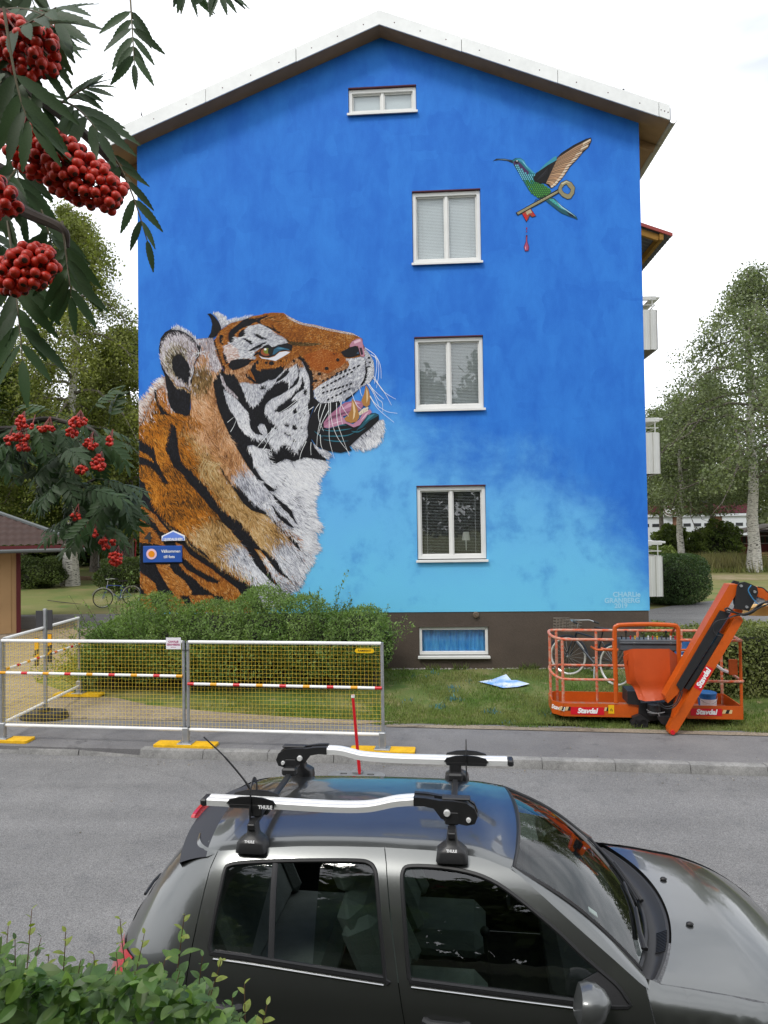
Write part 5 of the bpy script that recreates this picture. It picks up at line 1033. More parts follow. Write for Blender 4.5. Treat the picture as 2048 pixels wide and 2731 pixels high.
# control box with levers
a, b = lpt(640, 592, .14), lpt(1042, 520, .14); cb = MB(); cb.box(((a[0]+b[0])/2, .18, (a[2]+b[2])/2-.01), (b[0]-a[0], .24, (b[2]-a[2])*1.0), .012); cb.box(((a[0]+b[0])/2, .17, b[2]-.055), (b[0]-a[0]+.012, .262, .022), .005); cbo = obj('control_box', cb, m_box, lift)
rg2 = random.Random(2); lev_c = [m_bk, m_yst, m_wht, m_box, m_redl]
for i in range(13):
    x = a[0]+.04+(b[0]-a[0]-.08)*i/12; g = MB(); h = .03 if i not in (1, 10) else .10; g.tube([(x, .12, b[2]-.01), (x, .12, b[2]+h)], .009, 6); g.sphere((x, .12, b[2]+h), .014 if h < .05 else .02, 8, 5); obj('control_lever', g, m_bk if h > .05 else lev_c[(i*2) % 5], cbo)
for x in (a[0]+.2, b[0]-.12): g = MB(); g.box((x, .055, a[2]+.10), (.035, .012, .03), .003); obj('latch', g, m_galv, cbo)
# apron: a limp vinyl sheet hung over the valves
rows = [[(672, 606), (735, 590), (860, 590), (985, 590), (1052, 640)], [(682, 700), (745, 690), (870, 700), (990, 690), (1046, 720)], [(695, 815), (752, 790), (875, 800), (992, 790), (1040, 810)], [(738, 850), (790, 860), (880, 870), (990, 860), (1010, 880)], [(775, 935), (820, 948), (885, 945), (945, 938), (965, 932)]]
bul = [[.02, -.12, -.125, -.12, .02], [.0, -.15, -.155, -.15, .0], [-.0, -.17, -.185, -.17, .0], [-.06, -.17, -.20, -.18, -.06], [-.20, -.25, -.27, -.26, -.20]]
ctl = [[lpt(x, y, bul[i][j]) for j, (x, y) in enumerate(r_)] for i, r_ in enumerate(rows)]
dense_ = [[np.array(r_[j])+(np.array(r_[j+1])-np.array(r_[j]))*k/4 for j in range(4) for k in range(4)]+[np.array(r_[4])] for r_ in ctl]; dense = dense_; colsn = len(dense[0]); fine = [smooth_pts([dense[i][j] for i in range(5)], 4) for j in range(colsn)]
g = MB(); nr = len(fine[0]); wr = random.Random(8)
g.add([fine[j][i]+np.array((0, .006*math.sin(9*j+i*1.7), 0)) for j in range(colsn) for i in range(nr)], [(j*nr+i, (j+1)*nr+i, (j+1)*nr+i+1, j*nr+i+1) for j in range(colsn-1) for i in range(nr-1)])
obj('apron', g, m_apron, lift, ang=24)
g = MB(); g.prism([tuple(lpt(x, y, -.03)[[0, 2]]) for x, y in ((668, 640), (715, 610), (690, 690), (745, 790), (735, 830), (692, 822))], -.06, -.045, lambda p, q, d: (p, d, q)); obj('apron_flap', g, m_apron, lift)
# mounting frame under the basket
g = MB()
for poly, d0, d1 in (([(700, 880), (775, 880), (790, 960), (950, 955), (1030, 900), (1028, 1100), (975, 1108), (900, 1078), (830, 1085), (775, 1060), (780, 975), (700, 965)], -.04, .30), ([(735, 1060), (790, 1040), (850, 1085), (800, 1118), (760, 1110)], -.1, .1), ([(900, 1050), (1010, 1060), (1000, 1128), (930, 1100)], -.2, .2)): g.prism([tuple(lpt(x, y, d0)[[0, 2]]) for x, y in poly], d0, d1, lambda p, q, d: (p, d, q))
for x in (745, 800): p = lpt(x, 1090, 0); g.lathe([(.02, -.05), (.06, -.05), (.06, .05), (.02, .05)], 14, (p[0], -.05, p[2]), 'y')
g.box((1.4, .3, .09), (.5, .5, .12), .02); obj('mounting_frame', g, m_bk, lift)
p = lpt(882, 985, -.10); g = MB(); g.lathe([(.001, .055), (.085, .05), (.09, .02), (.09, -.09)], 18, (p[0], -.08, p[2]-.02)); obj('rotator', g, m_bk, lift)
for pts in ([(830, 1005), (860, 1022), (910, 1030), (955, 1022)], [(838, 1022), (880, 1032), (930, 1028)], [(912, 1030), (918, 1058)]): g = MB(); g.tube(smooth_pts([lpt(x, y, -.19) for x, y in pts], 4), .006, 6); obj('hydraulic_line', g, m_galv, lift)
# parallel jib: two box beams with the cylinder cover between them
DJ = -.40
def beam(name, poly, d0, d1, m_, par=None, bev=0): g = MB(); g.prism([tuple(lpt(x, y, d0)[[0, 2]]) for x, y in poly], d0, d1, lambda p, q, d: (p, d, q)); return obj(name, g, m_, par or lift, ang=25)
upb = beam('upper_jib_beam', [(957, 912), (1396, 150), (1452, 150), (1466, 175), (1040, 900), (975, 962)], DJ, DJ+.20, m_or)
lob = beam('lower_jib_beam', [(983, 1140), (1012, 1083), (1442, 362), (1478, 372), (1490, 398), (1088, 1080), (1040, 1158), (1000, 1178), (984, 1166)], DJ-.02, DJ+.14, m_or)
beam('jib_web', [(1034, 905), (1090, 840), (1440, 300), (1490, 330), (1090, 1000), (1040, 1050), (1000, 1060)], DJ+.06, DJ+.11, m_or)
beam('cylinder_cover', [(1036, 838), (1335, 328), (1402, 346), (1066, 882)], DJ-.03, DJ+.10, m_bk)
beam('cylinder', [(1090, 860), (1200, 690), (1330, 480), (1375, 500), (1210, 745), (1120, 870)], DJ+.0, DJ+.05, m_bk)
hp_ = beam('hinge_plate', [(1450, 165), (1462, 140), (1500, 132), (1540, 146), (1585, 168), (1592, 205), (1578, 250), (1530, 332), (1428, 316)], DJ-.035, DJ-.015, m_bk)
for x, y in ((1476, 160), (1568, 200), (1514, 304)): p = lpt(x, y, DJ-.04); g = MB(); g.lathe([(.001, -.012), (.018, -.012), (.02, .01)], 12, (p[0], DJ-.04, p[2]), 'y'); obj('bolt', g, m_galv, hp_)
beam('hinge_back', [(1415, 140), (1430, 124), (1460, 130), (1500, 190), (1480, 300), (1430, 290)], DJ+.16, DJ+.20, m_bk)
beam('boom_arm', [(1560, 178), (1590, 165), (1640, 185), (1720, 235), (1900, 420), (1870, 450), (1690, 285), (1640, 252), (1580, 232)], DJ+.03, DJ+.20, m_or)
beam('boom_end', [(1576, 262), (1600, 232), (1632, 250), (1640, 268), (1590, 275)], DJ+.05, DJ+.2, m_galv)
beam('lower_boom', [(1535, 312), (1600, 300), (1900, 290), (1900, 352), (1640, 366), (1530, 364)], DJ+.25, DJ+.5, mat('pale yellow boom', '#d9a95a', .5, var=.05))
for k, pts in enumerate(([(1362, 322), (1385, 312), (1440, 345), (1500, 360), (1560, 338), (1610, 292), (1659, 262), (1700, 250)], [(1366, 330), (1420, 340), (1490, 352), (1550, 330), (1600, 288), (1659, 268), (1700, 262)], [(1405, 372), (1440, 362), (1510, 352), (1570, 326), (1620, 300), (1700, 275)], [(1345, 505), (1300, 490), (1280, 440), (1310, 400), (1380, 385), (1440, 360)], [(1545, 155), (1525, 190), (1550, 240), (1590, 285)], [(1590, 168), (1625, 175), (1659, 205)], [(1060, 880), (1050, 920), (1020, 970), (960, 985), (925, 960)], [(1075, 880), (1060, 930), (1020, 985), (960, 998), (905, 960)])):
    g = MB(); g.tube(smooth_pts([lpt(x, y, DJ-.07-.008*k) for x, y in pts], 5), .011 if k < 3 else .008, 7); obj('hose', g, mat('blue hose', '#2f6f9a', .4) if k == 4 else m_hose, lift)
p = lpt(1008, 1160, DJ-.03); g = MB(); g.lathe([(.001, -.02), (.028, -.02), (.03, .02)], 14, (p[0], DJ-.03, p[2]), 'y'); obj('pivot_pin', g, m_bandr, lift)
# stickers
def sticker(c, w_, h, ang, dy, s=None, sz=.08, m1=m_redl, par=lift):
    o = MB(); ca, sa = math.cos(ang), math.sin(ang); ex, ey = (ca, 0, sa), (-sa, 0, ca)
    o.box((0, 0, 0), (w_, h, .002)); place(o, c, ex, ey); so_ = obj('sticker', o, m1, par)
    if s: g = text(s, sz, .0008, .0045, .22); place(g, tuple(np.array(c)+(0, -.003, 0)), ex, ey); obj('lettering', g, m_wht, so_)
a, b = lpt(312, 1038, -.011), lpt(540, 990, -.011); sticker(((a[0]+b[0])/2, -.0105, (a[2]+b[2])/2), b[0]-a[0], b[2]-a[2], 0, 0, 'Stavdal', .098)
a, b = lpt(1132, 1045, -.011), lpt(1345, 1000, -.011); sticker(((a[0]+b[0])/2, -.0105, (a[2]+b[2])/2), b[0]-a[0], b[2]-a[2], 0, 0, 'Stavdal', .098)
p, q = lpt(1180, 858, DJ-.0225), lpt(1258, 722, DJ-.0225); sticker(tuple((p+q)/2), np.linalg.norm(q-p)+.03, .105, math.atan2(q[2]-p[2], q[0]-p[0]), 0, 'Stavdal', .10)
a, b = lpt(570, 1032, -.011), lpt(608, 974, -.011); sticker(((a[0]+b[0])/2, -.011, (a[2]+b[2])/2), b[0]-a[0], b[2]-a[2], 0, 0, None, 0, m_yst)
for dx in (-.012, .0, .014):
    o = MB(); o.box(((a[0]+b[0])/2+dx, -.0135, (a[2]+b[2])/2-.02*abs(dx)*50), (.006, .001, .03)); obj('warning_mark', o, m_blk, lift)
for xa, xb, z in ((228, 310, 998), (540, 568, 1002), (1345, 1412, 1020)):
    a, b = lpt(xa, z+12, -.011), lpt(xb, z-12, -.011); n = max(2, int((b[0]-a[0])/.035)); sk = (b[0]-a[0])/n
    for i in range(n): o = MB(); x = a[0]+i*sk; o.prism([(x, a[2]), (x+sk*1., a[2]), (min(x+sk*1.5, b[0]+.01), b[2]), (min(x+sk*.5, b[0]+.01), b[2])], -.0115, -.0095-.0002*(i % 2), lambda p_, q_, d: (p_, d, q_)); obj('hazard_stripe', o, m_blk if i % 2 else m_cream, lift)
g = text('Stavdal', .085, .0008, .0028, .22); ex = Vector((.14, -.15, 0)).normalized(); place(g, (-.075, .066, .10), ex, (0, 0, 1)); obj('lettering', g, m_wht, lift)
# things left in and by the basket
def lift_w(p): return np.array(wmat(lift) @ Vector(p))
m_blue = mat('bucket blue', '#2468a8', .45); m_denim = mat('denim blue cloth', '#2d5f96', .85, var=.25, vs=20)
pw = lift_w((2.12, .45, .03)); t = thing('paint_bucket', 'blue lidded paint bucket with white label standing in the basket', 'bucket', pw)
g = MB(); g.lathe([(.11, 0), (.13, .22), (.128, .225)], 18); obj('pail', g, m_blue, t); g = MB(); g.lathe([(.1325, .06), (.1345, .16)], 18, a0=PI*1.15, a1=PI*1.9); obj('paper_label', g, m_wht, t); g = MB(); g.lathe([(.138, .215), (.138, .24), (.12, .245), (.001, .24)], 18); obj('lid', g, m_blue, t)
g = MB(); g.tube([(.135*math.cos(a), -.03-.10*math.sin(a), .20-.10*math.sin(a)) for a in np.linspace(0, PI, 12)], .004, 5); obj('handle', g, m_galv, t)
pw = lift_w(tuple(lpt(1082, 545, BDEP))); t = thing('work_cloth', 'blue denim work cloth hanging over the back rail of the basket', 'cloth', pw, ST)
g = MB(); g.grid(lambda a, b: ((-.12+.24*a)+.02*math.sin(5*b), -.035+.03*math.sin(7*a+3*b)+.02*b, .02-.36*b+.4*(b < .0)), 10, 14); g.grid(lambda a, b: ((-.12+.24*a), .03+.02*math.sin(6*a+2*b), .02-.22*b), 8, 8); g.grid(lambda a, b: (-.12+.24*a, -.035+.065*b, .02+.03*math.sin(PI*b)), 8, 4); obj('cloth', g, m_denim, t, ang=80)
for z in (-.12, -.19): g = MB(); g.box((.0, -.07, z), (.22, .012, .018), .003); obj('white_stripe', g, m_wht, t)
pw = onlawn(1983, 1838); t = thing('plastic_tub', 'small white plastic tub on the grass by the hedge', 'tub', pw)
g = MB(); g.lathe([(.001, .0), (.075, 0), (.062, .17), (.058, .17), (.07, .01)], 14); obj('tub', g, mat('milky plastic', (.55, .56, .57), .5), t); g = MB(); g.lathe([(.067, .155), (.067, .175), (.06, .178)], 14); obj('rim', g, m_wht, t)
pw = lift_w((.98, .25, .03)); t = thing('rag', 'crumpled pale cloth rag lying on the orange deck', 'rag', pw)
g = MB(); g.sphere((0, 0, .045), .1, 14, 9, (1.1, .8, .5)); rr_ = random.Random(4); g.v = [(x*(1+rr_.uniform(-.12, .12)), y*(1+rr_.uniform(-.12, .12)), max(.0, z*(1+rr_.uniform(-.2, .2)))) for x, y, z in g.v]; obj('cloth', g, mat('pale rag', '#cf9a78', .9), t, ang=60)

# ---------------------------------------------------------------- bicycles
def bicycle(label, loc, rz, mfr, basket=False, lean=0., steer=0.):
    t = thing('bicycle', label, 'bicycle', loc, rz); t.rotation_euler = (lean, 0, rz)
    mt = mat('tyre black', (.02, .02, .02), .8); mtp = mat('tyre pale wall', (.5, .48, .44), .7); msp = mat('spoke steel', (.5, .5, .5), .3, .8); msd = mat('saddle black', (.02, .02, .02), .5)
    for x, nm in ((.54, 0), (-.54, 1)):
        cs, sn = (math.cos(steer), math.sin(steer)) if nm == 0 else (1, 0)
        def rotv(g):
            g.v = [(x+(p[0]-x)*cs-p[1]*sn, (p[0]-x)*sn+p[1]*cs, p[2]) for p in g.v]; return g
        g = MB(); g.tube([(x+.315*math.cos(a), 0, .34+.315*math.sin(a)) for a in np.linspace(0, 2*PI, 36, endpoint=False)], .009, 6, closed=True, up=(0, 1, 0))
        for k in range(18): a = 2*PI*k/18; g.tube([(x+.02*math.cos(a+.6), .02*(-1)**k, .34+.02*math.sin(a+.6)), (x+.315*math.cos(a), 0, .34+.315*math.sin(a))], .0016, 3, cap=False)
        g.tube([(x, -.05, .34), (x, .05, .34)], .016, 8); wo = obj('wheel', rotv(g), msp, t)
        g = MB(); g.tube([(x+.33*math.cos(a), 0, .34+.33*math.sin(a)) for a in np.linspace(0, 2*PI, 36, endpoint=False)], .017, 8, closed=True, up=(0, 1, 0)); obj('tyre', rotv(g), mtp if basket else mt, wo)
        g = MB(); g.tube([(x+.375*math.cos(a), 0, .34+.375*math.sin(a)) for a in np.linspace(R(20), R(175), 16)], .024, 6, flat=.5, up=(0, 1, 0)); obj('mudguard', rotv(g), mfr if basket else msp, t)
    g = MB(); bb = (-.09, 0, .29); st_ = (-.20, 0, .74); hd = (.36, 0, .80); hl = (.40, 0, .66)
    for a, b, r_ in ((bb, st_, .016), (bb, hl, .019), (st_, hd, .015), (hd, hl, .02), (bb, (-.54, .0, .34), .011), (st_, (-.54, 0, .34), .009)): g.tube([a, b], r_, 8)
    obj('frame', g, mfr, t)
    g = MB()
    for s in (-1, 1): g.tube(smooth_pts([(.40, s*.03, .68), (.46, s*.055, .52), (.54, s*.055, .34)], 4), .010, 6)
    obj('fork', g, mfr, t)
    g = MB(); g.tube([hd, (.33, 0, .96)], .013, 8); g.tube(smooth_pts([(.16, -.29, 1.0), (.28, -.25, 1.03), (.36, -.10, 1.02), (.36, .10, 1.02), (.28, .25, 1.03), (.16, .29, 1.0)], 5), .011, 8); hb = obj('handlebar', g, msp, t)
    for s in (-1, 1): g = MB(); g.tube([(.20, s*.278, 1.012), (.10, s*.295, .99)], .017, 8); obj('grip', g, msd, hb)
    g = MB(); g.tube([st_, (-.24, 0, .90)], .013, 8); g.prism([(-.38, -.10), (-.36, .10), (-.22, .06), (-.06, .02), (-.06, -.02), (-.22, -.06)], .90, .95, lambda a, b, d: (a, b, d)); obj('saddle', g, msd, t)
    g = MB(); g.lathe([(.02, -.006), (.09, -.006), (.09, .006), (.02, .006)], 20, (bb[0], -.05, bb[2]), 'y'); g.tube([(bb[0], -.06, bb[2]), (bb[0]+.10, -.06, bb[2]-.13)], .009, 6); g.tube([(bb[0], .06, bb[2]), (bb[0]-.10, .06, bb[2]+.13)], .009, 6); g.box((bb[0]+.10, -.11, bb[2]-.13), (.09, .09, .02)); g.box((bb[0]-.1, .11, bb[2]+.13), (.09, .09, .02)); obj('crank', g, msp, t)
    g = MB(); g.tube([(-.5, -.045, .27), (bb[0], -.045, .21)], .02, 6, flat=.4); g.tube([(-.5, -.045, .40), (bb[0], -.045, .37)], .02, 6, flat=.4); obj('chain_guard', g, msd, t)
    g = MB(); g.tube([(-.25, 0, .72), (-.80, 0, .73)], .007, 6); g.tube([(-.78, .06, .73), (-.54, .06, .36)], .006, 6); g.tube([(-.78, -.06, .73), (-.54, -.06, .36)], .006, 6)
    for s in (-.06, .06): g.tube([(-.25, s, .73), (-.80, s, .73)], .006, 6)
    obj('luggage_rack', g, msd, t)
    g = MB(); g.tube([(-.12, .05, .26), (-.20, .14, .02)], .009, 6); obj('kick_stand', g, msp, t)
    if basket:
        g = MB(); x0, x1, y0, y1, z0, z1 = .42, .74, -.21, .21, .80, 1.02; mw = mat('basket grey wood', '#6f655a', .85)
        for z in np.linspace(z0, z1, 5): g.tube([(x0, y0, z), (x1, y0, z), (x1, y1, z), (x0, y1, z)], .010, 5, closed=True)
        for x in np.linspace(x0, x1, 5): g.tube([(x, y0, z0), (x, y0, z1)], .008, 5); g.tube([(x, y1, z0), (x, y1, z1)], .008, 5); g.tube([(x, y0, z0), (x, y1, z0)], .008, 5)
        for y in np.linspace(y0, y1, 6): g.tube([(x1, y, z0), (x1, y, z1)], .008, 5); g.tube([(x0, y, z0), (x0, y, z1)], .008, 5)
        obj('front_basket', g, mw, t)
    return t
f_, r_b = wallp(1517, 1767, 12.9), wallp(1634, 1789, 12.1); m_ = (f_+r_b)/2; rz = math.atan2(f_[1]-r_b[1], f_[0]-r_b[0])
bicycle('dark bicycle with front basket parked against the brown plinth', (m_[0], m_[1], .2), rz, mat('bike dark blue', (.02, .025, .035), .35), True, R(5), .35)
f_, r_b = wallp(285, 1580, 24.3), wallp(342, 1575, 24.9); m_ = (f_+r_b)/2; rz = math.atan2(f_[1]-r_b[1], f_[0]-r_b[0])
bicycle('blue and silver bicycle standing on the lawn left of the building', (m_[0], m_[1], .2), rz, mat('bike blue silver', '#3a4f9a', .35), False, R(4), -.3)
# ---------------------------------------------------------------- the parked hatchback (local axes: x forward, y away from the camera, z up)
car = thing('parked_car', 'dark grey five door hatchback parked at the near kerb with roof bars', 'car', (-.4, 3.90, 0), R(-4))
m_body = mat('car paint grey metallic', (.135, .14, .137), .30, .88, var=.04, vs=3, spec=.5, coat=1.0)
m_seal = mat('black rubber seal', (.013, .013, .014), .45); m_trim = mat('black trim plastic', (.022, .022, .024), .55, grain=.1, gs=200); m_spoil = mat('spoiler dark grey', (.032, .034, .042), .62, spec=.3)
m_chr = mat('chrome strip', (.42, .42, .42), .15, 1.0); m_cg = glassmat('car side glass', (.40, .46, .43), 1.0); m_wsg = glassmat('windscreen glass', (.55, .62, .58), 1.0); m_rg = glassmat('rear screen glass', (.12, .14, .13), 1.0)
m_seat = mat('seat fabric grey green', (.16, .185, .175), .9, var=.12, vs=9, bump=.2, bs=120); m_int = mat('dark interior', (.02, .02, .021), .8); m_tail = mat('tail lamp red', '#b0101c', .2, coat=1., spec=.5); m_sil = mat('mirror shell silver', (.12, .125, .125), .38, .6, coat=.8)
ZS = [0, .2, .5, .7, .85, .93, 1.0, 1.1, 1.2, 1.3, 1.36, 1.39, 1.43, 1.5]; VS = [.775, .785, .797, .80, .782, .757, .727, .684, .636, .58, .535, .50, .455, .38]
URZ = [.2, .45, .6, .75, .9, 1.0, 1.15, 1.25, 1.33, 1.40, 1.45]; URU = [-1.28, -1.31, -1.305, -1.27, -1.205, -1.145, -1.045, -.96, -.875, -.80, -.74]
def smoothed(xs, ys, w_):
    X = np.linspace(xs[0]-.3, xs[-1]+.3, 900); sl0 = (ys[1]-ys[0])/(xs[1]-xs[0]); sl1 = (ys[-1]-ys[-2])/(xs[-1]-xs[-2])
    Y = np.interp(X, xs, ys)+np.minimum(X-xs[0], 0)*sl0+np.maximum(X-xs[-1], 0)*sl1; k = np.hanning(max(3, int(w_/(X[1]-X[0]))*2+1)); k /= k.sum(); n = len(k)//2
    Yp = np.concatenate([Y[0]-(Y[1]-Y[0])*np.arange(n, 0, -1), Y, Y[-1]+(Y[-1]-Y[-2])*np.arange(1, n+1)]); Yc = np.convolve(Yp, k, 'valid'); return lambda x: float(np.interp(x, X, Yc))
fz = smoothed(ZS, VS, .075); ur = smoothed(URZ, URU, .1)
U0, PW = -.5, 3.2
def sv(u, z, f=None):                               # half width of the body at (u, z)
    f = fz(z) if f is None else f
    if u < U0: q = min(.9999, (U0-u)/(U0-ur(z))); return f*(1-q**PW)**(1/PW)
    if u > 1.5: q = min(.9999, (u-1.5)/(2.47-1.5)); return f*(1-q**4)**.25*(1-.04*q)
    return f
def rearu(v, z): q = min(.9999, abs(v)/fz(z)); return U0-(U0-ur(z))*(1-q**PW)**(1/PW)
ZFU = [1.3, 1.46, 1.6, 1.9, 2.07, 2.2, 2.35, 2.45]; ZFZ = [.985, .962, .952, .912, .858, .79, .68, .55]
zf = smoothed(ZFU, ZFZ, .12)
def dense(poly, s=.022):
    o = []
    for i in range(len(poly)):
        a, b = np.array(poly[i]), np.array(poly[(i+1) % len(poly)]); k = max(1, int(np.linalg.norm(b-a)/s))
        o += [tuple(a+(b-a)*j/k) for j in range(k)]
    return o
def dline(u0, u1, dz=-.002): return [(u, zd(u)+dz) for u in np.linspace(u0, u1, max(3, int(abs(u1-u0)/.02)))]
def curved(name, poly, m_, hole=None, sgn=-1, step=.024, off=0., fn=None, parent=car, thick=True, ang=40):
    """a panel cut out of the body side: outline in (u, z), lifted on to the body surface"""
    poly = dense(poly); hole = dense(smooth_pts(list(hole)+[hole[0]], 3)[:-1]) if hole else None
    P = [Vector(p) for p in poly]; E_ = [(i, (i+1) % len(P)) for i in range(len(P))]
    if hole: o = len(P); P += [Vector(p) for p in hole]; E_ += [(o+i, o+(i+1) % len(hole)) for i in range(len(hole))]
    A = np.array(poly); lo, hi = A.min(0), A.max(0)
    for i, u in enumerate(np.arange(lo[0]+step/2, hi[0], step)):
        for z in np.arange(lo[1]+step/2*(1+(i % 2)), hi[1], step):
            if pin((u, z), poly) and not (hole and pin((u, z), hole)): P.append(Vector((u, z)))
    v, e, f, *_ = delaunay_2d_cdt(P, E_, [], 1, 1e-6)
    F = []
    for q in f:
        c = (sum(v[i].x for i in q)/len(q), sum(v[i].y for i in q)/len(q))
        if pin(c, poly) and not (hole and pin(c, hole)): F.append(tuple(q))
    fn = fn or (lambda u, z: sv(u, z)); g = MB(); g.add([(p.x, sgn*(fn(p.x, p.y)+off), p.y) for p in v], F)
    me = g.mesh(name, 0); me.polygons.foreach_set('use_smooth', [True]*len(me.polygons)); h = .004; N_ = []
    for q in me.vertices:
        u, z = q.co.x, q.co.z; n_ = Vector((-(fn(u+h, z)-fn(u-h, z))/(2*h), 1, -(fn(u, z+h)-fn(u, z-h))/(2*h))); n_.y *= 1; N_.append(Vector((n_.x, sgn*n_.y, n_.z)).normalized())
    for p_ in me.polygons:
        if p_.normal.y*sgn < 0: p_.flip()
    me.update(); me.normals_split_custom_set_from_vertices([tuple(n_) for n_ in N_])
    return obj(name, me, m_, parent)
def ringband(name, outer, k, r_, m_, sgn, off, parent): # seal: a rounded bead round an opening
    g = MB(); pts = smooth_pts(outer+[outer[0]], 3)[:-1]; g.tube([(p[0], sgn*(sv(p[0], p[1])+off), p[1]) for p in pts], r_, 6, closed=True); return obj(name, g, m_, parent)
def shrink(poly, d):
    c = np.mean(poly, 0); n = len(poly); o = []
    for i in range(n):
        a, b, c_ = np.array(poly[i-1]), np.array(poly[i]), np.array(poly[(i+1) % n]); t = (c_-a)/np.linalg.norm(c_-a); nn = np.array((-t[1], t[0]))
        if nn @ (c-b) < 0: nn = -nn
        o.append(tuple(b+nn*d))
    return o
DITCH = [(-.69, 1.358), (-.634, 1.374), (-.43, 1.391), (-.217, 1.404), (0, 1.410), (.211, 1.413), (.465, 1.410), (.687, 1.395), (.827, 1.362)]
dd = np.array(DITCH)
zd_ = smoothed(list(dd[:, 0]), list(dd[:, 1]), .06)
def zd(u): return zd_(max(-.69, min(.827, u)))
RW_O = [(-.606, 1.02), (-.600, 1.12), (-.588, 1.24), (-.582, 1.305), (-.565, 1.328), (-.50, 1.34), (-.328, 1.352), (-.10, 1.362), (.08, 1.367), (.14, 1.362), (.172, 1.342), (.188, 1.30), (.215, 1.14), (.246, .945), (.236, .938), (-.10, .96), (-.40, .98), (-.575, .989), (-.597, 1.0)]
FW_O = [(.345, .962), (.332, 1.06), (.316, 1.19), (.302, 1.30), (.306, 1.338), (.332, 1.356), (.42, 1.360), (.53, 1.357), (.66, 1.342), (.762, 1.312), (.86, 1.262), (.951, 1.206), (1.04, 1.146), (1.12, 1.084), (1.20, 1.028), (1.262, .985), (1.296, .945), (1.298, .905), (1.09, .905), (.75, .92), (.39, .936), (.355, .945)]
GAPR = [(-.634, 1.374), (-.657, 1.306), (-.674, 1.15), (-.690, .99), (-.70, .80), (-.71, .60), (-.60, .36)]
GAPB = [(.211, 1.413), (.226, 1.359), (.26, 1.16), (.30, .95), (.335, .772), (.355, .60), (.36, .30)]
GAPF = [(1.385, .975), (1.40, .90), (1.42, .80), (1.43, .65), (1.40, .30)]
e_ = .0022
for sgn in (-1, 1):
    rd = [(u+e_, z) for u, z in GAPR]+[(.0, .30)]+[(u-e_, z) for u, z in GAPB[::-1]]+dline(.205, -.625)
    rdo = curved('rear_door', rd, m_body, RW_O, sgn)
    fd = [(u+e_, z) for u, z in GAPB]+[(u-e_, z) for u, z in GAPF[::-1]]+[(1.371, .987), (1.25, 1.075), (1.10, 1.18), (.95, 1.285), (.86, 1.343)]+dline(.82, .218)
    fdo = curved('front_door', fd, m_body, FW_O, sgn)
    # window glass, seals, waist strip, divider
    for par, W_, nm in ((rdo, RW_O, 'rear'), (fdo, FW_O, 'front')):
        gl = shrink(W_, .012)
        if nm == 'rear':
            xd = -.318; a = [p for p in gl if p[0] < xd-.02]; b = [p for p in gl if p[0] > xd+.02]
            qa = [p for p in gl if p[0] < xd]; qb = [p for p in gl if p[0] > xd]
            curved('window_glass', [p for p in gl if p[0] < xd], m_cg, None, sgn, .08, -.014, parent=par, thick=False); curved('window_glass', [p for p in gl if p[0] > xd], m_cg, None, sgn, .08, -.014, parent=par, thick=False)
            g = MB(); g.tube([(-.327+.03*t, sgn*(sv(-.32, 1.345-.365*t)-.006), 1.345-.365*t) for t in np.linspace(0, 1, 8)], .016, 6, flat=.5); obj('window_divider', g, m_trim, par)
        else: curved('window_glass', gl, m_cg, None, sgn, .08, -.014, parent=par, thick=False)
        ringband('window_seal', shrink(W_, .004), 0, .0105, m_seal, sgn, -.002, par)
        g = MB(); q = [(-.575, .989), (-.40, .98), (-.10, .96), (.236, .938)] if nm == 'rear' else [(.362, .938), (.75, .92), (1.09, .905)]; g.tube([(p[0], sgn*(sv(p[0], p[1]-.012)+.004), p[1]-.012) for p in smooth_pts(q, 3)], .0042, 6); obj('chrome_strip', g, m_chr, par)
        g = MB(); g.tube([(p[0], sgn*(sv(p[0], p[1]+.012)-.004), p[1]+.012) for p in smooth_pts(q, 3)], .013, 6, flat=.6); obj('window_seal', g, m_seal, par)
        hx_ = {'rear': -.52, 'front': .52}[nm]; g = MB(); g.tube([(hx_-.10, sgn*(fz(.80)-.004), .80), (hx_-.07, sgn*(fz(.80)+.018), .80), (hx_+.06, sgn*(fz(.80)+.018), .795), (hx_+.10, sgn*(fz(.80)-.004), .795)], .018, 8); obj('handle', g, m_trim, par)
    g = MB(); g.prism([(1.075, .915), (1.12, .99), (1.20, 1.028), (1.262, .985), (1.30, .945), (1.30, .905)], 0, 1, lambda a, b, d: (a, sgn*(sv(a, b)-.006+.008*d), b)); obj('mirror_base', g, m_trim, fdo)
    q = [(DITCH[0][0], DITCH[0][1])]+[(u-e_, z) for u, z in GAPR]+[(-.60, .30), (-1.0, .25)]
    zz = [.25, .45, .6, .75, .9, 1.0, 1.1, 1.2, 1.28, 1.34]
    rq = [(U0-(U0-ur(z))*.935, z) for z in zz]+[(-.80, 1.345)]
    gz_ = sorted([(z, u) for u, z in GAPR]+[(.25, -.58)])
    def rqp(a, b):
        z = .25+1.122*b; ug = float(np.interp(z, [p[0] for p in gz_], [p[1] for p in gz_]))-e_; th = math.acos(min(1, max(0, (U0-ug)/(U0-ur(z))))**(PW/2)) if ug < U0 else PI/2
        t0 = PI/2-th; t1 = R(63); t = t0+(t1-t0)*a; s, c = math.sin(t)**(2/PW), math.cos(t)**(2/PW); return (U0-(U0-ur(z))*s, sgn*fz(z)*c, z)
    g = MB(); g.grid(rqp, 22, 40); obj('rear_quarter', g, m_body, car, ang=60)
    vb = lambda u: .665-.03*max(0, u-1.6)
    def fenv(u, z):
        s = sv(u, min(z, .86)); t = zf(u)
        if z > t-.13: q_ = min(1, (z-(t-.13))/.13); return vb(u)+(max(s, vb(u))-vb(u))*math.sqrt(max(0, 1-q_*q_))
        return s
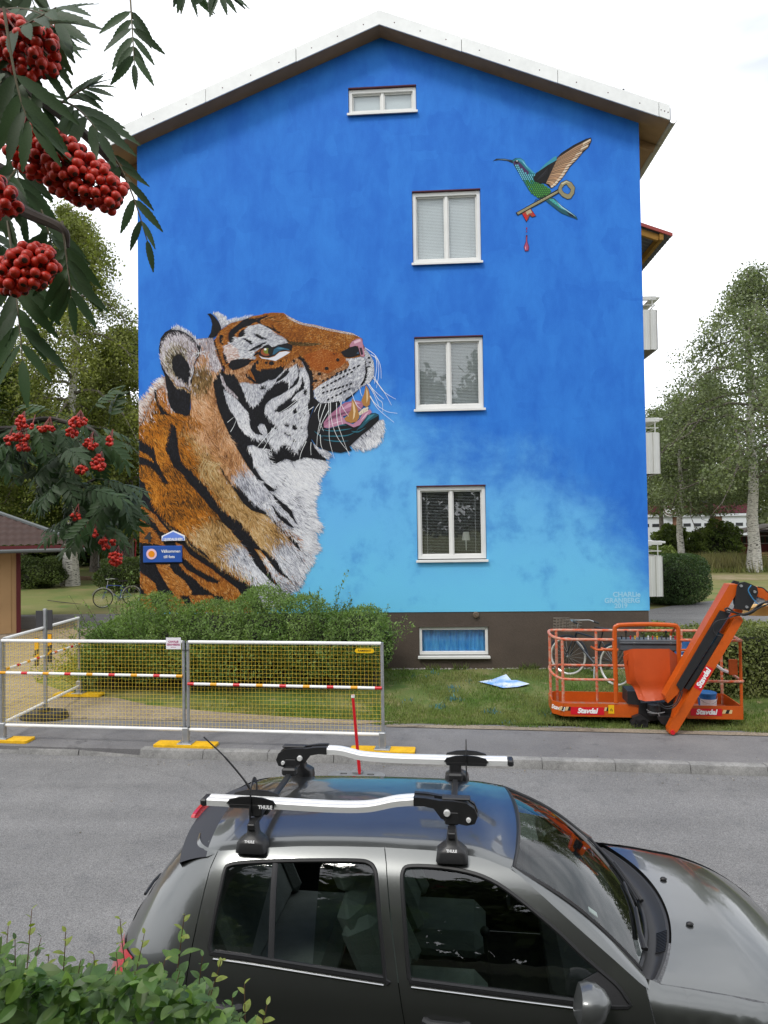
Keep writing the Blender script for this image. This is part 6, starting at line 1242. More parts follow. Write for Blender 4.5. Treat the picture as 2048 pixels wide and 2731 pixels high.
    fe = [(u+e_, z) for u, z in GAPF]+[(1.6, .30), (2.40, .30), (2.45, .5)]+[(u, zf(u)-.001) for u in (2.40, 2.3, 2.2, 2.07, 1.9, 1.75, 1.6, 1.46)]+[(1.40, .975)]
    curved('fender', fe, m_body, None, sgn, .05, 0, fenv)
    # door mirror
    c = np.array((1.125, sgn*.905, .995)); g = MB(); n = 14
    prof = [(-.062, .55), (-.05, .9), (-.02, 1.), (.02, .93), (.05, .7), (.068, .35), (.073, .05)]
    vs = []
    for x, s in prof:
        for j in range(n): a = 2*PI*j/n; ca, sa = math.cos(a), math.sin(a); vs.append(c+np.array((x+.02*sa*.5, .088*s*abs(ca)**.7*np.sign(ca), .072*s*abs(sa)**.8*np.sign(sa)+.010)))
    g.add(vs, [(i*n+j, i*n+(j+1) % n, (i+1)*n+(j+1) % n, (i+1)*n+j) for i in range(len(prof)-1) for j in range(n)]+[tuple(range(n)), tuple((len(prof)-1)*n+j for j in range(n))])
    mo = obj('door_mirror', g, m_sil, car); g = MB(); g.tube([(1.16, sgn*.74, .955), (1.15, sgn*.80, .955), (1.135, sgn*.86, .965)], .028, 8); obj('mirror_stalk', g, m_trim, mo)
    # tail lamp on the rear corner
    g = MB()
    def tl(a, b): z = .60+.31*b; fr = .60+.27*a; v = fz(z)*fr; return (rearu(v, z)-.010, sgn*v, z)
    g.grid(tl, 8, 10); obj('tail_lamp', g, m_tail, car)
    # wheels
    for u in (-1.02+.0, 1.36):
        g = MB(); g.lathe([(.20, -.07), (.265, -.08), (.285, -.06), (.285, .06), (.265, .08), (.20, .07)], 28, (u, sgn*.70, .285), 'y'); wo = obj('wheel', g, m_rub, car); g = MB(); g.lathe([(.02, sgn*.045), (.05, sgn*.05), (.19, sgn*.065), (.20, sgn*.07)], 24, (u, sgn*.70, .285), 'y'); obj('rim', g, m_galv, wo)
    g = MB(); g.box((.2, sgn*.70, .22), (2.9, .12, .10), .03); obj('sill', g, m_trim, car)
# roof
def vd(u): return fz(zd(u))-.002
def roofp(a, b):
    v = -1+2*b; uf = .827+.055*(1-v*v); ub = -.69-.05*(1-v*v); u = ub+(uf-ub)*a; uc = max(-.69, min(.827, u)); cr = .05*(1-.35*max(0, (u-.55)/.3)**1.5)*(1-abs(v)**2.3)
    drop = .012*max(0, abs(v)-.95)/.05
    return (u, v*vd(uc), zd(uc)-.06*max(0, u-.827)+cr+.002-drop-.12*max(0, -.69-u))
g = MB(); g.grid(roofp, 40, 28); obj('roof', g, m_body, car)
# spoiler, rear screen, tailgate
def spo(a, b):
    v = (-1+2*b)*.50; ub, uu = -.69-.05*(1-(v/.5)**2), -.845-.075*(1-(v/.5)**2); u = ub+(uu-ub)*a; z0 = roofp(0, b)[2]
    return (u, v*(1+.06*(1-a)), z0-.030*a-.022*a*a)
g = MB(); g.grid(spo, 8, 22); g.grid(lambda a, b: tuple(np.array(spo(1, b))+np.array((.02*a, 0, -.03*a))), 2, 22); so_ = obj('spoiler', g, m_spoil, car, ang=45)
g = MB(); g.prism([(.13*math.cos(a), .018*math.sin(a)) for a in np.linspace(0, 2*PI, 20, endpoint=False)], 0, .02, lambda a, b, d: (-.935+d-.006*(a/.13)**2-.5*b, a, 1.365+b)); obj('brake_light', g, m_tail, so_)
g = MB(); g.grid(lambda a, b: (lambda z, v: (rearu(v, z)+.004, v, z))(1.345-.40*a, (-1+2*b)*.94*fz(1.345-.40*a)*.86), 14, 24); obj('rear_screen', g, m_rg, car)
def tg(a, b): z = .955-.70*a; v = (-1+2*b)*fz(z)*.965; return (rearu(v, z), v, z)
g = MB(); g.grid(tg, 18, 30); obj('tailgate', g, m_body, car)
for s in (-1, 1): g = MB(); g.grid(lambda a, b: (lambda z: (lambda v: (rearu(v, z), s*v, z))(fz(z)*(.80+.165*b)))(1.345-.40*a), 14, 4); obj('tailgate_frame', g, m_body, car)
g = MB(); g.tube([(rearu(v, z)-.014, v, z) for v, z in ((.0, .97), (-.08, 1.01), (-.20, 1.035), (-.36, 1.05))], .008, 6); obj('rear_wiper', g, m_trim, car)
g = MB(); g.grid(lambda a, b: (lambda z, v: (rearu(v, z)-.05, v, z))(.58-.33*a, (-1+2*b)*fz(.5)*.93), 6, 24); obj('rear_bumper', g, m_body, car)
# windscreen, cowl, bonnet
def wtop(v): q = v/.51; z = zd(.827); return np.array((.835+.055*(1-q*q), v, z-.004+.033*(1-abs(q)**2.3)-.004))
def wbot(v): q = v/.62; return np.array((1.385+.135*(1-q*q), v, .985-.015*(1-q*q)))
def wsp(a, b):
    p, q = wtop((-1+2*b)*.505), wbot((-1+2*b)*.615); o = p+(q-p)*a; bul = math.sin(PI*a); return o+np.array((.02*bul, 0, .034*bul))
def wso(a, b, d): p = np.array(wsp(a, b)); e1 = np.array(wsp(min(a+.02, 1), b))-np.array(wsp(max(a-.02, 0), b)); e2 = np.array(wsp(a, min(b+.02, 1)))-np.array(wsp(a, max(b-.02, 0))); n_ = np.cross(e1, e2); n_ /= np.linalg.norm(n_); n_ = n_ if n_[2] > 0 else -n_; return tuple(p+n_*d)
g = MB(); g.grid(lambda a, b: tuple(wsp(a, b)), 16, 28); wsc = obj('windscreen', g, m_wsg, car)
g = MB()
pts = [wso(0, b, .001) for b in np.linspace(0, 1, 20)]+[wso(a, 1, .001) for a in np.linspace(.05, 1, 10)]+[wso(1, b, .001) for b in np.linspace(.95, 0, 20)]+[wso(a, 0, .001) for a in np.linspace(.95, .05, 10)]
g.tube(pts, .012, 6, closed=True); obj('screen_seal', g, m_seal, wsc)
for s in (0, 1):                                     # painted A pillars between screen and door frame
    sg = -1 if s == 0 else 1; g = MB(); n = 18
    top = [(.827, 1.362), (.95, 1.285), (1.10, 1.18), (1.25, 1.075), (1.371, .987), (1.40, .975)]
    def pil(a, b):
        t = np.array(wsp(min(a, 1), s)); q = np.interp(a*5, range(6), [p[0] for p in top]), np.interp(a*5, range(6), [p[1] for p in top]); w_ = np.array((q[0], sg*(sv(q[0], q[1])-.001), q[1])); return tuple(t+(w_-t)*b+np.array((0, 0, .010*math.sin(PI*b))))
    g.grid(pil, n, 4); obj('windscreen_pillar', g, m_body, car)
def cow(a, b):
    v = (-1+2*b)*.615; p = wbot(v); q = np.array((1.455+.185*(1-(v/.615)**2), v*1.03, .952+.012*(1-(v/.615)**2))); o = p+(q-p)*a; return tuple(o+np.array((0, 0, -.028*math.sin(PI*min(1, a*1.15)))))
g = MB(); g.grid(cow, 8, 30); cwo = obj('cowl', g, m_trim, car)
for k in range(14): g = MB(); b = .16+.010*k; p, q = cow(.45, b), cow(.9, b); g.tube([np.array(p)+(0, 0, .004), np.array(q)+(0, 0, .004)], .0035, 4); obj('cowl_louvre', g, m_seal, cwo)
def bon(a, b):
    vv_ = -1+2*b; ub = 1.462+.185*(1-vv_**2); u = ub+(2.46-ub)*a; w_ = .665-.03*max(0, u-1.6)
    if u > 2.2: w_ *= 1-.5*((u-2.2)/.27)**2
    z = zf(u)+.055*(1-abs(vv_)**2.4)*min(1, .35+(u-1.46)*1.4)-.02*max(0, (abs(vv_)-.94)/.06)**2*.3
    return (u, vv_*w_, z)
g = MB(); g.grid(bon, 34, 34); bo_ = obj('bonnet', g, m_body, car)
for u, v in ((1.71, .22), (1.72, -.22)): g = MB(); b = (v/.66+1)/2; p = bon((u-1.6)/.85, b); g.sphere((u, v, p[2]+.008), .014, 8, 6, (1.4, 1, .8)); obj('washer_jet', g, m_seal, bo_)
g = MB(); g.grid(lambda a, b: (2.46+.03*math.sin(PI*a)-.35*(2*b-1)**4, (-1+2*b)*.76, .56-.35*a), 8, 20); obj('front_bumper', g, m_body, car)
# wipers
for pts in ([(.985, .10), (.93, .17), (.90, .33), (.87, .52)], [(.99, .46), (.93, .55), (.88, .70), (.84, .92)]):
    g = MB(); g.tube([wso(min(a, 1), b, .022) for a, b in pts[:3]], [.012, .009, .007], 6); w1 = obj('wiper', g, m_seal, car)
    g = MB(); a0, b0 = pts[0]; g.tube([wso(.97, b0+.0, .012)]+[wso(a, b, .012) for a, b in pts[1:]], .007, 6); obj('wiper_blade', g, m_seal, w1)
p = wso(.30, .70, -.06); g = MB(); g.box(np.array(p)+np.array((-.03, 0, -.01)), (.03, .20, .055), .012); obj('inner_mirror', g, m_int, car)
p = wso(.60, .05, .002); g = MB(); g.box(np.array(p)+np.array((.0, .03, -.012)), (.045, .04, .004), rot=Matrix.Rotation(R(35), 3, 'Y')); obj('parking_ticket', g, m_paper, wsc)
# aerial
g = MB(); g.tube(smooth_pts([(-.64, .02, 1.44), (-.655, .02, 1.50), (-.78, .0, 1.66), (-.915, -.0, 1.781)], 5), [.009]*6+[.006]*5+[.0045]*5, 6); obj('aerial', g, m_seal, car); g = MB(); g.lathe([(.02, 0), (.016, .025), (.008, .04)], 10, (-.64, .02, 1.425)); obj('aerial_base', g, m_seal, car)
# inside
g = MB(); g.box((.2, 0, .32), (2.3, 1.40, .06)); g.box((1.36, 0, .60), (.10, 1.38, .5)); g.box((-1.0, 0, .6), (.1, 1.2, .5)); obj('cabin_floor', g, m_int, car)
for s in (-1, 1): g = MB(); g.grid(lambda a, b: (-.9+2.2*a, s*(sv(-.9+2.2*a, .34+.57*b)-.05), .34+.57*b), 16, 6); obj('door_lining', g, m_int, car)
g = MB(); g.grid(lambda a, b: (-.72+1.46*a, (-1+2*b)*.43, 1.375+.03*(1-(2*b-1)**2)), 8, 8); obj('headlining', g, m_seat, car)
g = MB(); g.box((1.18, 0, .80), (.36, 1.28, .20), .06); g.box((1.32, 0, .88), (.22, 1.22, .08), .03); g.box((1.03, .34, .90), (.16, .34, .10), .04); obj('dashboard', g, m_int, car)
def seat(u, v, w_, rear=False):
    g = MB(); g.box((u+.16, v, .56), (.50, w_, .18), .07); so = obj('seat', g, m_seat, car)
    ra = R(-24); g = MB(); g.box((u-.16, v, .88), (.15, w_*.96, .62), .065, rot=Matrix.Rotation(ra, 3, 'Y')); g.box((u-.12, v-w_*.42, .86), (.20, .09, .50), .04, rot=Matrix.Rotation(ra, 3, 'Y')); g.box((u-.12, v+w_*.42, .86), (.20, .09, .50), .04, rot=Matrix.Rotation(ra, 3, 'Y')); obj('backrest', g, m_seat, so)
    for q in ((0,) if not rear else (-w_*.3, w_*.3)):
        g = MB(); g.box((u-.31, v+q, 1.225 if not rear else 1.20), (.10, .25, .17), .045, rot=Matrix.Rotation(ra, 3, 'Y')); obj('headrest', g, m_seat, so)
seat(.30, -.34, .48); seat(.30, .34, .48); seat(-.52, 0, 1.15, True)
g = MB(); g.tube([(.90+.06*math.sin(a)*.9, .34+.18*math.cos(a), .90+.17*math.sin(a)) for a in np.linspace(0, 2*PI, 24, endpoint=False)], .013, 6, closed=True); g.tube([(.90, .17, .90), (.96, .34, .88), (.90, .51, .90)], .014, 6); obj('steering_wheel', g, m_int, car)
g = MB(); g.tube([(.72, .02, .45), (.70, .02, .72)], .012, 6); g.sphere((.70, .02, .74), .028, 10, 7); obj('gear_lever', g, m_trim, car)

# ---------------------------------------------------------------- roof bars and bicycle carriers on the car
CW = wmat(car)
def onroof(u, v, z=0.): return CW @ Vector((u, v, z))
m_bar = mat('roof bar black', (.02, .021, .023), .4); m_cap = mat('foot black plastic', (.016, .016, .017), .42); m_alu = mat('carrier aluminium', (.78, .78, .77), .3, .35)
for i, (u, lb) in enumerate(((.545, 'front black roof bar across the car roof'), (-.455, 'rear black roof bar across the car roof'))):
    t = thing('roof_bar', lb, 'roof bar', onroof(u, 0, 1.40), R(-4), 'roof bars on the car')
    g = MB(); g.box((0, 0, .105), (.034, 1.02, .024), .006); obj('bar', g, m_bar, t)
    for s in (-1, 1):
        g = MB(); n = 12; secs = []
        for k, (z, hx_, hy, yo) in enumerate(((-.015, .078, .052, 0), (.030, .072, .05, 0), (.042, .056, .046, .004), (.056, .032, .041, .01), (.075, .026, .035, .014), (.115, .022, .030, .02), (.125, .019, .026, .02))):
            for j in range(n): a = 2*PI*(j+.5)/n; ca, sa = math.cos(a), math.sin(a); secs.append((hx_*abs(ca)**.3*np.sign(ca), s*(.505-yo)+hy*abs(sa)**.3*np.sign(sa), z))
        g.add(secs, [(k*n+j, k*n+(j+1) % n, (k+1)*n+(j+1) % n, (k+1)*n+j) for k in range(6) for j in range(n)]+[tuple(6*n+j for j in range(n))]); fo = obj('foot', g, m_cap, t, ang=50)
        if s < 0: g = text('THULE', .0165, .0005, .0009); place(g, (-.0, s*.505-.0505, .044), (1, 0, 0), (0, .25, .968)); obj('lettering', g, m_wht, fo)
    for s in (-1, 1): g = MB(); g.box((0, s*.525, .105), (.038, .02, .03), .004); obj('end_cap', g, m_cap, t)
def carrier(label, v, flip, us, zs, zb):
    """tray from the wheel end to the hump, then the black frame arm folded flat"""
    t = thing('bike_carrier', label, 'bike carrier', onroof(0, v, 1.40), R(-4), 'bike carriers on the car roof'); F_ = -1 if flip else 1
    pts = smooth_pts([(F_*u, 0, z-1.40) for u, z in zip(us, zs)], 5)
    for dy, h, nm in ((.020, .019, 'tray_channel'), (-.020, .019, 'tray_channel')):
        g = MB(); sec = [(-.017, -.019), (.017, -.019), (.0185, .010), (.012, .016), (-.012, .016), (-.0185, .010)]; n = 6; vs = []
        for p in pts:
            for y, z in sec: vs.append((p[0], p[1]+dy+y, p[2]+z))
        g.add(vs, [(i*n+j, i*n+(j+1) % n, (i+1)*n+(j+1) % n, (i+1)*n+j) for i in range(len(pts)-1) for j in range(n)]+[tuple(range(n)), tuple((len(pts)-1)*n+j for j in range(n))]); obj(nm, g, m_alu, t, ang=25)
    g = MB(); g.box((pts[0][0]-F_*.018, 0, pts[0][2]-.004), (.036, .082, .036), .008); obj('tray_end_cap', g, m_cap, t)
    # wheel cradle with strap near the tail end
    cx = F_*(us[0]+.24); z0 = zs[0]-1.40
    g = MB(); g.box((cx, 0, z0-.01), (.24, .092, .03), .008)
    for s in (-1, 1): g.prism([(-.13, .0), (-.115, .022), (-.06, .036), (0, .040), (.06, .036), (.115, .022), (.13, 0)], -.004, .004, lambda a, b, d: (cx+a, s*.043+d+s*.1*b, z0+b)); 
    cr_ = obj('wheel_cradle', g, m_cap, t)
    g = MB(); ring = [(.052*math.cos(a), .01+.068*math.sin(a)) for a in np.linspace(0, 2*PI, 22, endpoint=False)]
    g.tube([(cx+.0, y, z0+.03+z*1.05) for y, z in ring], .011, 6, closed=True, flat=.3, up=(1, 0, 0)); g.tube([(cx, -.05, z0-.0), (cx, -.062, z0-.05), (cx, -.058, z0-.075)], .010, 6, flat=.4); obj('wheel_strap', g, m_cap, cr_)
    if not flip: g = text('THULE', .024, .0005, .0012); place(g, (cx+.075, -.0475, z0-.012), (1, 0, 0), (0, 0, 1)); obj('lettering', g, m_wht, cr_)
    # clamps to the bars
    for u in (.545, -.455): g = MB(); zz_ = float(np.interp(F_*u*F_ if not flip else u, [F_*p[0] for p in pts] if False else sorted([p[0] for p in pts]), [p[2] for p in sorted(pts, key=lambda p: p[0])])) if pts else .15; g.box((u, 0, min(zz_, .19)/2+.065), (.07, .088, max(.03, min(zz_, .19)-.125)), .006); g.box((u, .06 if not flip else -.06, .125), (.09, .05, .045), .01); obj('bar_clamp', g, m_cap, t)
    # arm foot: black hooked housing
    ex = F_*us[-1]; ez = zs[-1]-1.40
    prof = [(0, .024), (.06, .022), (.13, .012), (.19, .012), (.26, .004), (.30, -.022), (.315, -.06), (.30, -.095), (.26, -.105), (.19, -.092), (.135, -.075), (.12, -.055), (.10, -.028), (.05, -.018), (0, -.02)]
    g = MB()
    for y0, y1 in ((-.042, -.018), (.018, .042)): g.prism([(ex+F_*a, ez+b) for a, b in prof], y0, y1, lambda a, b, d: (a, d, b))
    g.prism([(ex+F_*a, ez+b) for a, b in ((0, .018), (.10, .012), (.10, -.022), (0, -.016))], -.02, .02, lambda a, b, d: (a, d, b)); g.prism([(ex+F_*a, ez+b) for a, b in ((.14, .008), (.26, .0), (.30, -.03), (.305, -.06), (.22, -.05), (.14, -.03))], -.02, .02, lambda a, b, d: (a, d, b))
    ar = obj('frame_arm', g, m_cap, t, ang=30)
    for a, b, r_ in ((.165, -.045, .017), (.27, -.075, .012)): g = MB(); g.lathe([(.001, -.056), (r_*.8, -.056), (r_, -.05), (r_, .05)], 12, (ex+F_*a, 0, ez+b), 'y'); obj('arm_pin', g, m_alu, ar)
    g = MB(); g.box((ex+F_*.21, 0, ez+.014), (.14, .05, .012), .005); obj('arm_lever', g, m_trim, ar)
    return t
carrier('near bike carrier, its black arm towards the bonnet', -.42, False, (-.715, -.42, -.11, .05, .15, .26, .357), (1.592, 1.588, 1.582, 1.584, 1.594, 1.620, 1.632), 0)
carrier('far bike carrier, its black arm towards the tailgate', .26, True, (-.85, -.50, -.19, -.0, .07, .145, .23), (1.606, 1.604, 1.604, 1.612, 1.624, 1.640, 1.644), 0)
# ---------------------------------------------------------------- vegetation and far buildings
def barkmat(name, light, dark, lo, hi, st_=(1.2, 1.2, 7), sc=5.):
    M = bpy.data.materials.new(name); M.use_nodes = True; N = M.node_tree.nodes; K = M.node_tree.links.new; b = N['Principled BSDF']; b.inputs['Roughness'].default_value = .9; b.inputs['Specular IOR Level'].default_value = .15
    t = N.new('ShaderNodeTexCoord'); mp_ = N.new('ShaderNodeMapping'); mp_.inputs['Scale'].default_value = st_; K(t.outputs['Object'], mp_.inputs[0])
    n = N.new('ShaderNodeTexNoise'); n.inputs['Scale'].default_value = sc; n.inputs['Detail'].default_value = 5; K(mp_.outputs[0], n.inputs['Vector'])
    r = N.new('ShaderNodeValToRGB'); r.color_ramp.elements[0].position = lo; r.color_ramp.elements[0].color = (*dark, 1); r.color_ramp.elements[1].position = hi; r.color_ramp.elements[1].color = (*light, 1); K(n.outputs['Fac'], r.inputs[0]); K(r.outputs[0], b.inputs['Base Color'])
    bp = N.new('ShaderNodeBump'); bp.inputs['Strength'].default_value = .6; bp.inputs['Distance'].default_value = .03; K(n.outputs['Fac'], bp.inputs['Height']); K(bp.outputs[0], b.inputs['Normal']); return M
m_birch = barkmat('birch bark', (.52, .50, .46), (.03, .028, .026), .38, .47)
m_bark = barkmat('grey bark', (.20, .18, .155), (.05, .042, .035), .35, .6, (2.5, 2.5, .8), 9.)
m_twig = mat('twig dark', (.045, .035, .028), .9)
lm_birchR = leafmat('birch leaves grey green', (.10, .125, .065), (.165, .19, .105), trans=.3, ns=.45)
lm_birchL = leafmat('birch leaves yellow green', (.095, .115, .030), (.175, .185, .052), trans=.4, ns=.5)
lm_dark = leafmat('dense dark leaves', (.04, .06, .018), (.085, .115, .032), trans=.3, ns=.6)
lm_mid = leafmat('mid green leaves', (.065, .095, .024), (.13, .165, .045), trans=.35, ns=.7)
lm_shrub = leafmat('feathery shrub leaves', (.095, .16, .042), (.17, .24, .075), trans=.35, ns=1.6)
lm_hedge = leafmat('clipped hedge leaves', (.105, .13, .042), (.20, .215, .08), trans=.3, ns=1.8)
lm_yew = leafmat('round hedge leaves', (.035, .065, .024), (.075, .12, .042), trans=.25, ns=1.2)
lm_far = leafmat('far wood leaves', (.06, .08, .036), (.11, .125, .055), trans=.25, ns=.12)
m_core = mat('dark shade fill', (.012, .014, .007), 1.)  # near-black fill: shade inside foliage and openings put into the colour

def tree(name, label, x, y, H, tr, spread, h0, n_, leaf, lm, bark, weep=0., seed=1, group=None, zb=.2, lean=0., clump=.5, cat='tree', top=.3):
    n = int(n_*(2.2 if x < 0 else 1.35)); r = np.random.default_rng(seed); t = thing(name, label, cat, (x, y, zb), 0, group)
    ph = r.random()*6; P = [np.array((lean*k+.12*math.sin(ph+k*1.3)*min(1, k/3), .1*math.sin(ph*2+k), k)) for k in np.linspace(0, H*.95, 12)]
    rad = [tr*(1.35 if i == 0 else 1)*(1-.93*(i/11))+.012 for i in range(12)]
    g = MB(); g.tube([tuple(p) for p in P], rad, 9); obj('trunk', g, bark, t)
    tz = np.array([p[2] for p in P]); TP = np.array(P)
    def at(h): return np.array([np.interp(h, tz, TP[:, k]) for k in range(3)])
    nl = int(9+H*1.5); C_ = []; g = MB()
    for i in range(nl):
        q = (i+.5)/nl; h = h0+(H*.96-h0)*q; az = i*2.4+r.normal()*.4; prof = (math.sin(PI*min(1, (q*.86+.14)))**.75)*(1-top*q); Ln = spread*prof*r.uniform(.75, 1.15)+.3
        d = np.array((math.cos(az), math.sin(az), 0)); up_ = r.uniform(.35, .9)*(1-.3*weep); p0 = at(h); pts = []
        for s in np.linspace(0, 1, 6): pts.append(p0+d*Ln*s+np.array((0, 0, Ln*(up_*s-(.55+.5*weep)*s*s)))+r.normal(size=3)*.05*Ln*s)
        b0 = max(.014, tr*.34*(1-q*.7)); g.tube([tuple(p) for p in pts], [b0*(1-.85*s)+.006 for s in np.linspace(0, 1, 6)], 5)
        for s in np.linspace(.3, 1., 5):
            k = s*5; a = int(min(k, 4)); pp = pts[a]+(pts[a+1]-pts[a])*(k-a)
            for _ in range(3):
                az2 = az+r.normal()*1.1; l2 = Ln*.34*r.uniform(.4, 1.1); d2 = np.array((math.cos(az2), math.sin(az2), r.uniform(-.25, .5)-weep*.3)); e = pp+d2*l2
                if _ < 2: g.tube([tuple(pp), tuple((pp+e)/2+(0, 0, .05)), tuple(e)], [.012, .008, .004], 3, cap=False)
                for f in (.45, .75, 1.): C_.append(pp+(e-pp)*f)
    obj('branches', g, m_twig if bark is not m_birch else m_bark, t)
    C_ = np.array(C_); w_ = r.gamma(1.2, 1, len(C_)); idx = r.choice(len(C_), n, p=w_/w_.sum()); V = C_[idx]+np.clip(r.normal(size=(n, 3)), -1.7, 1.7)*clump*.72*np.array((1, 1, .75))
    if weep: V[:, 2] -= np.minimum(r.exponential(.55*weep, n), 1.6)
    k_ = V[:, 2] > h0*(.62 if x < 0 else .84); V = V[k_]; n = len(V)
    lv, lf = leaf_cloud(V, leaf, r, .7, .4); o = bpy.data.objects.new('crown', npmesh('crown', lv, lf, lm)); COL.objects.link(o); o.parent = t; return t
def at_px(px, Y, z=.2): d = ray(px, 1400); return (d[0]*Y/d[1], Y)
# birches to the right of the building
x, y = at_px(2010, 38.9); tree('birch_tree', 'big birch with thick rough white trunk beside the red shed', x, y, 17.6, .33, 5.9, 5.0, 40000, .125, lm_birchR, m_birch, .9, 3, 'birches right of the building', .2, .0, .5, top=.35)
x, y = at_px(1813, 44.6); tree('birch_tree', 'slender birch with thin white trunk behind the round hedge', x, y, 11.4, .22, 3.4, 3.8, 22000, .12, lm_birchR, m_birch, 1.0, 8, 'birches right of the building', .2, .02, .45)
x, y = at_px(1768, 53.5); tree('birch_tree', 'dark trunked birch farthest back beside the building wall', x, y, 12.2, .2, 2.9, 5.6, 17000, .14, lm_birchR, m_bark, .8, 12, 'birches right of the building', .2, -.02, .5)
x, y = at_px(1900, 50.); tree('birch_tree', 'leafy birch between the thin and the big white trunk', x, y, 13.4, .2, 3.9, 4.8, 24000, .14, lm_birchR, m_bark, .9, 14, 'birches right of the building', .2, .0, .5)
x, y = at_px(2110, 45.); tree('birch_tree', 'birch cut by the right picture edge behind the shed', x, y, 16.2, .3, 4.2, 4.6, 20000, .14, lm_birchR, m_birch, .9, 15, 'birches right of the building', .2, .0, .5)
# trees left of the building
x, y = at_px(186, 34.3); tree('birch_tree', 'tall birch with flared grey trunk on the left lawn', x, y, 20.5, .36, 4.2, 4.8, 34000, .115, lm_birchL, m_birch, .7, 21, 'trees left of the building', .2, .02, .45, top=.35)
x, y = at_px(345, 38.); tree('leafy_tree', 'yellow green tree close to the left wall of the building', x, y, 14.8, .3, 3.9, 3.2, 30000, .13, lm_birchL, m_bark, .4, 22, 'trees left of the building', .2, 0, .5)
x, y = at_px(60, 40.); tree('leafy_tree', 'yellow green tree behind the little house at left', x, y, 12.6, .3, 4.3, 2.6, 30000, .135, lm_birchL, m_bark, .4, 23, 'trees left of the building', .2, 0, .5)
x, y = at_px(255, 46.); tree('leafy_tree', 'dark leafy tree in the second row behind the tall birch', x, y, 13.2, .3, 4.8, 2.2, 30000, .15, lm_dark, m_bark, .3, 24, 'trees left of the building', .2, 0, .55)
x, y = at_px(-60, 33.); tree('leafy_tree', 'tree cut by the left picture edge', x, y, 13., .3, 4.2, 3.2, 20000, .14, lm_mid, m_bark, .3, 25, 'trees left of the building', .2, 0, .55)
x, y = at_px(140, 52.); tree('leafy_tree', 'dark tree far back between the left trunks', x, y, 11., .3, 5.2, 1.6, 26000, .17, lm_dark, m_bark, .2, 26, 'trees left of the building', .2, 0, .6)

def bush(name, label, c, size, n, leaf, lm, seed=1, group=None, core=True, p=2.6, rough=.12, cat='bush', up=0., flat=0.):
    """shrub with leaves over and through a rounded-box volume, dark solid core added to block light"""
    r = np.random.default_rng(seed); t = thing(name, label, cat, c, 0, group); sx, sy, sz = size
    d = r.normal(size=(n, 3)); d /= np.linalg.norm(d, axis=1)[:, None]; k = (np.abs(d)**p).sum(1)**(-1/p); q = d*k[:, None]*np.array((sx/2, sy/2, sz/2))
    bumps = 1+rough*np.sin(q[:, 0]*5.1+seed)*np.sin(q[:, 1]*4.3+2*seed)+rough*np.sin(q[:, 2]*6.2+q[:, 0]*3)
    q *= (bumps*(1-.22*r.exponential(.5, n)))[:, None]; q[:, 2] += sz/2; q[:, 2] = np.maximum(q[:, 2], .02)
    V, F = leaf_cloud(q, leaf, r, .6, up); o = bpy.data.objects.new('foliage', npmesh('foliage', V, F, lm)); COL.objects.link(o); o.parent = t
    if core:
        g = MB(); g.lathe([(.001, .02)]+[(.42*abs(math.sin(PI*a))**.6+.0, .04+.80*a) for a in np.linspace(.08, .92, 8)]+[(.001, .86)], 12); g.v = [(a*sx, b*sy, c_*sz) for a, b, c_ in g.v]; obj('shade_core', g, m_core, t)  # dark solid added inside the leaves to block light
    g = MB(); rr_ = random.Random(seed)
    for i in range(14): a = rr_.uniform(0, 6.28); g.tube([(.1*sx*math.cos(a), .1*sy*math.sin(a), 0), (.3*sx*math.cos(a), .3*sy*math.sin(a), sz*.5), (.4*sx*math.cos(a), .4*sy*math.sin(a), sz*.85)], [.012, .009, .004], 4, cap=False)
    obj('stems', g, m_twig, t); return t
x, y = at_px(1800, 23.6); bush('round_hedge', 'dark green rounded clipped hedge behind the balcony corner', (x+.05, y+.6, .2), (2.35, 2.0, 1.72), 26000, .055, lm_yew, 4, None, True, 3.6, .02, 'hedge')
x, y = at_px(1784, 47.); bush('wild_bush', 'light green wild bush in front of the white garage doors', (x, y, .2), (2.1, 2.4, 2.5), 7000, .16, lm_mid, 5, 'wild bushes at the right')
x, y = at_px(1720, 38.); bush('wild_bush', 'wild bush half hidden by the lowest balcony', (x, y, .2), (3.4, 2.4, 1.5), 6000, .13, lm_mid, 6, 'wild bushes at the right')
x, y = at_px(1870, 49.); bush('wild_bush', 'wild bush between the two white birch trunks', (x, y, .2), (3.2, 3, 2.2), 8000, .16, lm_mid, 7, 'wild bushes at the right')
x, y = at_px(1915, 45.); bush('wild_bush', 'wild bush against the left end of the red shed', (x, y, .2), (2.6, 2.4, 2.8), 8000, .14, lm_mid, 17, 'wild bushes at the right')
x, y = at_px(98, 33.); bush('rounded_bush', 'low rounded dark bush on the left lawn beside the little house', (x, y, .2), (2.6, 2., 1.55), 12000, .085, lm_dark, 8, 'bushes on the left lawn', True, 2.8)
x, y = at_px(60, 36.); bush('rounded_bush', 'low dark bush partly behind the little house', (x, y, .2), (2.2, 2., 1.5), 8000, .09, lm_dark, 9, 'bushes on the left lawn', True, 2.8)
x, y = at_px(345, 30.5); bush('rounded_bush', 'dark bush at the left foot of the painted wall behind the bicycle', (x, y, .2), (2.8, 2., 1.65), 12000, .085, lm_dark, 10, 'bushes on the left lawn', True, 2.4)
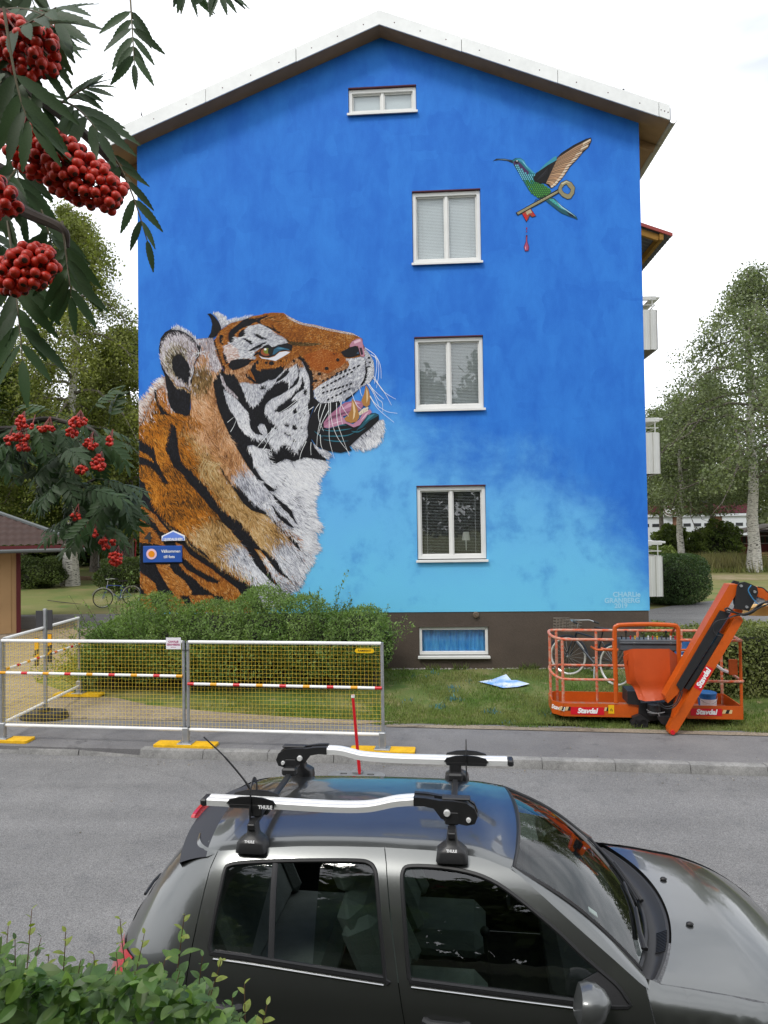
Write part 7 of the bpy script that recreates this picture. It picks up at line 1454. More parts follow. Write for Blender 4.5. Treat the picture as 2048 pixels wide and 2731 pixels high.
for i, (px, Y, w_, h) in enumerate(((20, 52, 7, 5.2), (130, 56, 8, 6), (240, 54, 7, 5.5), (350, 50, 7, 6), (-90, 50, 8, 5.5))):
    x, y = at_px(px, Y); bush('thicket_bush', ['dense bush of the thicket behind the left lawn, leftmost in view', 'dense bush of the thicket behind the tall birch trunk', 'dense bush of the thicket right of the birch trunk', 'dense bush of the thicket close to the building wall', 'dense bush of the thicket beyond the left edge'][i], (x, y, .2), (w_, 4, h), 9000, .24, [lm_dark, lm_mid][i % 2], 30+i, 'thicket behind the left lawn', True, 2.4, .2)
# far wood
r = np.random.default_rng(77); n = 60000; X = r.uniform(-110, 130, n); hts = 8.5+2.6*np.sin(X*.21)+1.8*np.sin(X*.53+1)+1.2*np.sin(X*1.3); V = np.stack([X, r.uniform(88, 112, n)+.0*X, .2+hts*np.sqrt(r.random(n))], 1)
lv, lf = leaf_cloud(V, .75, r, .75); o = bpy.data.objects.new('far_wood', npmesh('far_wood', lv, lf, lm_far)); COL.objects.link(o); tag(o, 'far wood of mixed trees closing the view', 'wood', kind='stuff')

# the big feathery shrub along the wall, behind the fence
r = np.random.default_rng(5); t = thing('garden_shrub', 'big feathery light green shrub growing against the tiger wall', 'shrub', (-3.3, 12.4, .2))
LP = []; g = MB(); ns = 760
for i in range(ns):
    bx, by = r.uniform(-2.95, 2.45), r.uniform(-.75, .8); edge = min(1, (3.05-abs(bx-.0))/.75); H = (1.58+.16*math.sin(bx*2.1)+.12*math.sin(bx*5+1))*(.58+.42*edge)*r.uniform(.62, 1.04)
    if bx > 1.4: H *= 1.02
    spr = r.random() < .10
    if spr: H *= r.uniform(1.08, 1.3)
    ox, oy = r.normal()*.22+.25*bx/2.9, -.42*r.random()-.1+.3*by; pts = []; H *= (1 if bx > -1.75 else .55+.45*(bx+3.1)/1.35) if not spr else .9
    for s in np.linspace(0, 1, 7): pts.append(np.array((bx+ox*s*s, by+oy*s*s*1.1, H*(s-.10*s*s*(0 if spr else 1.6)))))
    if by+oy < .98: g.tube([tuple(p) for p in pts], [.008*(1-s)+.002 for s in np.linspace(0, 1, 7)], 3, cap=False)
    for s in r.uniform(.22 if r.random() < .5 else .45, 1., 95 if not spr else 70):
        k = s*6; a = int(min(k, 5)); p = pts[a]+(pts[a+1]-pts[a])*(k-a); LP.append(p+r.normal(size=3)*(.045 if not spr else .03)*(1.25-.6*s))
q = r.normal(size=(68000, 3)); q /= np.linalg.norm(q, axis=1)[:, None]; q *= ((np.abs(q)**3.4).sum(1)**(-1/3.4))[:, None]*np.array((2.82, .95, .78)); q[:, 0] -= .14; q[:, 2] += .74
q[:, 2] *= 1+.10*np.sin(q[:, 0]*2.3+.5)+.06*np.sin(q[:, 0]*6.1); bm_ = 1+.10*np.sin(q[:, 0]*4.7+q[:, 2]*3.)+.08*np.sin(q[:, 2]*7.+q[:, 0]*2.2); q[:, 1] *= bm_; q *= (1-.10*r.exponential(1., 68000).clip(0, 3))[:, None]*np.array((1, 1, .3))+np.array((0, 0, .7)); q += r.normal(size=q.shape)*.03; q[:, 1] -= .05; q = q[q[:, 2] > .16+.12*np.sin(q[:, 0]*5)]
g2 = MB(); g2.box((.55, .05, .66), (4.2, 1.2, 1.0), .3); g2.box((-2.0, .05, .42), (1.2, 1.0, .6), .25); obj('shade_core', g2, m_core, t)  # dark boxes added to keep the shrub's inside in shade
LP = np.array(LP); tp = lambda x: .60+.40*np.clip((x+3.1)/1.35, 0, 1); q[:, 2] *= tp(q[:, 0]); LP = np.concatenate([LP, q]); LP = LP[(LP[:, 1] < 1.0) & (LP[:, 2] > .1)]
lv, lf = leaf_cloud(LP, .046, r, .40, -.3); o = bpy.data.objects.new('foliage', npmesh('foliage', lv, lf, lm_shrub)); COL.objects.link(o); o.parent = t; obj('stems', g, m_twig, t)
# clipped hedge on the right, running off past the picture edge
t = thing('clipped_hedge', 'low clipped box hedge running to the right behind the work basket', 'hedge', st(3.0, 12.15, .17), ST)
n = 60000; hl, hd, hh = 7.0, 1.05, 1.02; a = r.random(n); q = np.zeros((n, 3)); f = r.choice(4, n, p=(.46, .34, .06, .14))
q[:, 0] = r.uniform(0, hl, n); q[:, 1] = r.uniform(-hd/2, hd/2, n); q[:, 2] = r.uniform(.03, hh, n)
q[f == 0, 1] = -hd/2; q[f == 1, 2] = hh; q[f == 2, 0] = 0; q[f == 3, 1] = hd/2
cz = np.clip((q[:, 2]-hh+.22)/.22, 0, 1); q[:, 1] *= 1-.12*cz**2; ex = np.clip(1-q[:, 0]/.35, 0, 1); q[:, 2] *= 1-.12*ex**2; q[:, 1] *= 1-.2*ex**2
q += (.05*np.sin(q[:, 0]*3.1+q[:, 2]*2)+.03*np.sin(q[:, 0]*8.7))[:, None]*np.array((.2, 1, .6))+r.normal(size=(n, 3))*.035; q[:, 1] += np.where(f == 0, 1, 0)*r.exponential(.06, n); q[:, 2] = np.maximum(q[:, 2], .02)
lv, lf = leaf_cloud(q, .042, r, .6); o = bpy.data.objects.new('foliage', npmesh('foliage', lv, lf, lm_hedge)); COL.objects.link(o); o.parent = t
g = MB(); g.box((hl/2+.06, 0, .45), (hl-.2, hd-.28, .84), .08); obj('shade_core', g, m_core, t)  # dark box added inside the hedge to block light
# lawn blades, weeds along the wall, long grass by the birches
def tufts(name, label, pts, h, w_, lm, seed, cat, lean=.35):
    r = np.random.default_rng(seed); n = len(pts); a = r.uniform(0, 2*PI, n); hh = h*r.uniform(.4, 1.2, n); ww = w_*r.uniform(.6, 1.3, n); ln = r.normal(size=(n, 2))*lean*hh[:, None]
    dx, dy = np.cos(a)*ww/2, np.sin(a)*ww/2; P = np.asarray(pts)
    V = np.stack([P+np.stack([-dx, -dy, 0*dx], 1), P+np.stack([dx, dy, 0*dx], 1), P+np.stack([ln[:, 0], ln[:, 1], hh], 1)], 1).reshape(-1, 3)
    o = bpy.data.objects.new(name, npmesh(name, V, np.arange(3*n).reshape(n, 3), lm)); COL.objects.link(o); return tag(o, label, cat, kind='stuff')
lm_grass = leafmat('lawn blades', (.10, .17, .032), (.20, .21, .078), trans=.35, ns=1.1)
lm_dry = leafmat('long dry grass', (.12, .12, .05), (.2, .175, .085), trans=.35, ns=.8)
r = np.random.default_rng(9); n = 110000; S_ = r.uniform(-4.6, 6.5, n); T_ = 9.96+3.55*r.random(n)**1.25
msk = np.sin(S_*1.7+np.sin(T_*2.3)*1.2)*np.sin(T_*2.9+S_*.8)+.5*np.sin(S_*5.3+T_*3.1)+1.0*(T_ < 10.75)+r.normal(size=n)*.55 > .05
X, Y = ES[0]*S_+ET[0]*T_, ES[1]*S_+ET[1]*T_
yd = np.array([pin((a, b), yard) for a, b in zip(X, Y)]); k = msk & ~yd & (Y < 13.42) & (T_ > 9.96+.06*np.sin(S_*6)+.05)
P = np.stack([X[k], Y[k], np.array([gz(a, b) for a, b in zip(X[k], Y[k])])-.004], 1)
tufts('grass_blades', 'short green and dry grass of the lawn before the building', P, .058, .0095, lm_grass, 3, 'grass')
n = 900; P = np.stack([r.uniform(-.6, 4.2, n)+0*r.random(n), 13.36+.10*r.random(n), np.full(n, .2)], 1); cl = np.sin(P[:, 0]*4.1)+np.sin(P[:, 0]*9.7+1) > .5
tufts('wall_weeds', 'weeds along the foot of the brown plinth', P[cl], .13, .02, lm_mid, 5, 'weeds', .5)
x, y = at_px(1935, 41.); n = 5000; P = np.stack([x+r.normal(size=n)*1.1, y+r.normal(size=n)*1.0, np.full(n, .2)], 1); tufts('long_grass', 'tall dry grass beside the big birch trunk', P, .95, .05, lm_dry, 6, 'grass', .25)
n = 7000; P = np.stack([r.uniform(12, 32, n), r.uniform(38.5, 41, n), np.full(n, .2)], 1); tufts('rough_grass', 'rough uncut grass at the edge of the far lawn', P, .28, .05, lm_grass, 7, 'grass', .4)
# gravel strip under the wall and blue paint spilt in the grass
r2 = np.random.default_rng(12); g = MB()
for i in range(260):
    c = (r2.uniform(-.7, 4.1), 13.43+r2.uniform(-.035, .05), .205); s = r2.uniform(.008, .022); g.sphere(c, s, 5, 3, (1.2, 1, .7))
o = obj('wall_stones', g, mat('pale stones', (.32, .30, .27), .9, island=.4), None, ang=0); tag(o, 'line of small pale stones along the plinth', 'stones', kind='stuff')
sp = [onlawn(1020+x/3.606, 1740+y/3.606) for x, y in ((690, 345), (705, 378), (650, 455), (735, 462), (555, 528), (490, 515), (1045, 578), (300, 240), (395, 240), (820, 280), (1550, 595), (1600, 590), (1200, 680), (240, 468), (505, 200))]; P = []
for i, c in enumerate(sp):
    for _ in range(26 if i in (0, 2, 4, 6) else 8): P.append(c+np.array((r2.normal()*.05, r2.normal()*.07, -.0)))
lm_spill = leafmat('paint stained blades', hx('#2f6f96', .75), hx('#5a9fb4', .75), trans=.1, ns=9.)
tufts('painted_grass', 'grass tufts stained with spilt blue paint', P, .06, .018, lm_spill, 8, 'grass')

# grit and leaf litter gathered along the kerb
g = MB(); r3 = np.random.default_rng(21)
for i in range(700):
    s_, t_ = r3.uniform(-8, 7), (8.50-abs(r3.normal())*.10) if i % 3 else (8.80+abs(r3.normal())*.12); z_ = .0 if i % 3 else .099; x_, y_, _ = st(s_, t_); k = r3.uniform(.004, .011); a_ = r3.uniform(0, 6.28)
    g.add([(x_+k*math.cos(a_), y_+k*math.sin(a_), z_+.001), (x_-k*math.sin(a_), y_+k*math.cos(a_), z_+.001), (x_-k*math.cos(a_), y_-k*math.sin(a_), z_+.001), (x_, y_, z_+k*.9)], [(0, 1, 3), (1, 2, 3), (2, 0, 3)])
tag(obj('kerb_grit', g, mat('grit', (.24, .22, .19), .95, island=.6), ang=0), 'loose grit gathered along the kerb', 'grit', kind='stuff')
g = MB()
for i in range(60):
    s_, t_ = r3.uniform(-7, 7), r3.choice([r3.uniform(8.2, 8.52), r3.uniform(9.0, 9.9), r3.uniform(5.5, 8.4)]); z_ = .004 if t_ < 8.6 else .103; x_, y_, _ = st(s_, t_); k = r3.uniform(.012, .03); a_ = r3.uniform(0, 6.28); c_, q_ = math.cos(a_), math.sin(a_)
    g.add([(x_+k*c_, y_+k*q_, z_), (x_-.4*k*q_, y_+.4*k*c_, z_+.004), (x_-k*c_, y_-k*q_, z_+.002), (x_+.4*k*q_, y_-.4*k*c_, z_+.005)], [(0, 1, 2, 3)])
tag(obj('fallen_leaves', g, mat('fallen leaf', (.16, .12, .05), .8, island=.6), ang=0), 'few dry fallen leaves on road and pavement', 'leaves', kind='stuff')

# ---------------------------------------------------------------- buildings further off
m_beige = mat('beige board wall', '#b08e66', .8, var=.05, vs=2); m_rust = mat('dark red trim', '#5c2226', .7); m_tile = mat('brown roof sheet', '#3a2822', .9, var=.15, vs=3)
t = thing('small_house', 'small beige outbuilding with brown corrugated roof at the left edge', 'outbuilding', (-14.04, 18.33, .2), R(32))
X1 = 2.36; g = MB(); g.box((-1.5, .6, 1.13), (2*3.85-.02, 4.2, 2.26)); obj('wall', g, m_beige, t)
for i in range(26): g = MB(); x = -5.2+i*.29; g.box((x, -1.506, 1.12), (.27, .02, 2.22), .006); obj('board', g, m_beige, t)
g = MB(); g.box((X1+.0, -1.52, 1.13), (.11, .05, 2.26)); obj('corner_board', g, m_rust, t)
def rp(a, b): return (-6+(10.0-2.2*b)*a, -2.15+3.4*b, 2.42+.95*b+.018*math.sin(a*(10-2.2*b)*2*PI/.19)+.03*(1-(b*6) % 1))
g = MB(); g.grid(rp, 260, 30); obj('roof', g, m_tile, t, ang=60)
g = MB(); g.add([(4.0, -2.15, 2.42), (1.8, 1.25, 3.37), (1.8, 4, 3.37), (4.0, 4, 2.42)], [(0, 1, 2, 3)]); obj('roof', g, m_tile, t)
g = MB(); g.tube([(4.03, -2.2, 2.45), (1.8, 1.25, 3.42)], .06, 6); obj('roof_ridge', g, mat('ridge metal', (.08, .09, .09), .5), t)
g = MB(); g.box((-1., -2.14, 2.34), (10.0, .03, .17)); g.box((3.98, .5, 2.34), (.03, 5.2, .17)); obj('eave_board', g, m_rust, t)
g = MB(); g.tube([(-6, -2.24, 2.30), (4.1, -2.24, 2.28)], .055, 8); obj('gutter', g, mat('gutter dark', (.1, .11, .11), .5), t)
# fire station like hall with white garage doors
m_hall = mat('hall red sheet', '#5a2330', .7); m_gar = mat('garage door white', (.55, .57, .60), .5); m_brk = mat('hall brick', '#7a5846', .85, var=.15, vs=4); m_win = mat('dark pane', (.02, .022, .025), .15)
xa, xb = at_px(1690, 62)[0], at_px(2005, 62)[0]; t = thing('garage_hall', 'red and white hall with garage doors behind the birches', 'hall', ((xa+xb)/2, 62, .2)); W_ = xb-xa
g = MB(); g.box((0, 3, 1.9), (W_, 6, 3.8)); obj('wall', g, m_brk, t); g = MB(); g.box((0, 2.95, 4.02), (W_+.3, 6.4, .95)); obj('fascia_band', g, m_hall, t); g = MB(); g.box((0, 2.95, 4.60), (W_+.5, 6.6, .22)); obj('roof_edge', g, mat('hall roof edge', (.03, .032, .035), .6), t); g = MB(); g.box((0, -.1, 3.40), (W_-.2, .25, .22)); obj('white_beam', g, m_gar, t)
for i in range(3):
    x = -W_/2+1.9+i*3.6; g = MB(); g.box((x, -.03, 1.65), (2.9, .1, 3.25)); d = obj('garage_door', g, m_gar, t)
    for k in range(3):
        for z in (2.55, 1.1):
            if z < 2 and k == 1: continue
            g = MB(); g.box((x-.9+k*.9, -.09, z), (.62, .03, .28)); obj('pane', g, m_win, d)
ex_ = at_px(1788, 61.6)[0]-(xa+xb)/2; g = MB(); g.lathe([(.001, -.12), (.62, -.12), (.64, 0)], 28, (ex_, -.3, 3.95), 'y'); em = obj('round_emblem', g, m_wht, t)
g = MB(); g.lathe([(.46, -.13), (.56, -.13)], 28, (ex_, -.3, 3.95), 'y'); g.box((ex_, -.432, 3.95), (.86, .02, .10), rot=Matrix.Rotation(R(35), 3, 'Y')); g.box((ex_-.1, -.432, 4.1), (.3, .02, .24), rot=Matrix.Rotation(R(35), 3, 'Y')); obj('emblem_mark', g, m_hall, em)
# red shed
m_fal = mat('falu red boards', '#521c18', .85, var=.15, vs=3, stretch=(6, 6, .6)); m_asb = mat('shed roof grey', '#6f665c', .85, var=.12, vs=2)
xs = at_px(1958, 47.5)[0]; t = thing('red_shed', 'dark red wooden shed with grey lean to roof at the right edge', 'shed', (xs, 47.5, .2), R(-6))
g = MB(); g.box((1.3, 1.5, .62), (2.6, 3., 1.24)); obj('wall', g, m_fal, t); g = MB(); g.box((1.3, .02, 1.55), (2.5, .1, .62)); obj('opening_shade', g, m_core, t)  # near-black block painted in for the shade of the open front
for i in range(9): g = MB(); g.tube([(.15+i*.29, -.05, 1.24), (.15+i*.29, -.05, 1.85)], .03, 4); obj('slat', g, m_fal, t)
for z in (1.3, 1.8): g = MB(); g.box((1.3, -.06, z), (2.6, .05, .06)); obj('rail', g, m_asb, t)
g = MB(); g.prism([(-.35, 1.86), (-.35, 1.93), (3., 2.62), (3., 2.55)], -.5, 3.2, lambda a, b, d: (a, d, b)); obj('roof', g, m_asb, t)
g = MB(); g.box((5.2, 1.2, 1.1), (5., 4, 2.2)); obj('wall', g, m_fal, t); g = MB(); g.box((2.70, -.85, 1.1), (.14, .1, 2.25)); obj('corner_board', g, m_gar, t); g = MB(); g.prism([(2.3, 1.95), (2.3, 2.05), (8, 3.5), (8, 3.4)], -1.3, 3.4, lambda a, b, d: (a, d, b)); obj('roof', g, m_asb, t)
x, y = at_px(2040, 43.); t = thing('garden_chair', 'pale wooden slatted garden chair by the shed corner', 'chair', (x, y, .2)); m_chw = mat('bleached wood', '#9a7c58', .8)
for i in range(4): g = MB(); g.box((0, .05, .45+.13*i), (.55, .03, .07)); obj('slat', g, m_chw, t)
for sx in (-.26, .26):
    g = MB(); g.box((sx, .06, .48), (.05, .05, .96)); obj('leg', g, m_chw, t); g = MB(); g.box((sx, -.42, .22), (.05, .05, .44)); obj('leg', g, m_chw, t)
g = MB(); g.box((0, -.2, .43), (.56, .52, .04)); obj('seat', g, m_chw, t)
# playground frame, timber edge and fallen branch on the left lawn
m_swr = mat('swing red', '#9a1f2c', .5)
x, y = at_px(352, 42.); t = thing('swing_frame', 'red swing frame standing on the far left lawn', 'swing', (x, y, .2))
for a, b in (((-.95, 0, 0), (-.35, 0, 2.2)), ((.25, 0, 0), (-.30, 0, 2.2))): g = MB(); g.tube([(-a[0] if False else a[0], 0, 2.1) if False else (b[0]-.6 if a[0] < 0 else b[0]+.55, 0, 2.2), ((a[0]+.4)*.2, 0, 0)], .045, 7); obj('leg', g, m_swr, t)
g = MB(); g.tube([(-3.4, 0, 2.2), (.3, 0, 2.2)], .05, 8); obj('cross_bar', g, m_swr, t)
for s in (-2.2, -1.7): g = MB(); g.tube([(s, 0, 2.2), (s, 0, .5)], .012, 4); obj('chain', g, m_galv, t)
g = MB(); g.box((-1.95, 0, .5), (.55, .2, .05)); obj('seat', g, m_bk, t)
t = thing('timber_edge', 'long timber edging of the sand play area on the left lawn', 'edging'); m_tim = mat('weathered timber', '#7a6450', .9, var=.1)
a, b = at_px(150, 38.4), at_px(362, 37.6); t.location = (a[0], a[1], .2); g = MB(); g.box(((b[0]-a[0])/2, (b[1]-a[1])/2, .1), (abs(b[0]-a[0]), .2, .22), .02, rot=Matrix.Rotation(math.atan2(b[1]-a[1], b[0]-a[0]), 3, 'Z')); obj('timber', g, m_tim, t)
flatpoly('sand_area', [at_px(240, 39.), at_px(380, 39.), at_px(380, 45), at_px(270, 45)], mat('play sand', (.36, .29, .2), .95), .214)
g = MB(); g.tube([CAMP*0+np.array((*at_px(126, 26.5), .25)), np.array((*at_px(165, 25.8), .24)), np.array((*at_px(215, 25.3), .22))], [.015, .02, .008], 5); tag(obj('fallen_branch', g, m_twig), 'thin fallen branch lying on the left lawn', 'branch')
# ---------------------------------------------------------------- rowan tree over the photographer, hedge shrub below
def pd(x, y, d): return CAMP+ray(x, y)*d            # a spot seen at (x, y), d metres ahead
rw = np.random.default_rng(31)
def rowleafmat(name, top, under):
    M = bpy.data.materials.new(name); M.use_nodes = True; N = M.node_tree.nodes; K = M.node_tree.links.new; N.clear()
    o = N.new('ShaderNodeOutputMaterial'); g = N.new('ShaderNodeNewGeometry'); oi = N.new('ShaderNodeObjectInfo'); t = N.new('ShaderNodeTexCoord')
    mx = N.new('ShaderNodeMixRGB'); K(g.outputs['Backfacing'], mx.inputs[0]); mx.inputs[1].default_value = (*top, 1); mx.inputs[2].default_value = (*under, 1)
    n = N.new('ShaderNodeTexNoise'); n.inputs['Scale'].default_value = 40; K(t.outputs['Object'], n.inputs['Vector']); a = N.new('ShaderNodeMath'); a.operation = 'ADD'; K(n.outputs['Fac'], a.inputs[0]); K(oi.outputs['Random'], a.inputs[1])
    mm = N.new('ShaderNodeMapRange'); mm.inputs[1].default_value = .3; mm.inputs[2].default_value = 1.7; mm.inputs[3].default_value = .6; mm.inputs[4].default_value = 1.45; K(a.outputs[0], mm.inputs[0]); q = N.new('ShaderNodeMixRGB'); q.blend_type = 'MULTIPLY'; q.inputs[0].default_value = 1; K(mx.outputs[0], q.inputs[1]); K(mm.outputs[0], q.inputs[2])
    d = N.new('ShaderNodeBsdfPrincipled'); d.inputs['Roughness'].default_value = .5; d.inputs['Specular IOR Level'].default_value = .3; K(q.outputs[0], d.inputs['Base Color']); tr = N.new('ShaderNodeBsdfTranslucent'); K(q.outputs[0], tr.inputs[0]); ms = N.new('ShaderNodeMixShader'); ms.inputs[0].default_value = .34; K(d.outputs[0], ms.inputs[1]); K(tr.outputs[0], ms.inputs[2]); K(ms.outputs[0], o.inputs[0]); return M
m_rl = rowleafmat('rowan leaf', (.038, .075, .026), (.11, .145, .09)); m_stalk = mat('leaf stalk', (.10, .085, .04), .6); m_rstalk = mat('berry stalk', '#6b2f28', .6)
m_rbark = mat('rowan bark', (.055, .045, .038), .8, var=.25, vs=30)
def leaflet_mesh(L_=1., W_=.26, n=9, teeth=True, fold=.22, curl=.10):
    g = MB(); vs = []; fs = []
    for i in range(n*2+1):
        t = i/(n*2); w_ = W_*(math.sin(PI*t**.82)**.8)*(1 if not teeth or t < .2 else (1.0 if i % 2 else .86)); z = -curl*t*t*L_
        vs += [(L_*t, -w_/2-(.0), z+fold*w_*.5), (L_*t, 0, z), (L_*t, w_/2, z+fold*w_*.5)]
        if teeth and i % 2: vs[-3] = (vs[-3][0]+.03, vs[-3][1], vs[-3][2]); vs[-1] = (vs[-1][0]+.03, vs[-1][1], vs[-1][2])
    for i in range(n*2): a = i*3; fs += [(a, a+1, a+4, a+3), (a+1, a+2, a+5, a+4)]
    g.add(vs, fs); return g
lfl = leaflet_mesh(1., .225).mesh('leaflet', 0); lfl.materials.append(m_rl); lfl.polygons.foreach_set('use_smooth', [True]*len(lfl.polygons))
rowan = thing('rowan_tree', 'rowan tree with red berry clusters reaching in from the upper left', 'tree', (-2.3, .9, 1.38))
RWI = wmat(rowan).inverted()
def frame(d, up): x = Vector(d).normalized(); z = Vector(up); z = (z-x*z.dot(x)).normalized(); y = z.cross(x); return x, y, z
def place_obj(o, p, d, up, s):
    x, y, z = frame(d, up); M_ = Matrix(((x.x*s, y.x*s, z.x*s, p[0]), (x.y*s, y.y*s, z.y*s, p[1]), (x.z*s, y.z*s, z.z*s, p[2]), (0, 0, 0, 1))); o.matrix_local = M_
def compound(p0, p1, pairs, ll, sag=.15, up=(0, 0, 1), open_=50, rot=0.):
    """one pinnate leaf: stalk from p0 to p1 with toothed leaflets, each its own object"""
    p0, p1 = np.array(p0), np.array(p1); Ln = np.linalg.norm(p1-p0); mid = (p0+p1)/2+np.array((0, 0, sag*Ln)); pts = [(1-t)**2*p0+2*t*(1-t)*mid+t*t*p1 for t in np.linspace(0, 1, 9)]
    g = MB(); g.tube([tuple(RWI @ Vector(p)) for p in pts], [.0013*(1-.6*t) for t in np.linspace(0, 1, 9)], 5); lf = obj('leaf', g, m_stalk, rowan)
    def tan(t): return Vector(2*(1-t)*(mid-p0)+2*t*(p1-mid)).normalized()
    def pos(t): return (1-t)**2*p0+2*t*(1-t)*mid+t*t*p1
    for k in range(pairs*2+1):
        t = 1. if k == pairs*2 else .30+.66*(k//2+.5)/pairs; T = tan(min(t, .98)); U = Vector(up); U = (U-T*U.dot(T)).normalized(); U = (Matrix.Rotation(rot, 3, T) @ U); S_ = U.cross(T)*(1 if k % 2 else -1); a = R(open_-18*t+rw.normal()*7)
        d = T if k == pairs*2 else T*math.cos(a)+S_*math.sin(a); d = Vector(d)+Vector((0, 0, -.25))*rw.uniform(.4, 1.6)
        o = bpy.data.objects.new('leaflet', lfl); COL.objects.link(o); o.parent = lf; place_obj(o, RWI @ Vector(pos(t)), d, U+Vector(rw.normal(size=3)*.22), ll*rw.uniform(.82, 1.1)*(.78+.4*math.sin(PI*min(1, t*.9))))
    return lf
# trunk and the boughs it sends into the picture
def bough(pts, r0, r1, name='branch'): q = smooth_pts(pts, 6); g = MB(); g.tube([tuple(RWI @ Vector(p)) for p in q], [r0+(r1-r0)*i/(len(q)-1) for i in range(len(q))], 8); return obj(name, g, m_rbark, rowan)
g = MB(); g.tube([(0, 0, -.1), (.03, .02, .9), (.0, .05, 1.9), (.1, .1, 3.0)], [.13, .105, .085, .05], 12); obj('trunk', g, m_rbark, rowan)
TR = np.array((-2.28, .94, 0))
bough([TR+(0, 0, 3.9), pd(-500, 150, .80), pd(-160, 120, .70), pd(40, 190, .68), pd(110, 260, .66), pd(200, 335, .64), pd(262, 395, .63), pd(330, 470, .62)], .0125, .0022)
bough([TR+(0, 0, 4.2), pd(-300, -250, .9), pd(30, -120, .8), pd(260, -60, .75), pd(345, -30, .75)], .011, .003)
bough([TR+(0, 0, 3.5), pd(-350, 480, .8), pd(-60, 470, .70), pd(60, 560, .66), pd(165, 610, .64), pd(180, 660, .64)], .012, .002)
QL = lambda x, y: (x/4.0975, 1020+y/4.0975)
D2 = 2.0
bough([TR+(0, 0, 3.0), pd(-420, 1120, 1.9), pd(*QL(0, 520), D2), pd(*QL(300, 440), D2), pd(*QL(520, 400), D2), pd(*QL(740, 440), D2), pd(*QL(1010, 520), D2-.04), pd(*QL(1075, 640), D2-.05)], .016, .003)
bough([pd(*QL(250, 480), D2), pd(*QL(420, 660), D2+.03), pd(*QL(580, 900), D2+.05), pd(*QL(700, 1040), D2+.05), pd(*QL(860, 1170), D2+.05), pd(*QL(1060, 1380), D2+.03), pd(*QL(1110, 1650), D2), pd(*QL(1140, 1780), D2)], .013, .003)
bough([pd(*QL(560, 690), D2+.05), pd(*QL(700, 740), D2), pd(*QL(880, 870), D2-.02)], .005, .002)
bough([pd(*QL(860, 1170), D2+.05), pd(*QL(1050, 1060), D2), pd(*QL(1250, 1120), D2-.03), pd(*QL(1420, 1330), D2-.05)], .005, .002)
# near leaves (about 0.6 m away), seen against the sky and the gable
NL_ = [((0, 30, .68), (150, 60, .60), 5, .05, .1), ((-20, 115, .6), (150, 20, .55), 4, .05, .0), ((10, 20, .55), (85, 330, .55), 4, .047, -.4), ((70, 135, .66), (-60, 300, .62), 5, .05, 0.), ((145, 45, .64), (105, 210, .6), 4, .046, .3),
       ((345, -35, .75), (358, 170, .72), 6, .040, .05), ((560, -70, .75), (585, -25, .74), 3, .040, 0.), ((470, -80, .78), (500, -30, .78), 3, .036, 0), ((150, 285, .66), (238, 232, .66), 5, .030, .1),
       ((250, 370, .62), (392, 640, .60), 5, .031, .35), ((150, 270, .63), (260, 350, .60), 4, .048, .2), ((165, 590, .64), (190, 790, .62), 5, .042, .0), ((20, 590, .66), (60, 960, .62), 6, .05, .1), ((60, 430, .7), (-20, 560, .66), 5, .05, .1), ((110, 560, .72), (150, 700, .7), 5, .045, .1), ((30, 380, .74), (60, 560, .72), 5, .05, .2), ((-30, 230, .7), (110, 280, .66), 5, .05, .1), ((60, 140, .72), (180, 130, .7), 4, .028, .1), ((120, 60, .74), (170, 110, .74), 4, .026, .2)]
for (a, b, n, ll, sg) in NL_: compound(pd(*a), pd(*b), n, ll, sg, up=(.2, -.8, .5))
# berries
m_ber = mat('rowan berry', '#a3140a', .48, col2='#cc3010', vs=60., spec=.45); m_cal = mat('berry eye', (.05, .02, .012), .8)
g = MB(); nb = 12; pr_ = [(1e-4, -1)]+[(math.sin(a), -math.cos(a)) for a in np.linspace(.25, 2.92, 10)]+[(.15, .975), (.10, .94), (1e-4, .93)]
g.lathe(pr_, nb); bme = g.mesh('berry', 60); bme.materials.append(m_ber); bme.materials.append(m_cal)
for p in bme.polygons:
    if p.center.z > .92: p.material_index = 1
def cluster(c, ax, half, rad, n, rb, d, nm='berry_cluster', seed=0):
    """berries packed about an axis seen from c-ax to c+ax (picture spots), stalks running back to the twig"""
    r = np.random.default_rng(seed); P = []; tries = 0
    while len(P) < n and tries < n*60:
        tries += 1; s = r.uniform(-1, 1); th = r.uniform(0, 2*PI); q = rad*math.sqrt(max(.05, 1-.75*s*s))*r.random()**.4
        x = c[0]+ax[0]*half*s+q*math.cos(th)*-ax[1]; y = c[1]+ax[1]*half*s+q*math.cos(th)*ax[0]; z = d+q*math.sin(th)/FO*d
        p = pd(x, y, z)
        if all(np.linalg.norm(p-o) > 1.5*rb for o in P): P.append(p)
    hub = pd(c[0]-ax[0]*half*.7, c[1]-ax[1]*half*.7-rad*1.1, d+.012); g = MB()
    for p in P[::2]: g.tube([tuple(RWI @ Vector(v)) for v in (hub, (hub+p)/2+np.array((0, 0, .004)), p)], [.0011, .0008, .0006], 4, cap=False)
    co = obj(nm, g, m_rstalk, rowan)
    for p in P:
        o = bpy.data.objects.new('berry', bme); COL.objects.link(o); o.parent = co; dv = Vector(p-hub).normalized()+Vector(r.normal(size=3)*.5)+Vector((0, .35, -.6)); s = rb*r.uniform(.88, 1.1)
        z_ = dv.normalized(); x_ = z_.orthogonal().normalized(); y_ = z_.cross(x_); l = RWI @ Vector(p); o.matrix_local = Matrix(((x_.x*s, y_.x*s, z_.x*s, l.x), (x_.y*s, y_.y*s, z_.y*s, l.y), (x_.z*s, y_.z*s, z_.z*s, l.z), (0, 0, 0, 1)))
    return P
u_ = np.array((.86, .51))
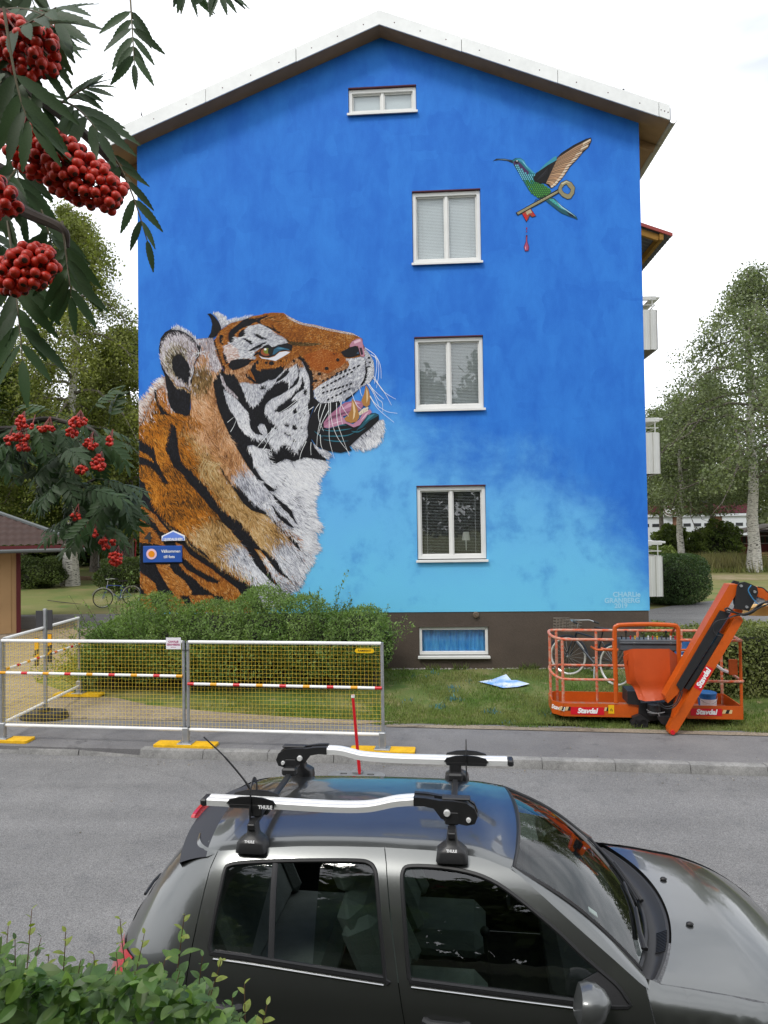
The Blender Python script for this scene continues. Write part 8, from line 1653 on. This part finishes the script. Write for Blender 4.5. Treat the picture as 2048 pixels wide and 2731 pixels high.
cluster((175, 450), u_, 165, 74, 230, .0043, .585, seed=1); cluster((70, 718), np.array((.9, -.43)), 78, 62, 90, .0047, .60, seed=2); cluster((55, 130), np.array((.95, .3)), 105, 78, 92, .0047, .60, seed=3); cluster((0, 530), np.array((.5, .85)), 50, 48, 24, .0052, .62, seed=4); cluster((140, 85), np.array((.8, .6)), 60, 30, 26, .0034, .80, seed=5)
# hanging bough two metres off: whole leaves, small clusters
def leaf_whole(seed):
    r = np.random.default_rng(seed); g = MB(); g.tube([(0, 0, 0), (.5, 0, .06), (1, 0, 0)], [.012, .009, .005], 4, cap=False)
    for k in range(13):
        t = 1. if k == 12 else .28+.68*(k//2+.5)/6; s = 1 if k % 2 else -1; a = 0 if k == 12 else s*R(64-16*t+r.normal()*6); l = .34*(.75+.4*math.sin(PI*min(1, t*.9)))*r.uniform(.9, 1.1); q = leaflet_mesh(l, l*.30, 5, False, .2, .16); M_ = Matrix.Rotation(a, 3, 'Z') @ Matrix.Rotation(R(r.uniform(4, 26)), 3, 'Y'); z0 = .06*4*t*(1-t)
        g.add([tuple(M_ @ Vector(v)+Vector((t, 0, z0))) for v in q.v], q.f)
    me = g.mesh('leaf', 0); me.polygons.foreach_set('use_smooth', [True]*len(me.polygons)); me.materials.append(m_rl); return me
LWm = [leaf_whole(s) for s in (1, 2, 3)]
def wl(p, d, up, s): o = bpy.data.objects.new('leaf', LWm[int(rw.integers(3))]); COL.objects.link(o); o.parent = rowan; place_obj(o, RWI @ Vector(p), d, up, s)
anch = []
for L_, n in (([(0, 520), (300, 440), (520, 400), (740, 440), (1010, 520), (1075, 640)], 26), ([(250, 480), (420, 660), (580, 900), (700, 1040), (860, 1170), (1060, 1380), (1100, 1560)], 46), ([(860, 1170), (1050, 1060), (1250, 1120), (1420, 1330)], 20), ([(560, 690), (700, 740), (880, 870)], 8), ([(0, 560), (-20, 700), (60, 800)], 9), ([(860, 1380), (980, 1420), (1120, 1500), (1260, 1400)], 18), ([(800, 1560), (960, 1620), (1100, 1640)], 9)):
    q = smooth_pts([(*p, 0) for p in L_], 8)
    for i in range(n): k = q[min(len(q)-1, int(rw.random()*len(q)))]; anch.append((k[0]+rw.normal()*26, k[1]+rw.normal()*26))
for (x, y) in anch:
    p = pd(*QL(x, y), D2+rw.normal()*.10); az = rw.choice([-1, 1]); d = Vector(_r)*az*rw.uniform(.2, 1.)+Vector(_f)*rw.uniform(-.7, .4)+Vector((0, 0, -1))*rw.uniform(.0, 1.0); wl(p, d, Vector((0, -.35, 1))+Vector(rw.normal(size=3)*.35), rw.uniform(.095, .13)*(1 if y < 1250 else .82))
for x, y, dx, dy in ((640, 340, -1, -.25), (640, 330, .5, .3), (20, 200, -1, .2), (90, 310, -1, -.1), (1180, 480, .3, -1), (960, 350, .9, -.9), (1240, 1280, .6, 1), (1120, 1240, 1, .2), (480, 680, 0, 1), (1050, 650, .1, 1)):
    p = pd(*QL(x, y), D2-.05); d = Vector(_r)*dx-Vector(_u)*dy+Vector(_f)*.1; wl(p, d, Vector((0, -.5, .8)), .105)
for a, b in ((pd(-500, 150, .80), pd(-160, 120, .70)), (pd(-300, -250, .9), pd(-60, -190, .84)), (pd(-350, 480, .8), pd(-120, 470, .72)), (pd(-420, 1120, 1.9), pd(-120, 1130, 1.97)), (TR+(.2, .1, 3.9), pd(-500, 150, .80)), (TR+(.3, .2, 3.1), pd(-420, 1120, 1.9)), (TR+(.2, .1, 4.1), pd(-300, -250, .9))):
    for k in range(16):
        p = a+(b-a)*rw.random()+rw.normal(size=3)*.02; d = Vector(rw.normal(size=3)); d.z = -abs(d.z)*.7; d.x -= .4; wl(p, d, Vector((0, -.3, 1))+Vector(rw.normal(size=3)*.3), rw.uniform(.11, .15))
g = MB(); rb2 = np.random.default_rng(8)
FC = [(230, 440, 55, 75, 26), (330, 480, 28, 25, 6), (500, 510, 100, 28, 20), (850, 430, 100, 55, 46), (785, 550, 60, 50, 24), (220, 600, 110, 40, 30), (250, 710, 75, 50, 24), (990, 670, 75, 55, 26), (1195, 640, 32, 45, 12), (1075, 880, 75, 85, 44), (880, 950, 66, 48, 30), (830, 1470, 55, 35, 16), (930, 1650, 45, 35, 12), (1030, 1650, 45, 35, 12), (1140, 1770, 60, 60, 22), (1235, 1740, 25, 35, 8), (1260, 1920, 72, 80, 40), (90, 630, 45, 45, 14)]
for (x, y, rx, ry, n) in FC:
    g = MB(); c = QL(x, y); P = []; tr_ = 0
    while len(P) < n and tr_ < 900:
        tr_ += 1; a = rb2.uniform(0, 2*PI); q = math.sqrt(rb2.random()); p = pd(c[0]+q*math.cos(a)*rx/4.0975, c[1]+q*math.sin(a)*ry/4.0975, D2-.20+rb2.normal()*.018)
        if all(np.linalg.norm(p-o) > .0078 for o in P): P.append(p)
    for p in P: g.sphere(tuple(RWI @ Vector(p)), .0048*rb2.uniform(.9, 1.1), 8, 6)
    hub = np.mean(P, 0)+np.array((0, .02, .035))
    co = obj('berry_cluster', g, m_ber, rowan, kind='stuff'); g = MB()
    for p in P[::2]: g.tube([tuple(RWI @ Vector(v)) for v in (hub, p)], [.0012, .0007], 3, cap=False)
    obj('cluster_stalks', g, m_rstalk, co)

# shrub in the lower left corner, on the edge of the bank
shrub = thing('leafy_shrub', 'leafy green shrub with pale young tips in the lower left corner', 'shrub', (-.95, 1.30, 1.30)); SHI = wmat(shrub).inverted()
def shrubleaf(name, c1, c2): return leafmat(name, c1, c2, trans=.3, ns=30., rough=.45, gl=.15)
sm_ = [shrubleaf('shrub leaf dark', (.04, .088, .021), (.068, .13, .032)), shrubleaf('shrub leaf mid', (.064, .125, .024), (.10, .168, .034)), shrubleaf('shrub leaf young', (.14, .19, .025), (.20, .22, .045))]
slm = []
for k in range(3):
    for fo in (.15, .32): me = leaflet_mesh(1., .56, 5, False, fo, .14+.1*fo).mesh('leaf', 0); me.polygons.foreach_set('use_smooth', [True]*len(me.polygons)); me.materials.append(sm_[k]); slm.append(me)
tips = [(85, 2425, 1.55), (22, 2470, 1.5), (175, 2485, 1.45), (320, 2450, 1.5), (492, 2438, 1.45), (590, 2560, 1.4), (652, 2625, 1.32), (712, 2680, 1.25), (385, 2490, 1.6), (250, 2545, 1.4), (130, 2550, 1.4), (60, 2590, 1.3), (440, 2560, 1.42), (330, 2580, 1.4), (540, 2550, 1.55), (200, 2620, 1.35), (20, 2540, 1.6), (400, 2640, 1.3), (500, 2660, 1.35), (280, 2660, 1.3), (100, 2680, 1.25), (600, 2690, 1.35), (350, 2700, 1.25), (20, 2660, 1.3), (450, 2725, 1.2), (550, 2735, 1.25), (160, 2720, 1.2), (230, 2740, 1.3), (680, 2750, 1.3), (60, 2750, 1.2), (-60, 2520, 1.5), (-90, 2620, 1.4), (300, 2775, 1.15), (40, 2505, 1.45), (110, 2500, 1.5), (150, 2590, 1.4), (215, 2560, 1.45), (270, 2600, 1.4), (310, 2540, 1.45), (360, 2590, 1.35), (420, 2600, 1.4), (480, 2590, 1.4), (20, 2610, 1.35), (560, 2640, 1.35), (620, 2660, 1.3), (390, 2680, 1.3), (180, 2670, 1.3), (-20, 2690, 1.3), (460, 2690, 1.3), (520, 2710, 1.3), (640, 2715, 1.3), (250, 2710, 1.25), (310, 2735, 1.2), (420, 2790, 1.3), (120, 2790, 1.3), (520, 2800, 1.3), (620, 2790, 1.35)]
count = 0; rest = MB()
for i, (x, y, d) in enumerate(tips):
    tip = pd(x, y, d); base = np.array((tip[0]*.75-.28+rw.normal()*.05, tip[1]+rw.normal()*.06-.02, 1.32)); midp = (tip*.6+base*.4)+np.array((rw.normal()*.03, rw.normal()*.03, 0)); q = smooth_pts([base, midp, tip], 10)
    g = MB(); g.tube([tuple(SHI @ Vector(p)) for p in q], [.0032*(1-.75*k/(len(q)-1)) for k in range(len(q))], 5); obj('stem', g, mat('shrub stem', '#5a4030', .7), shrub)
    Ln = np.linalg.norm(tip-base); nlv = int(min(22, Ln/.024))
    for k in range(nlv):
        s = 1-(k/(nlv))*min(1, .50/Ln)*1.0; a = k*2.4+i; f = s*(len(q)-1); j = int(min(f, len(q)-2)); p = q[j]+(q[j+1]-q[j])*(f-j); T = Vector(q[j+1]-q[j]).normalized(); o1 = T.orthogonal().normalized(); o2 = T.cross(o1); sd_ = o1*math.cos(a)+o2*math.sin(a); el = .95-.10*k if k < 5 else .35+rw.normal()*.15
        dv = sd_+T*el; sz = (.014+.0042*k) if k < 6 else .041*rw.uniform(.75, 1.2); kind_ = 2 if k < 4 else (1 if k < 8 else 0); me = slm[kind_*2+int(rw.integers(2))]
        if count < 300: o = bpy.data.objects.new('leaf', me); COL.objects.link(o); o.parent = shrub; place_obj(o, SHI @ Vector(p), dv, T+Vector(rw.normal(size=3)*.2), sz); count += 1
        else:
            X_, Y_, Z_ = frame(dv, T+Vector(rw.normal(size=3)*.2)); l = SHI @ Vector(p); rest.add([tuple(l+(X_*v.co.x+Y_*v.co.y+Z_*v.co.z)*sz) for v in me.vertices], [tuple(p_.vertices) for p_ in me.polygons])
obj('foliage', rest, sm_[0], shrub, ang=0, kind='stuff')
# undergrowth of the same shrub, further down
und = [MB(), MB()]; cx_ = [-160, 0, 110, 210, 330, 470, 545, 610, 690, 760]; cy_ = [2470, 2505, 2525, 2540, 2530, 2545, 2600, 2660, 2725, 2790]
for i in range(2300):
    x = rw.uniform(-160, 745); d_ = rw.uniform(1.12, 1.62); y = np.interp(x, cx_, cy_)+18*math.sin(x*.045)+rw.exponential(80)+78
    if y > 2900: continue
    p = pd(x, y, d_)
    if p[2] < 1.34: continue
    me = slm[int(rw.integers(4))]; d = Vector(rw.normal(size=3)); d.z = d.z*.5-.1; X_, Y_, Z_ = frame(d, Vector((0, -.5, 1))+Vector(rw.normal(size=3)*.45)); l = SHI @ Vector(p); sz = .034*rw.uniform(.55, 1.3)
    und[int(rw.random() < .45)].add([tuple(l+(X_*v.co.x+Y_*v.co.y+Z_*v.co.z)*sz) for v in me.vertices], [tuple(p_.vertices) for p_ in me.polygons])
for k in (0, 1):
    me = bpy.data.meshes.new('foliage'); me.from_pydata(und[k].v, [], und[k].f); obj('foliage', me, sm_[k], shrub, kind='stuff')

# the planted bank goes on behind the photographer: unseen hedge and garden trees, added to darken the car's flank
for i, (x, y, w_, h) in enumerate(((-3.2, .2, 2.6, 1.0), (2.4, .75, 2.6, .55), (4.9, .6, 2.6, .8))): bush('bank_shrub', ['unseen bank shrub below the rowan beyond the left edge', 'unseen low bank shrub below the bottom edge, right of centre', 'unseen bank shrub beyond the lower right corner'][i], (x, y, 1.36), (w_, .9, h), 5000, .06, lm_mid, 60+i, 'shrubs on the garden bank')
for i, (x, y, H) in enumerate(((-9, -9, 11), (-2.5, -11, 12.5), (4.5, -9.5, 11.5), (11, -10, 12))): tree('garden_tree', ['unseen garden tree behind the camera, far left', 'unseen garden tree behind the camera, left of centre', 'unseen garden tree behind the camera, right of centre', 'unseen garden tree behind the camera, far right'][i], x, y, H, .28, 4.6, 1.6, 7000, .42, lm_dark, m_bark, .2, 80+i, 'unseen garden trees behind the camera', 1.4, 0, .8)
